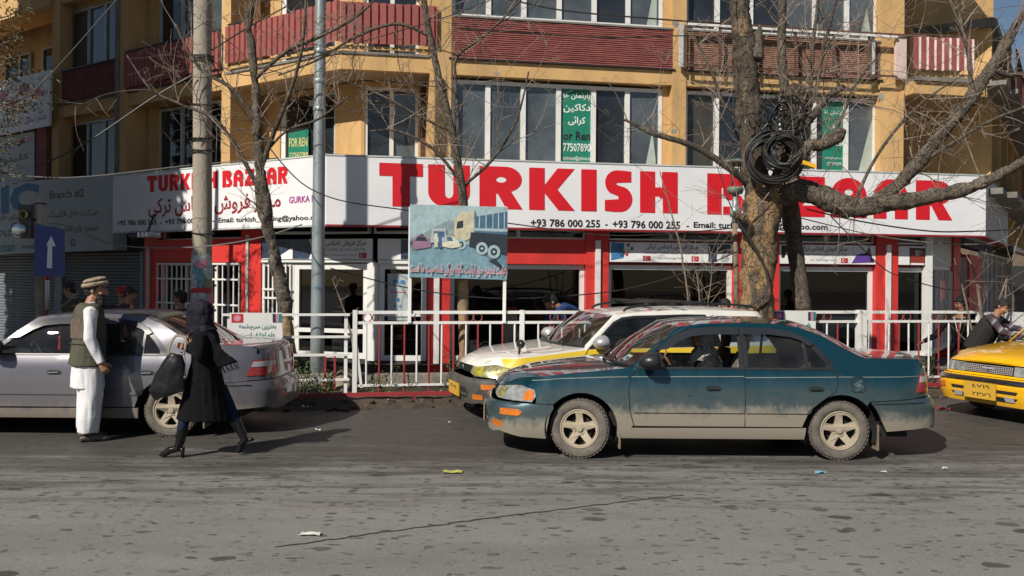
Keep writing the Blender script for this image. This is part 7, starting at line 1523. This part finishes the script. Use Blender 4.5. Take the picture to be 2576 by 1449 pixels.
def hand(b, w, d, up, s=1.0, curl=.5):
    """palm and five fingers from wrist w along d; 'up' is the back of the hand side vector across the fingers"""
    d = d.normalized(); side = up.normalized(); nrm = d.cross(side).normalized()
    b.tube([w-d*.02, w+d*.03*s, w+d*.085*s], [(.026*s,.018*s),(.038*s,.017*s),(.038*s,.014*s)], 10, ell=side)
    for i, (l, of) in enumerate(((.068,-.028),(.078,-.010),(.074,.009),(.058,.027))):
        p = w+d*.08*s+side*of*s; q = p+(d*(1-curl*.4)+nrm*curl*.5)*l*.55*s; r = q+(d*(1-curl)+nrm*curl*1.1).normalized()*l*.5*s; b.tube([p-d*.012, p, q, r], [.0095*s,.0092*s,.0085*s,.0068*s], 7)
    p = w+d*.02*s-side*.028*s; q = p+(d*.7-side*.75).normalized()*.04*s+nrm*.008; r = q+(d*.9-side*.15+nrm*.3).normalized()*.034*s; b.tube([p, q, r], [.013*s,.011*s,.009*s], 7)
def head(b, c, f, upv, s=1.0):
    """cranium, jaw, nose, ears; f faces forward"""
    f = f.normalized(); sd = upv.cross(f).normalized(); up = f.cross(sd).normalized(); M3 = Matrix((f, sd, up)).transposed()
    b.ball(c+(up*.03-f*.012)*s, V3(.098,.077,.098)*s, 16, 12, M3); b.ball(c+(up*-.03+f*.028)*s, V3(.066,.060,.082)*s, 14, 10, M3); b.ball(c+(up*-.088+f*.052)*s, V3(.03,.034,.024)*s, 10, 8, M3)
    b.tube([c+(f*.088+up*.022)*s, c+(f*.106-up*.012)*s, c+(f*.113-up*.026)*s, c+(f*.086-up*.036)*s], [.010*s,.012*s,.015*s,.012*s], 8)
    for k in (-1,1): b.ball(c+(sd*.077*k-f*.008+up*-.003)*s, V3(.018,.008,.030)*s, 8, 6, M3); b.ball(c+(sd*.033*k+f*.074+up*.036)*s, V3(.018,.024,.010)*s, 8, 6, M3); b.ball(c+(sd*.040*k+f*.066-up*.022)*s, V3(.02,.02,.02)*s, 8, 6, M3)
    b.tube([c+(f*.078-up*.058+sd*-.022)*s, c+(f*.092-up*.056)*s, c+(f*.078-up*.058+sd*.022)*s], [.007*s,.010*s,.007*s], 7)
    return M3
def face_bits(c, f, upv, par, s=1.0, brows=True, moustache=False):
    f = f.normalized(); sd = upv.cross(f).normalized(); up = f.cross(sd).normalized(); M3 = Matrix((f, sd, up)).transposed()
    for k in (-1,1):
        b = MB(); b.ball(c+(sd*.033*k+f*.084+up*.014)*s, V3(.009,.014,.007)*s, 8, 6, M3); e = b.build('eye', M['eye_white'], par, smooth=True)
        b = MB(); b.ball(c+(sd*.034*k+f*.090+up*.014)*s, V3(.005,.006,.006)*s, 7, 5, M3); b.build('iris', M['sign_black'], e, smooth=True)
        if brows: b = MB(); b.tube([c+(sd*.014*k+f*.093+up*.036)*s, c+(sd*.035*k+f*.091+up*.042)*s, c+(sd*.054*k+f*.076+up*.036)*s], [.005*s,.006*s,.003*s], 6); b.build('eyebrow', HAIR, par)
    if moustache: b = MB(); b.tube([c+(sd*-.032+f*.084-up*.052)*s, c+(f*.102-up*.042)*s, c+(sd*.032+f*.084-up*.052)*s], [.005*s,.010*s,.005*s], 7); b.build('moustache', HAIR, par)
M['eye_white'] = mat('eye_white', (.5,.47,.42), .4)
def hair_cap(c, f, upv, par, s=1.0, full=False, m=None):
    f = f.normalized(); sd = upv.cross(f).normalized(); up = f.cross(sd).normalized(); M3 = Matrix((f, sd, up)).transposed(); b = MB()
    b.ball(c+(up*.052-f*.020)*s, V3(.100,.086,.092)*s, 16, 12, M3); b.ball(c+(up*.01-f*.048)*s, V3(.068,.080,.088)*s, 14, 10, M3)
    for k in (-1,1): b.tube([c+(sd*.074*k+f*.014+up*.04)*s, c+(sd*.076*k+f*.014-up*.012)*s], [.014*s,.008*s], 6)
    b.tube([c+(f*.062+up*.088+sd*-.04)*s, c+(f*.078+up*.095)*s, c+(f*.062+up*.088+sd*.045)*s], .022*s, 8)
    return solid(b, 'hair', m or HAIR, par, .008, .006, (40,40,40), 1)
def person(label, loc, yaw, h=1.72, lean=0, top=None, trousers=None, group='passers by on the pavement', armL=None, armR=None, headf=None, skin=None, hair=True, vox=.014, moust=False, shoes=None, extra=None, wide=1.0, topz=.86, facebits=True, legs=None, twist=0):
    s = h/1.75; T = thing('person', label, 'person', loc, group, yaw); skin = skin or SKIN
    Rl = Matrix.Rotation(lean, 4, 'Y'); pv = V3(0,0,.93)
    U = lambda *p: ((Rl @ (Vector(p)-pv))+pv)*s
    upv = (Rl @ V3(0,0,1)); hc = U(.03,0,1.625); hf = headf or (Rl @ V3(1,0,0)); nb = U(0,0,1.46)
    sh = {1: U(-.01,.19,1.41), -1: U(-.01,-.19,1.41)}; dflt = lambda k: (U(-.04,.25*k,1.13), U(.05,.27*k,.88))
    A_ = {1: armL or dflt(1), -1: armR or dflt(-1)}; lg = legs or {k: (V3(.02,.105*k,.50)*s, V3(-.02,.11*k,.09)*s, V3(.15,.13*k,.03)*s) for k in (1,-1)}; hip = {k: V3(0,.095*k,.92)*s for k in (1,-1)}
    b = MB(); b.tube([U(0,0,.86), U(0,0,.98), U(.01,0,1.18), U(.01,0,1.36), U(0,0,1.44)], [(.15,.10),(.155,.10),(.15,.10),(.17,.105),(.08,.07)], 14, ell=(0,1,0)); b.tube([nb-V3(0,0,.04), nb+(hc-nb)*.55, hc-upv*.03*s], [.062*s,.055*s,.052*s], 10); head(b, hc, hf, upv, s)
    for k in (1,-1):
        e, w_ = A_[k]; b.tube([sh[k], e, w_], [.05*s,.040*s,.027*s], 10); d = (w_-e).normalized(); hand(b, w_, d, V3(0,1,0).cross(d).cross(d)*-1 if abs(d.y) > .9 else d.cross(V3(0,k,0)), s)
        kn, an, to = lg[k]; b.tube([hip[k], kn, an], [.085*s,.058*s,.04*s], 10); b.tube([an+V3(-.04,0,-.04), to], [.035*s,.03*s], 8)
    solid(b, 'body', skin, T, vox*.75 if vox < .012 else .011)
    if facebits: face_bits(hc, hf, upv, T, s, moustache=moust)
    if hair: hair_cap(hc, hf, upv, T, s)
    b = MB(); b.tube([U(0,0,topz), U(0,0,.98), U(.012,0,1.15), U(.012,0,1.30), U(-.004,0,1.40), U(-.006,0,1.46)], [(.185*s*wide,.135*s*wide),(.175*s*wide,.13*s*wide),(.18*s*wide,.13*s*wide),(.205*s*wide,.135*s*wide),(.17*s,.10*s),(.078*s,.075*s)], 16, ell=(0,1,0))
    for k in (1,-1):
        e, w_ = A_[k]; b.tube([sh[k]+V3(0,-.05*k,.0), sh[k], sh[k].lerp(e,.5), e, e.lerp(w_,.95)], [.07*s,.075*s,.062*s,.058*s,.043*s], 12)
    solid(b, 'jacket', top, T, vox, .010, smooth_it=3)
    b = MB()
    b.tube([V3(0,0,.99)*s, V3(0,0,.84)*s], [(.165*s,.12*s),(.17*s,.125*s)], 14, ell=(0,1,0))
    for k in (1,-1): kn, an, to = lg[k]; b.tube([hip[k]-V3(0,0,.02), kn, an+V3(.0,0,.02)], [.098*s,.075*s,.062*s], 12)
    solid(b, 'trousers', trousers, T, vox, .008, smooth_it=3)
    for k in (1,-1): kn, an, to = lg[k]; b = MB(); b.tube([an+V3(-.06,0,-.045), an+V3(.02,0,-.03), to+V3(0,0,.01), to+V3(.05,0,-.005)], [.034*s,.045*s,.036*s,.02*s], 10); solid(b, 'shoe', shoes or M['sign_black'], T, .010)
    if extra: extra(T, U, hc, hf, upv, s)
    return T
black_c, grey_c, olive_c, navy_c, blue_c = cloth('black_cloth', (.012,.012,.014)), cloth('dark_grey_cloth', (.05,.048,.045)), cloth('olive_cloth', (.09,.085,.05), var=.3), cloth('navy_cloth', (.012,.018,.04)), cloth('blue_cloth', (.02,.05,.16))
# bearded man in a vest
YM = 9.0; gm = G(222, 1106, 0); T = thing('person', 'bearded man in olive vest, flat wool cap and white tunic standing by the silver car', 'person', (gm.x, gm.y, 0), None, R(30)); T.scale = (1,1,.975); MAN = T
white_c = cloth('white_cotton', (.70,.70,.72), var=.04); vest_c = cloth('olive_vest_canvas', (.088,.085,.060), var=.12); mesh_c = mat('brown_mesh_panel', (.125,.095,.07), .8, var=.35, vscale=26, bump=.4, bscale=80, stretch=(1,1,.25))
hc = V3(.065,0,1.585); hf = V3(1,-.50,-.02).normalized(); up = V3(0,0,1); HR = Matrix.Rotation(math.atan2(-.50,1), 3, 'Z'); BV = lambda *p: HR @ Vector(p)
rs_, re_, rw_ = V3(-.0,-.215,1.37), V3(-.01,-.275,1.09), V3(.10,-.29,.84); ls_, le_, lw_ = V3(0,.215,1.37), V3(-.01,.27,1.10), V3(.12,.27,.87)
b = MB(); b.tube([V3(0,0,.86),V3(0,0,1.0),V3(.01,0,1.2),V3(0,0,1.36),V3(0,0,1.43)], [(.15,.10),(.15,.10),(.16,.10),(.18,.11),(.08,.07)], 14, ell=(0,1,0)); b.tube([V3(.0,0,1.40),V3(.03,0,1.48),V3(.05,0,1.55)], [.066,.06,.055], 10); head(b, hc, hf, up, 1.03)
for k, a, e, w_ in ((-1,rs_,re_,rw_),(1,ls_,le_,lw_)): b.tube([a,e,w_], [.05,.04,.028], 10); d = (w_-e).normalized(); hand(b, w_, (d+V3(.1,0,-.35)).normalized(), d.cross(V3(0,k,0)), 1.05, .8)
for k in (1,-1): b.tube([V3(0,.095*k,.9), V3(.02,.11*k,.5), V3(-.01,.12*k,.09)], [.085,.058,.042], 10); b.tube([V3(-.05,.12*k,.05), V3(.06,.13*k,.045), V3(.14,.14*k,.025)], [.034,.038,.028], 8)
solid(b, 'body', SKIN, T, .0075, smooth_it=1); face_bits(hc, hf, up, T, 1.03); hair_cap(hc, hf, up, T, 1.03)
b = MB(); b.tube([hc+BV(.035,-.06,-.035), hc+BV(.055,-.045,-.075), hc+BV(.075,0,-.085), hc+BV(.055,.045,-.075), hc+BV(.035,.06,-.035)], [.022,.035,.04,.035,.022], 10); b.tube([hc+BV(.045,0,-.05), hc+BV(.065,0,-.10), hc+BV(.07,0,-.15), hc+BV(.065,0,-.19)], [(.058,.045),(.066,.055),(.058,.045),(.025,.02)], 12, ell=BV(0,1,0)); solid(b, 'beard', HAIR, T, .008, .008, (50,50,40), 1)
b = MB(); n = 22; ctr = hc+V3(-.012,0,.072); tl = lambda a: V3(math.cos(a)*.108, math.sin(a)*.092, .020*math.cos(a)); wool = mat('beige_wool', (.30,.24,.165), .95, var=.2, vscale=14, bump=.5)
b.tube([ctr+tl(a) for a in [2*math.pi*i/n for i in range(n)]]+[ctr+tl(0)], .026, 8); solid(b, 'cap_brim', wool, T, .009, .004, (20,20,20), 2)
b = MB(); b.ball(ctr+V3(-.004,0,.045), (.118,.102,.028), 18, 8, Matrix.Rotation(-.22, 3, 'Y')); solid(b, 'cap_crown', wool, T, .009, .004, (20,20,20), 2)
b = MB(); b.tube([ctr+tl(a)*.96+V3(0,0,.024) for a in [2*math.pi*i/n for i in range(n+1)]], .010, 6, cap=False); b.build('cap_band', HAIR, T)
b = MB(); b.tube([V3(0,0,1.455),V3(0,0,1.40),V3(0,0,1.30),V3(.01,0,1.1),V3(.0,0,.92),V3(-.005,0,.75),V3(-.01,0,.56)], [(.075,.07),(.17,.11),(.20,.125),(.185,.13),(.19,.14),(.215,.155),(.235,.165)], 18, ell=(0,1,0))
for a, e, w_ in ((rs_,re_,rw_),(ls_,le_,lw_)): b.tube([a.lerp(V3(0,0,1.37),.3), a, a.lerp(e,.5), e, e.lerp(w_,.55), w_], [.066,.071,.066,.062,.054,.046], 14)
solid(b, 'tunic', white_c, T, .0095, .013, (9,9,3), 2)
b = MB(); b.tube([V3(0,0,1.455),V3(0,0,1.425),V3(0,0,1.36),V3(0,0,1.25),V3(0,0,1.08),V3(-.005,0,.94),V3(-.012,0,.80)], [(.085,.082),(.165,.12),(.205,.145),(.215,.155),(.212,.16),(.222,.168),(.25,.19)], 18, ell=(0,1,0)); ve = solid(b, 'vest', vest_c, T, .0095, .010, (7,7,4), 2)
b = MB(); 
for (z0, z1) in ((1.09,1.30),):
    n = 8; R0_ = lambda z: .165
    for i in range(n+1):
        a = R(lerp(108,252,i/n))
        for z in (z0, lerp(z0,z1,.5), z1): b.v.append((math.cos(a)*.172, math.sin(a)*(.214 if z > 1.1 else .212), z))
    for i in range(n):
        for j in range(2): q = i*3+j; b.f.append((q, q+3, q+4, q+1)); b.m.append(0)
b.build('mesh_panel', mesh_c, T, smooth=True)
for z, w2 in ((1.035,.008),(.90,.005)): b = MB(); b.tube([V3(-.002+math.cos(R(a))*.176, math.sin(R(a))*.224, z) for a in range(95,300,10)], w2*.5, 5); b.build('vest_seam', mat('vest_seam_dark', (.05,.048,.03), .9), ve)
b = MB(); b.tube([V3(0,0,.95),V3(0,0,.80),V3(0,0,.62)], [(.17,.12),(.19,.135),(.20,.145)], 14, ell=(0,1,0))
for k in (1,-1): b.tube([V3(0,.10*k,.80), V3(.015,.118*k,.5), V3(.0,.125*k,.25), V3(-.01,.125*k,.10)], [(.13,.12),(.125,.115),(.115,.105),(.10,.095)], 14, ell=(0,1,0))
solid(b, 'trousers', white_c, T, .0095, .012, (10,10,3), 2); shoe_c = mat('dusty_black_leather', (.04,.036,.03), .5, var=.4, dirt=.5, dirtcol=(.16,.13,.1))
for k in (1,-1): b = MB(); b.tube([V3(-.085,.12*k,.03), V3(-.03,.12*k,.042), V3(.06,.13*k,.042), V3(.15,.14*k,.03), V3(.195,.145*k,.022)], [.030,.042,.044,.038,.018], 12); b.v = [(x, y, max(z, .002)) for x, y, z in b.v]; solid(b, 'shoe', shoe_c, T, .008)
b = MB(); b.tube([V3(-.005,0,1.44)+V3(math.cos(R(a))*.072, math.sin(R(a))*.078, .012*math.cos(R(a))) for a in range(0,361,20)], [(.022,.010)]*19, 8, cap=False, ell=(0,0,1)); b.build('collar', white_c, T, smooth=True)
# woman in black with handbag
gw = G(515, 1148, 0); T = thing('person', 'woman in long black coat and dark headscarf striding left in heeled boots', 'person', (gw.x, gw.y, 0), None, R(180)); T.scale = (.97,.97,.965); WOM = T
coat_c = cloth('black_wool_coat', (.007,.007,.009)); scarf_c = mat('dark_plum_scarf', (.013,.011,.020), .8, var=.15, bump=.2, bscale=20, spec=.2); jean = cloth('dark_denim', (.012,.022,.045)); boot_c = mat('black_boot_leather', (.007,.007,.008), .25, coat=.3, spec=.3, bump=.3, bscale=18)
hc = V3(.06,.0,1.395); hf = V3(1,-.45,-.25).normalized()
fk, fa, ft = V3(.15,.07,.50), V3(.215,.07,.15), V3(.375,.07,.028); bk, ba, bt = V3(-.20,-.08,.48), V3(-.345,-.08,.20), V3(-.315,-.08,.045)
b = MB(); b.tube([V3(0,0,.82),V3(.01,0,1.0),V3(.01,0,1.2),V3(.01,0,1.25)], [(.14,.10),(.13,.09),(.15,.09),(.07,.06)], 12, ell=(0,1,0)); b.tube([V3(.01,0,1.2),V3(.05,0,1.35)], [.05,.045], 10); head(b, hc, hf, V3(.2,0,1).normalized(), .90)
lh, rh = V3(.155,.12,1.115), V3(.215,.02,1.075); le2, re2 = V3(-.02,.22,.99), V3(.02,-.2,.97)
for k, a, e, w_ in ((1,V3(0,.16,1.20),le2,lh-V3(.05,0,.0)),(-1,V3(0,-.16,1.20),re2,rh-V3(.05,0,.01))): b.tube([a,e,w_], [.042,.035,.024], 10); d = (w_-e).normalized(); hand(b, w_, d, V3(0,0,1), .92, 1.0)
for h_, k_, a_ in ((V3(0,.08,.82),fk,fa),(V3(0,-.08,.82),bk,ba)): b.tube([h_,k_,a_], [.08,.052,.036], 10)
solid(b, 'body', SKIN2, T, .008, smooth_it=1)
b = MB(); b.ball(hc+V3(-.015,0,.02), (.115,.100,.135), 16, 12); b.tube([hc+V3(.03,0,.07), hc+V3(.075,.0,-.01), hc+V3(.06,.0,-.10), hc+V3(.02,0,-.17)], [(.085,.07),(.075,.06),(.07,.075),(.09,.10)], 14, ell=(0,1,0)); b.tube([hc+V3(-.03,0,-.02), hc+V3(-.045,0,-.11), hc+V3(-.06,0,-.17)], [(.10,.10),(.095,.09),(.15,.11)], 14, ell=(0,1,0)); solid(b, 'headscarf', scarf_c, T, .009, .013, (16,7,12), 2)
b = MB(); b.tube([V3(.0,0,1.27),V3(.0,0,1.22),V3(.0,0,1.10),V3(.0,0,.92),V3(.0,0,.70),V3(.01,0,.50),V3(.015,0,.365)], [(.09,.08),(.165,.11),(.185,.125),(.17,.13),(.19,.185),(.19,.235),(.185,.262)], 20, ell=(0,1,0))
for a, e, w_ in ((V3(0,.15,1.19),le2,lh-V3(.06,0,0)),(V3(0,-.15,1.19),re2,rh-V3(.06,0,.01))): b.tube([a, a.lerp(e,.5), e, e.lerp(w_,.5), w_], [.075,.068,.062,.056,.05], 14)
solid(b, 'coat', coat_c, T, .010, .012, (8,8,2.5), 2)
b = MB(); pa = [V3(-.04,.12,1.24),V3(-.13,.13,1.20),V3(-.20,.13,1.06),V3(-.345,.12,.945),V3(-.26,.13,.915),V3(-.165,.13,.885),V3(-.10,.14,1.0)]; nn_ = len(pa)
b.add([p for p in pa]+[p-V3(0,.035,0) for p in pa], [tuple(range(nn_)), tuple(reversed(range(nn_,2*nn_)))]+[(i,(i+1)%nn_,(i+1)%nn_+nn_,i+nn_) for i in range(nn_)]); st_ = solid(b, 'scarf_tail', coat_c, T, .009, .010, (14,14,8), 3)
for i in range(15): p = V3(-.34,.105,.945).lerp(V3(-.165,.115,.888), i/14); b = MB(); b.tube(smoothpath([tuple(p), tuple(p+V3(-.012+.012*math.sin(i*2),0,-.03)), tuple(p+V3(-.03+.018*math.cos(i*3),0,-.065))], 3), .0035, 4); b.build('fringe', coat_c, st_)
for nm, k_, a_ in (('trouser_leg',fk,fa),('trouser_leg',bk,ba)): b = MB(); b.tube([k_.lerp(V3(0,k_.y,.85),.5), k_, a_.lerp(k_,.35)], [.085,.066,.050], 12); solid(b, nm, jean, T, .009, .006)
for (k_, a_, t_, he) in ((fk,fa,ft,V3(.185,.07,0)),(bk,ba,bt,V3(-.452,-.08,.165))):
    sh_ = (k_-a_).normalized(); b = MB(); b.tube([a_+sh_*.16, a_+sh_*.06, a_+sh_*-.01], [.055,.048,.044], 12); ft_ = (t_-a_); b.tube([a_+sh_*.02, a_-sh_*.05+ft_.normalized()*.015, a_+ft_*.62, t_, t_+(V3(.04,0,0) if t_.z < .04 else V3(.012,0,-.03))], [.045,.042,.036,.034,.015], 12)
    b.v = [(x, y, max(z, .004)) for x, y, z in b.v]; bo = solid(b, 'boot', boot_c, T, .008, .003, (25,25,18), 1)
    hb_ = a_-sh_*.07+(V3(-.03,0,0) if t_.z < .04 else V3(-.035,0,.0)); b = MB(); b.tube([hb_+sh_*.02, hb_.lerp(he,.5), he], [.028,.018,.015], 9); b.build('heel', boot_c, bo, smooth=True)
    for j in range(4): q = a_+sh_*(.02+.035*j)+(V3(.045,.015,0)); b = MB(); b.bar(q+V3(-.01,-.02,0), q+V3(.0,.02,.004), .004); b.build('lace', M['trim_black'], bo)
bag = thing('handbag', 'large black leather handbag with tan straps held by the walking woman', 'handbag', (gw.x, gw.y, 0), None, R(180)); bag_c = mat('black_bag_leather', (.009,.010,.011), .36, coat=.1, spec=.3, bump=.35, bscale=14)
b = MB(); b.tube([V3(.20,.20,.99),V3(.21,.20,.93),V3(.25,.20,.78),V3(.275,.20,.64),V3(.26,.20,.60)], [(.055,.04),(.095,.05),(.145,.065),(.175,.06),(.15,.045)], 16, ell=(1,0,0)); solid(b, 'bag_body', bag_c, bag, .009, .009, (10,10,8), 2); strap_c = mat('tan_strap', (.15,.12,.085), .5)
for p in ([(.275,.19,.96),(.28,.16,1.05),(.24,.12,1.145),(.18,.12,1.155)],[(.13,.20,.98),(.125,.17,1.07),(.14,.13,1.14),(.19,.12,1.15)]): b = MB(); b.tube(smoothpath(p, 5), [(.013,.005)]*16, 8); b.build('strap', strap_c, bag, smooth=True)
b = MB(); b.tube([V3(.12,.22,1.04),V3(.10,.23,.90),V3(.105,.23,.80)], .004, 5); b.ball(V3(.105,.235,.78), (.012,.01,.018), 8, 6); b.build('charm', M['chrome'], bag)
# people behind the silver car
def redcap(T, U, hc, hf, upv, s):
    b = MB(); f = hf; b.ball(hc+upv*.06-f*.01, (.108,.095,.085), 16, 10); solid(b, 'cap', mat('red_cap', (.38,.015,.02), .8), T, .009); b = MB(); b.ball(hc+f*.115+upv*.055, (.075,.07,.012), 12, 6); b.build('cap_peak', mat('red_cap_peak', (.34,.012,.018), .8), T, smooth=True); b = MB(); b.ball(hc-f*.108+upv*.06, (.012,.014,.01), 8, 6); b.build('cap_badge', M['lamp_orange'], T)
grp = 'people behind the silver car'
def gpos(dx, Y, z): x, _ = ray(dx, 800); return (x*Y, Y, z)
person('man in bright red baseball cap seen from behind, by the shutters', gpos(306,13.4,-.2), R(80), 1.70, 0, grey_c, black_c, grp, hair=False, extra=redcap)
person('dark haired boy looking down over the silver car roof', gpos(311,11.9,.08), R(10), 1.46, R(6), cloth('pink_trim_jacket', (.08,.05,.055)), black_c, grp, headf=V3(1,-.2,-.5))
person('person in mottled green jacket hidden behind the bearded man', gpos(192,12.1,.1), R(170), 1.50, R(8), olive_c, black_c, grp, headf=V3(1,.2,-.3))
person('dark haired man facing left between the pole and the headscarf', gpos(457,12.9,-.2), R(172), 1.66, 0, black_c, black_c, grp)
person('man in navy jacket bending into the open far door of the white taxi', gpos(1480,12.75,.1), R(195), 1.70, R(58), blue_c, black_c, None, headf=V3(.75,0,-.65), armL=(V3(.55,.3,1.15), V3(.62,.25,.92)), armR=(V3(.5,-.3,1.05), V3(.6,-.22,.88)), facebits=False)
person('dark haired person glimpsed beside the thick tree behind the white taxi', gpos(1826,13.9,-.2), R(180), 1.57, 0, black_c, black_c, None)
def stripes(T, U, hc, hf, upv, s):
    for y in (.06,-.06): b = MB(); b.tube([U(.145,y*1.3,1.37), U(.155,y*.7,1.25), U(.15,y*.3,1.10)], .008, 5); b.build('jacket_stripe', M['rug_white'], T)
person('young man in black jacket with white piping reaching left behind the railing', gpos(2420,14.9,-.2), R(222), 1.62, R(5), black_c, black_c, None, armR=(V3(.10,-.42,1.0)*.93, V3(.22,-.62,.86)*.93), headf=V3(.8,-.5,-.35), extra=stripes)
# man in striped jumper leaning over the yellow taxi
jm = mat('striped_jumper', (.05,.035,.05), .9, var=.1, bump=.3, bscale=70); n_ = jm.node_tree; b_ = n_.nodes['Principled BSDF']; tc_ = n_.nodes.new('ShaderNodeTexCoord'); sx_ = n_.nodes.new('ShaderNodeSeparateXYZ'); n_.links.new(tc_.outputs['Object'], sx_.inputs[0])
ad_ = n_.nodes.new('ShaderNodeMath'); ad_.operation = 'MULTIPLY'; ad_.inputs[1].default_value = 1.35; n_.links.new(sx_.outputs[0], ad_.inputs[0]); a2_ = n_.nodes.new('ShaderNodeMath'); a2_.operation = 'SUBTRACT'; n_.links.new(ad_.outputs[0], a2_.inputs[0]); n_.links.new(sx_.outputs[2], a2_.inputs[1]); m3_ = n_.nodes.new('ShaderNodeMath'); m3_.operation = 'MULTIPLY'; m3_.inputs[1].default_value = 4.2; n_.links.new(a2_.outputs[0], m3_.inputs[0]); fr__ = n_.nodes.new('ShaderNodeMath'); fr__.operation = 'FRACT'; n_.links.new(m3_.outputs[0], fr__.inputs[0]); cr_ = n_.nodes.new('ShaderNodeValToRGB'); cr_.color_ramp.interpolation = 'CONSTANT'; e_ = cr_.color_ramp.elements; e_[0].color = (.035,.03,.04,1); e_[1].position = .3; e_[1].color = (.08,.025,.045,1)
for p_, c_ in ((.45,(.10,.095,.11,1)),(.62,(.22,.21,.24,1)),(.80,(.03,.03,.045,1))): q_ = e_.new(p_); q_.color = c_
n_.links.new(fr__.outputs[0], cr_.inputs[0]); n_.links.new(cr_.outputs[0], b_.inputs['Base Color'])
def vestx(T, U, hc, hf, upv, s):
    b = MB(); b.tube([U(0,0,.80), U(0,0,.98), U(.01,0,1.15), U(.01,0,1.30), U(0,0,1.40), U(-.005,0,1.44)], [(.215,.17),(.205,.16),(.205,.155),(.205,.15),(.14,.11),(.08,.08)], 16, ell=(0,1,0)); solid(b, 'dark_vest', cloth('charcoal_vest', (.028,.027,.026)), T, .012, .010)
person('moustached man in striped jumper and dark vest leaning over the yellow taxi', (6.72,12.25,.02), R(-42), 1.50, R(27), jm, black_c, None, headf=V3(1,-.35,-.55), moust=True, armR=(V3(.36,-.28,.98), V3(.60,-.20,.93)), armL=(V3(.38,.24,1.02), V3(.62,.16,.98)), extra=vestx, vox=.012)
# driver of the teal sedan
bl = BLUE.location; DR = thing('person', 'driver in black jacket with a black and white checked scarf round the head', 'person', (bl.x+.04, bl.y-.36, 0), None, R(180)); keff = mat('checked_scarf', (.30,.29,.28), .9, bump=.3)
kn_ = keff.node_tree; ck_ = kn_.nodes.new('ShaderNodeTexChecker'); ck_.inputs['Scale'].default_value = 85; ck_.inputs[1].default_value = (.42,.40,.39,1); ck_.inputs[2].default_value = (.015,.014,.014,1); tc2 = kn_.nodes.new('ShaderNodeTexCoord'); kn_.links.new(tc2.outputs['Object'], ck_.inputs[0]); kn_.links.new(ck_.outputs[0], kn_.nodes['Principled BSDF'].inputs['Base Color'])
hc = V3(.03,0,1.105); b = MB(); b.tube([V3(-.05,0,.50),V3(-.06,0,.7),V3(-.03,0,.88),V3(.0,0,1.0)], [(.16,.11),(.16,.11),(.18,.11),(.06,.06)], 12, ell=(0,1,0)); head(b, hc, V3(1,-.25,-.25).normalized(), V3(0,0,1)); 
for k in (1,-1): b.tube([V3(-.02,.19*k,.88),V3(.16,.25*k,.72),V3(.33,.14*k,.86)], [.05,.04,.027], 10); hand(b, V3(.33,.14*k,.86), V3(.6,0,.8), V3(0,1,0), 1, 1.0); b.tube([V3(-.02,.1*k,.55),V3(.38,.12*k,.60),V3(.62,.12*k,.32)], [.085,.06,.045], 10)
solid(b, 'body', SKIN, DR, .010); face_bits(hc, V3(1,-.25,-.25), V3(0,0,1), DR)
b = MB(); b.tube([V3(-.05,0,.50),V3(-.06,0,.7),V3(-.03,0,.86),V3(-.01,0,.94),V3(0,0,.99)], [(.19,.14),(.19,.14),(.22,.145),(.18,.12),(.08,.08)], 14, ell=(0,1,0)); [b.tube([V3(-.02,.18*k,.88),V3(.07,.24*k,.79),V3(.16,.26*k,.72),V3(.31,.15*k,.845)], [.085,.075,.068,.048], 12) for k in (1,-1)]; solid(b, 'jacket', mat('black_leather_jacket', (.014,.014,.015), .35, coat=.2), DR, .012, .012)
b = MB(); [b.tube([V3(-.05,.1*k,.56),V3(.38,.12*k,.62),V3(.62,.12*k,.36)], [.10,.075,.06], 10) for k in (1,-1)]; solid(b, 'trousers', black_c, DR, .014)
b = MB(); b.ball(hc+V3(-.03,0,.03), (.105,.102,.125), 16, 12); b.tube([hc+V3(-.05,.0,-.06), hc+V3(-.03,0,-.13), hc+V3(-.03,0,-.20)], [(.10,.10),(.13,.13),(.17,.15)], 14, ell=(0,1,0)); b.tube([hc+V3(.02,.08,-.09), hc+V3(.10,.09,-.16), hc+V3(.15,.10,-.24)], [.05,.045,.02], 10); solid(b, 'headscarf', keff, DR, .010, .012, (12,12,12))
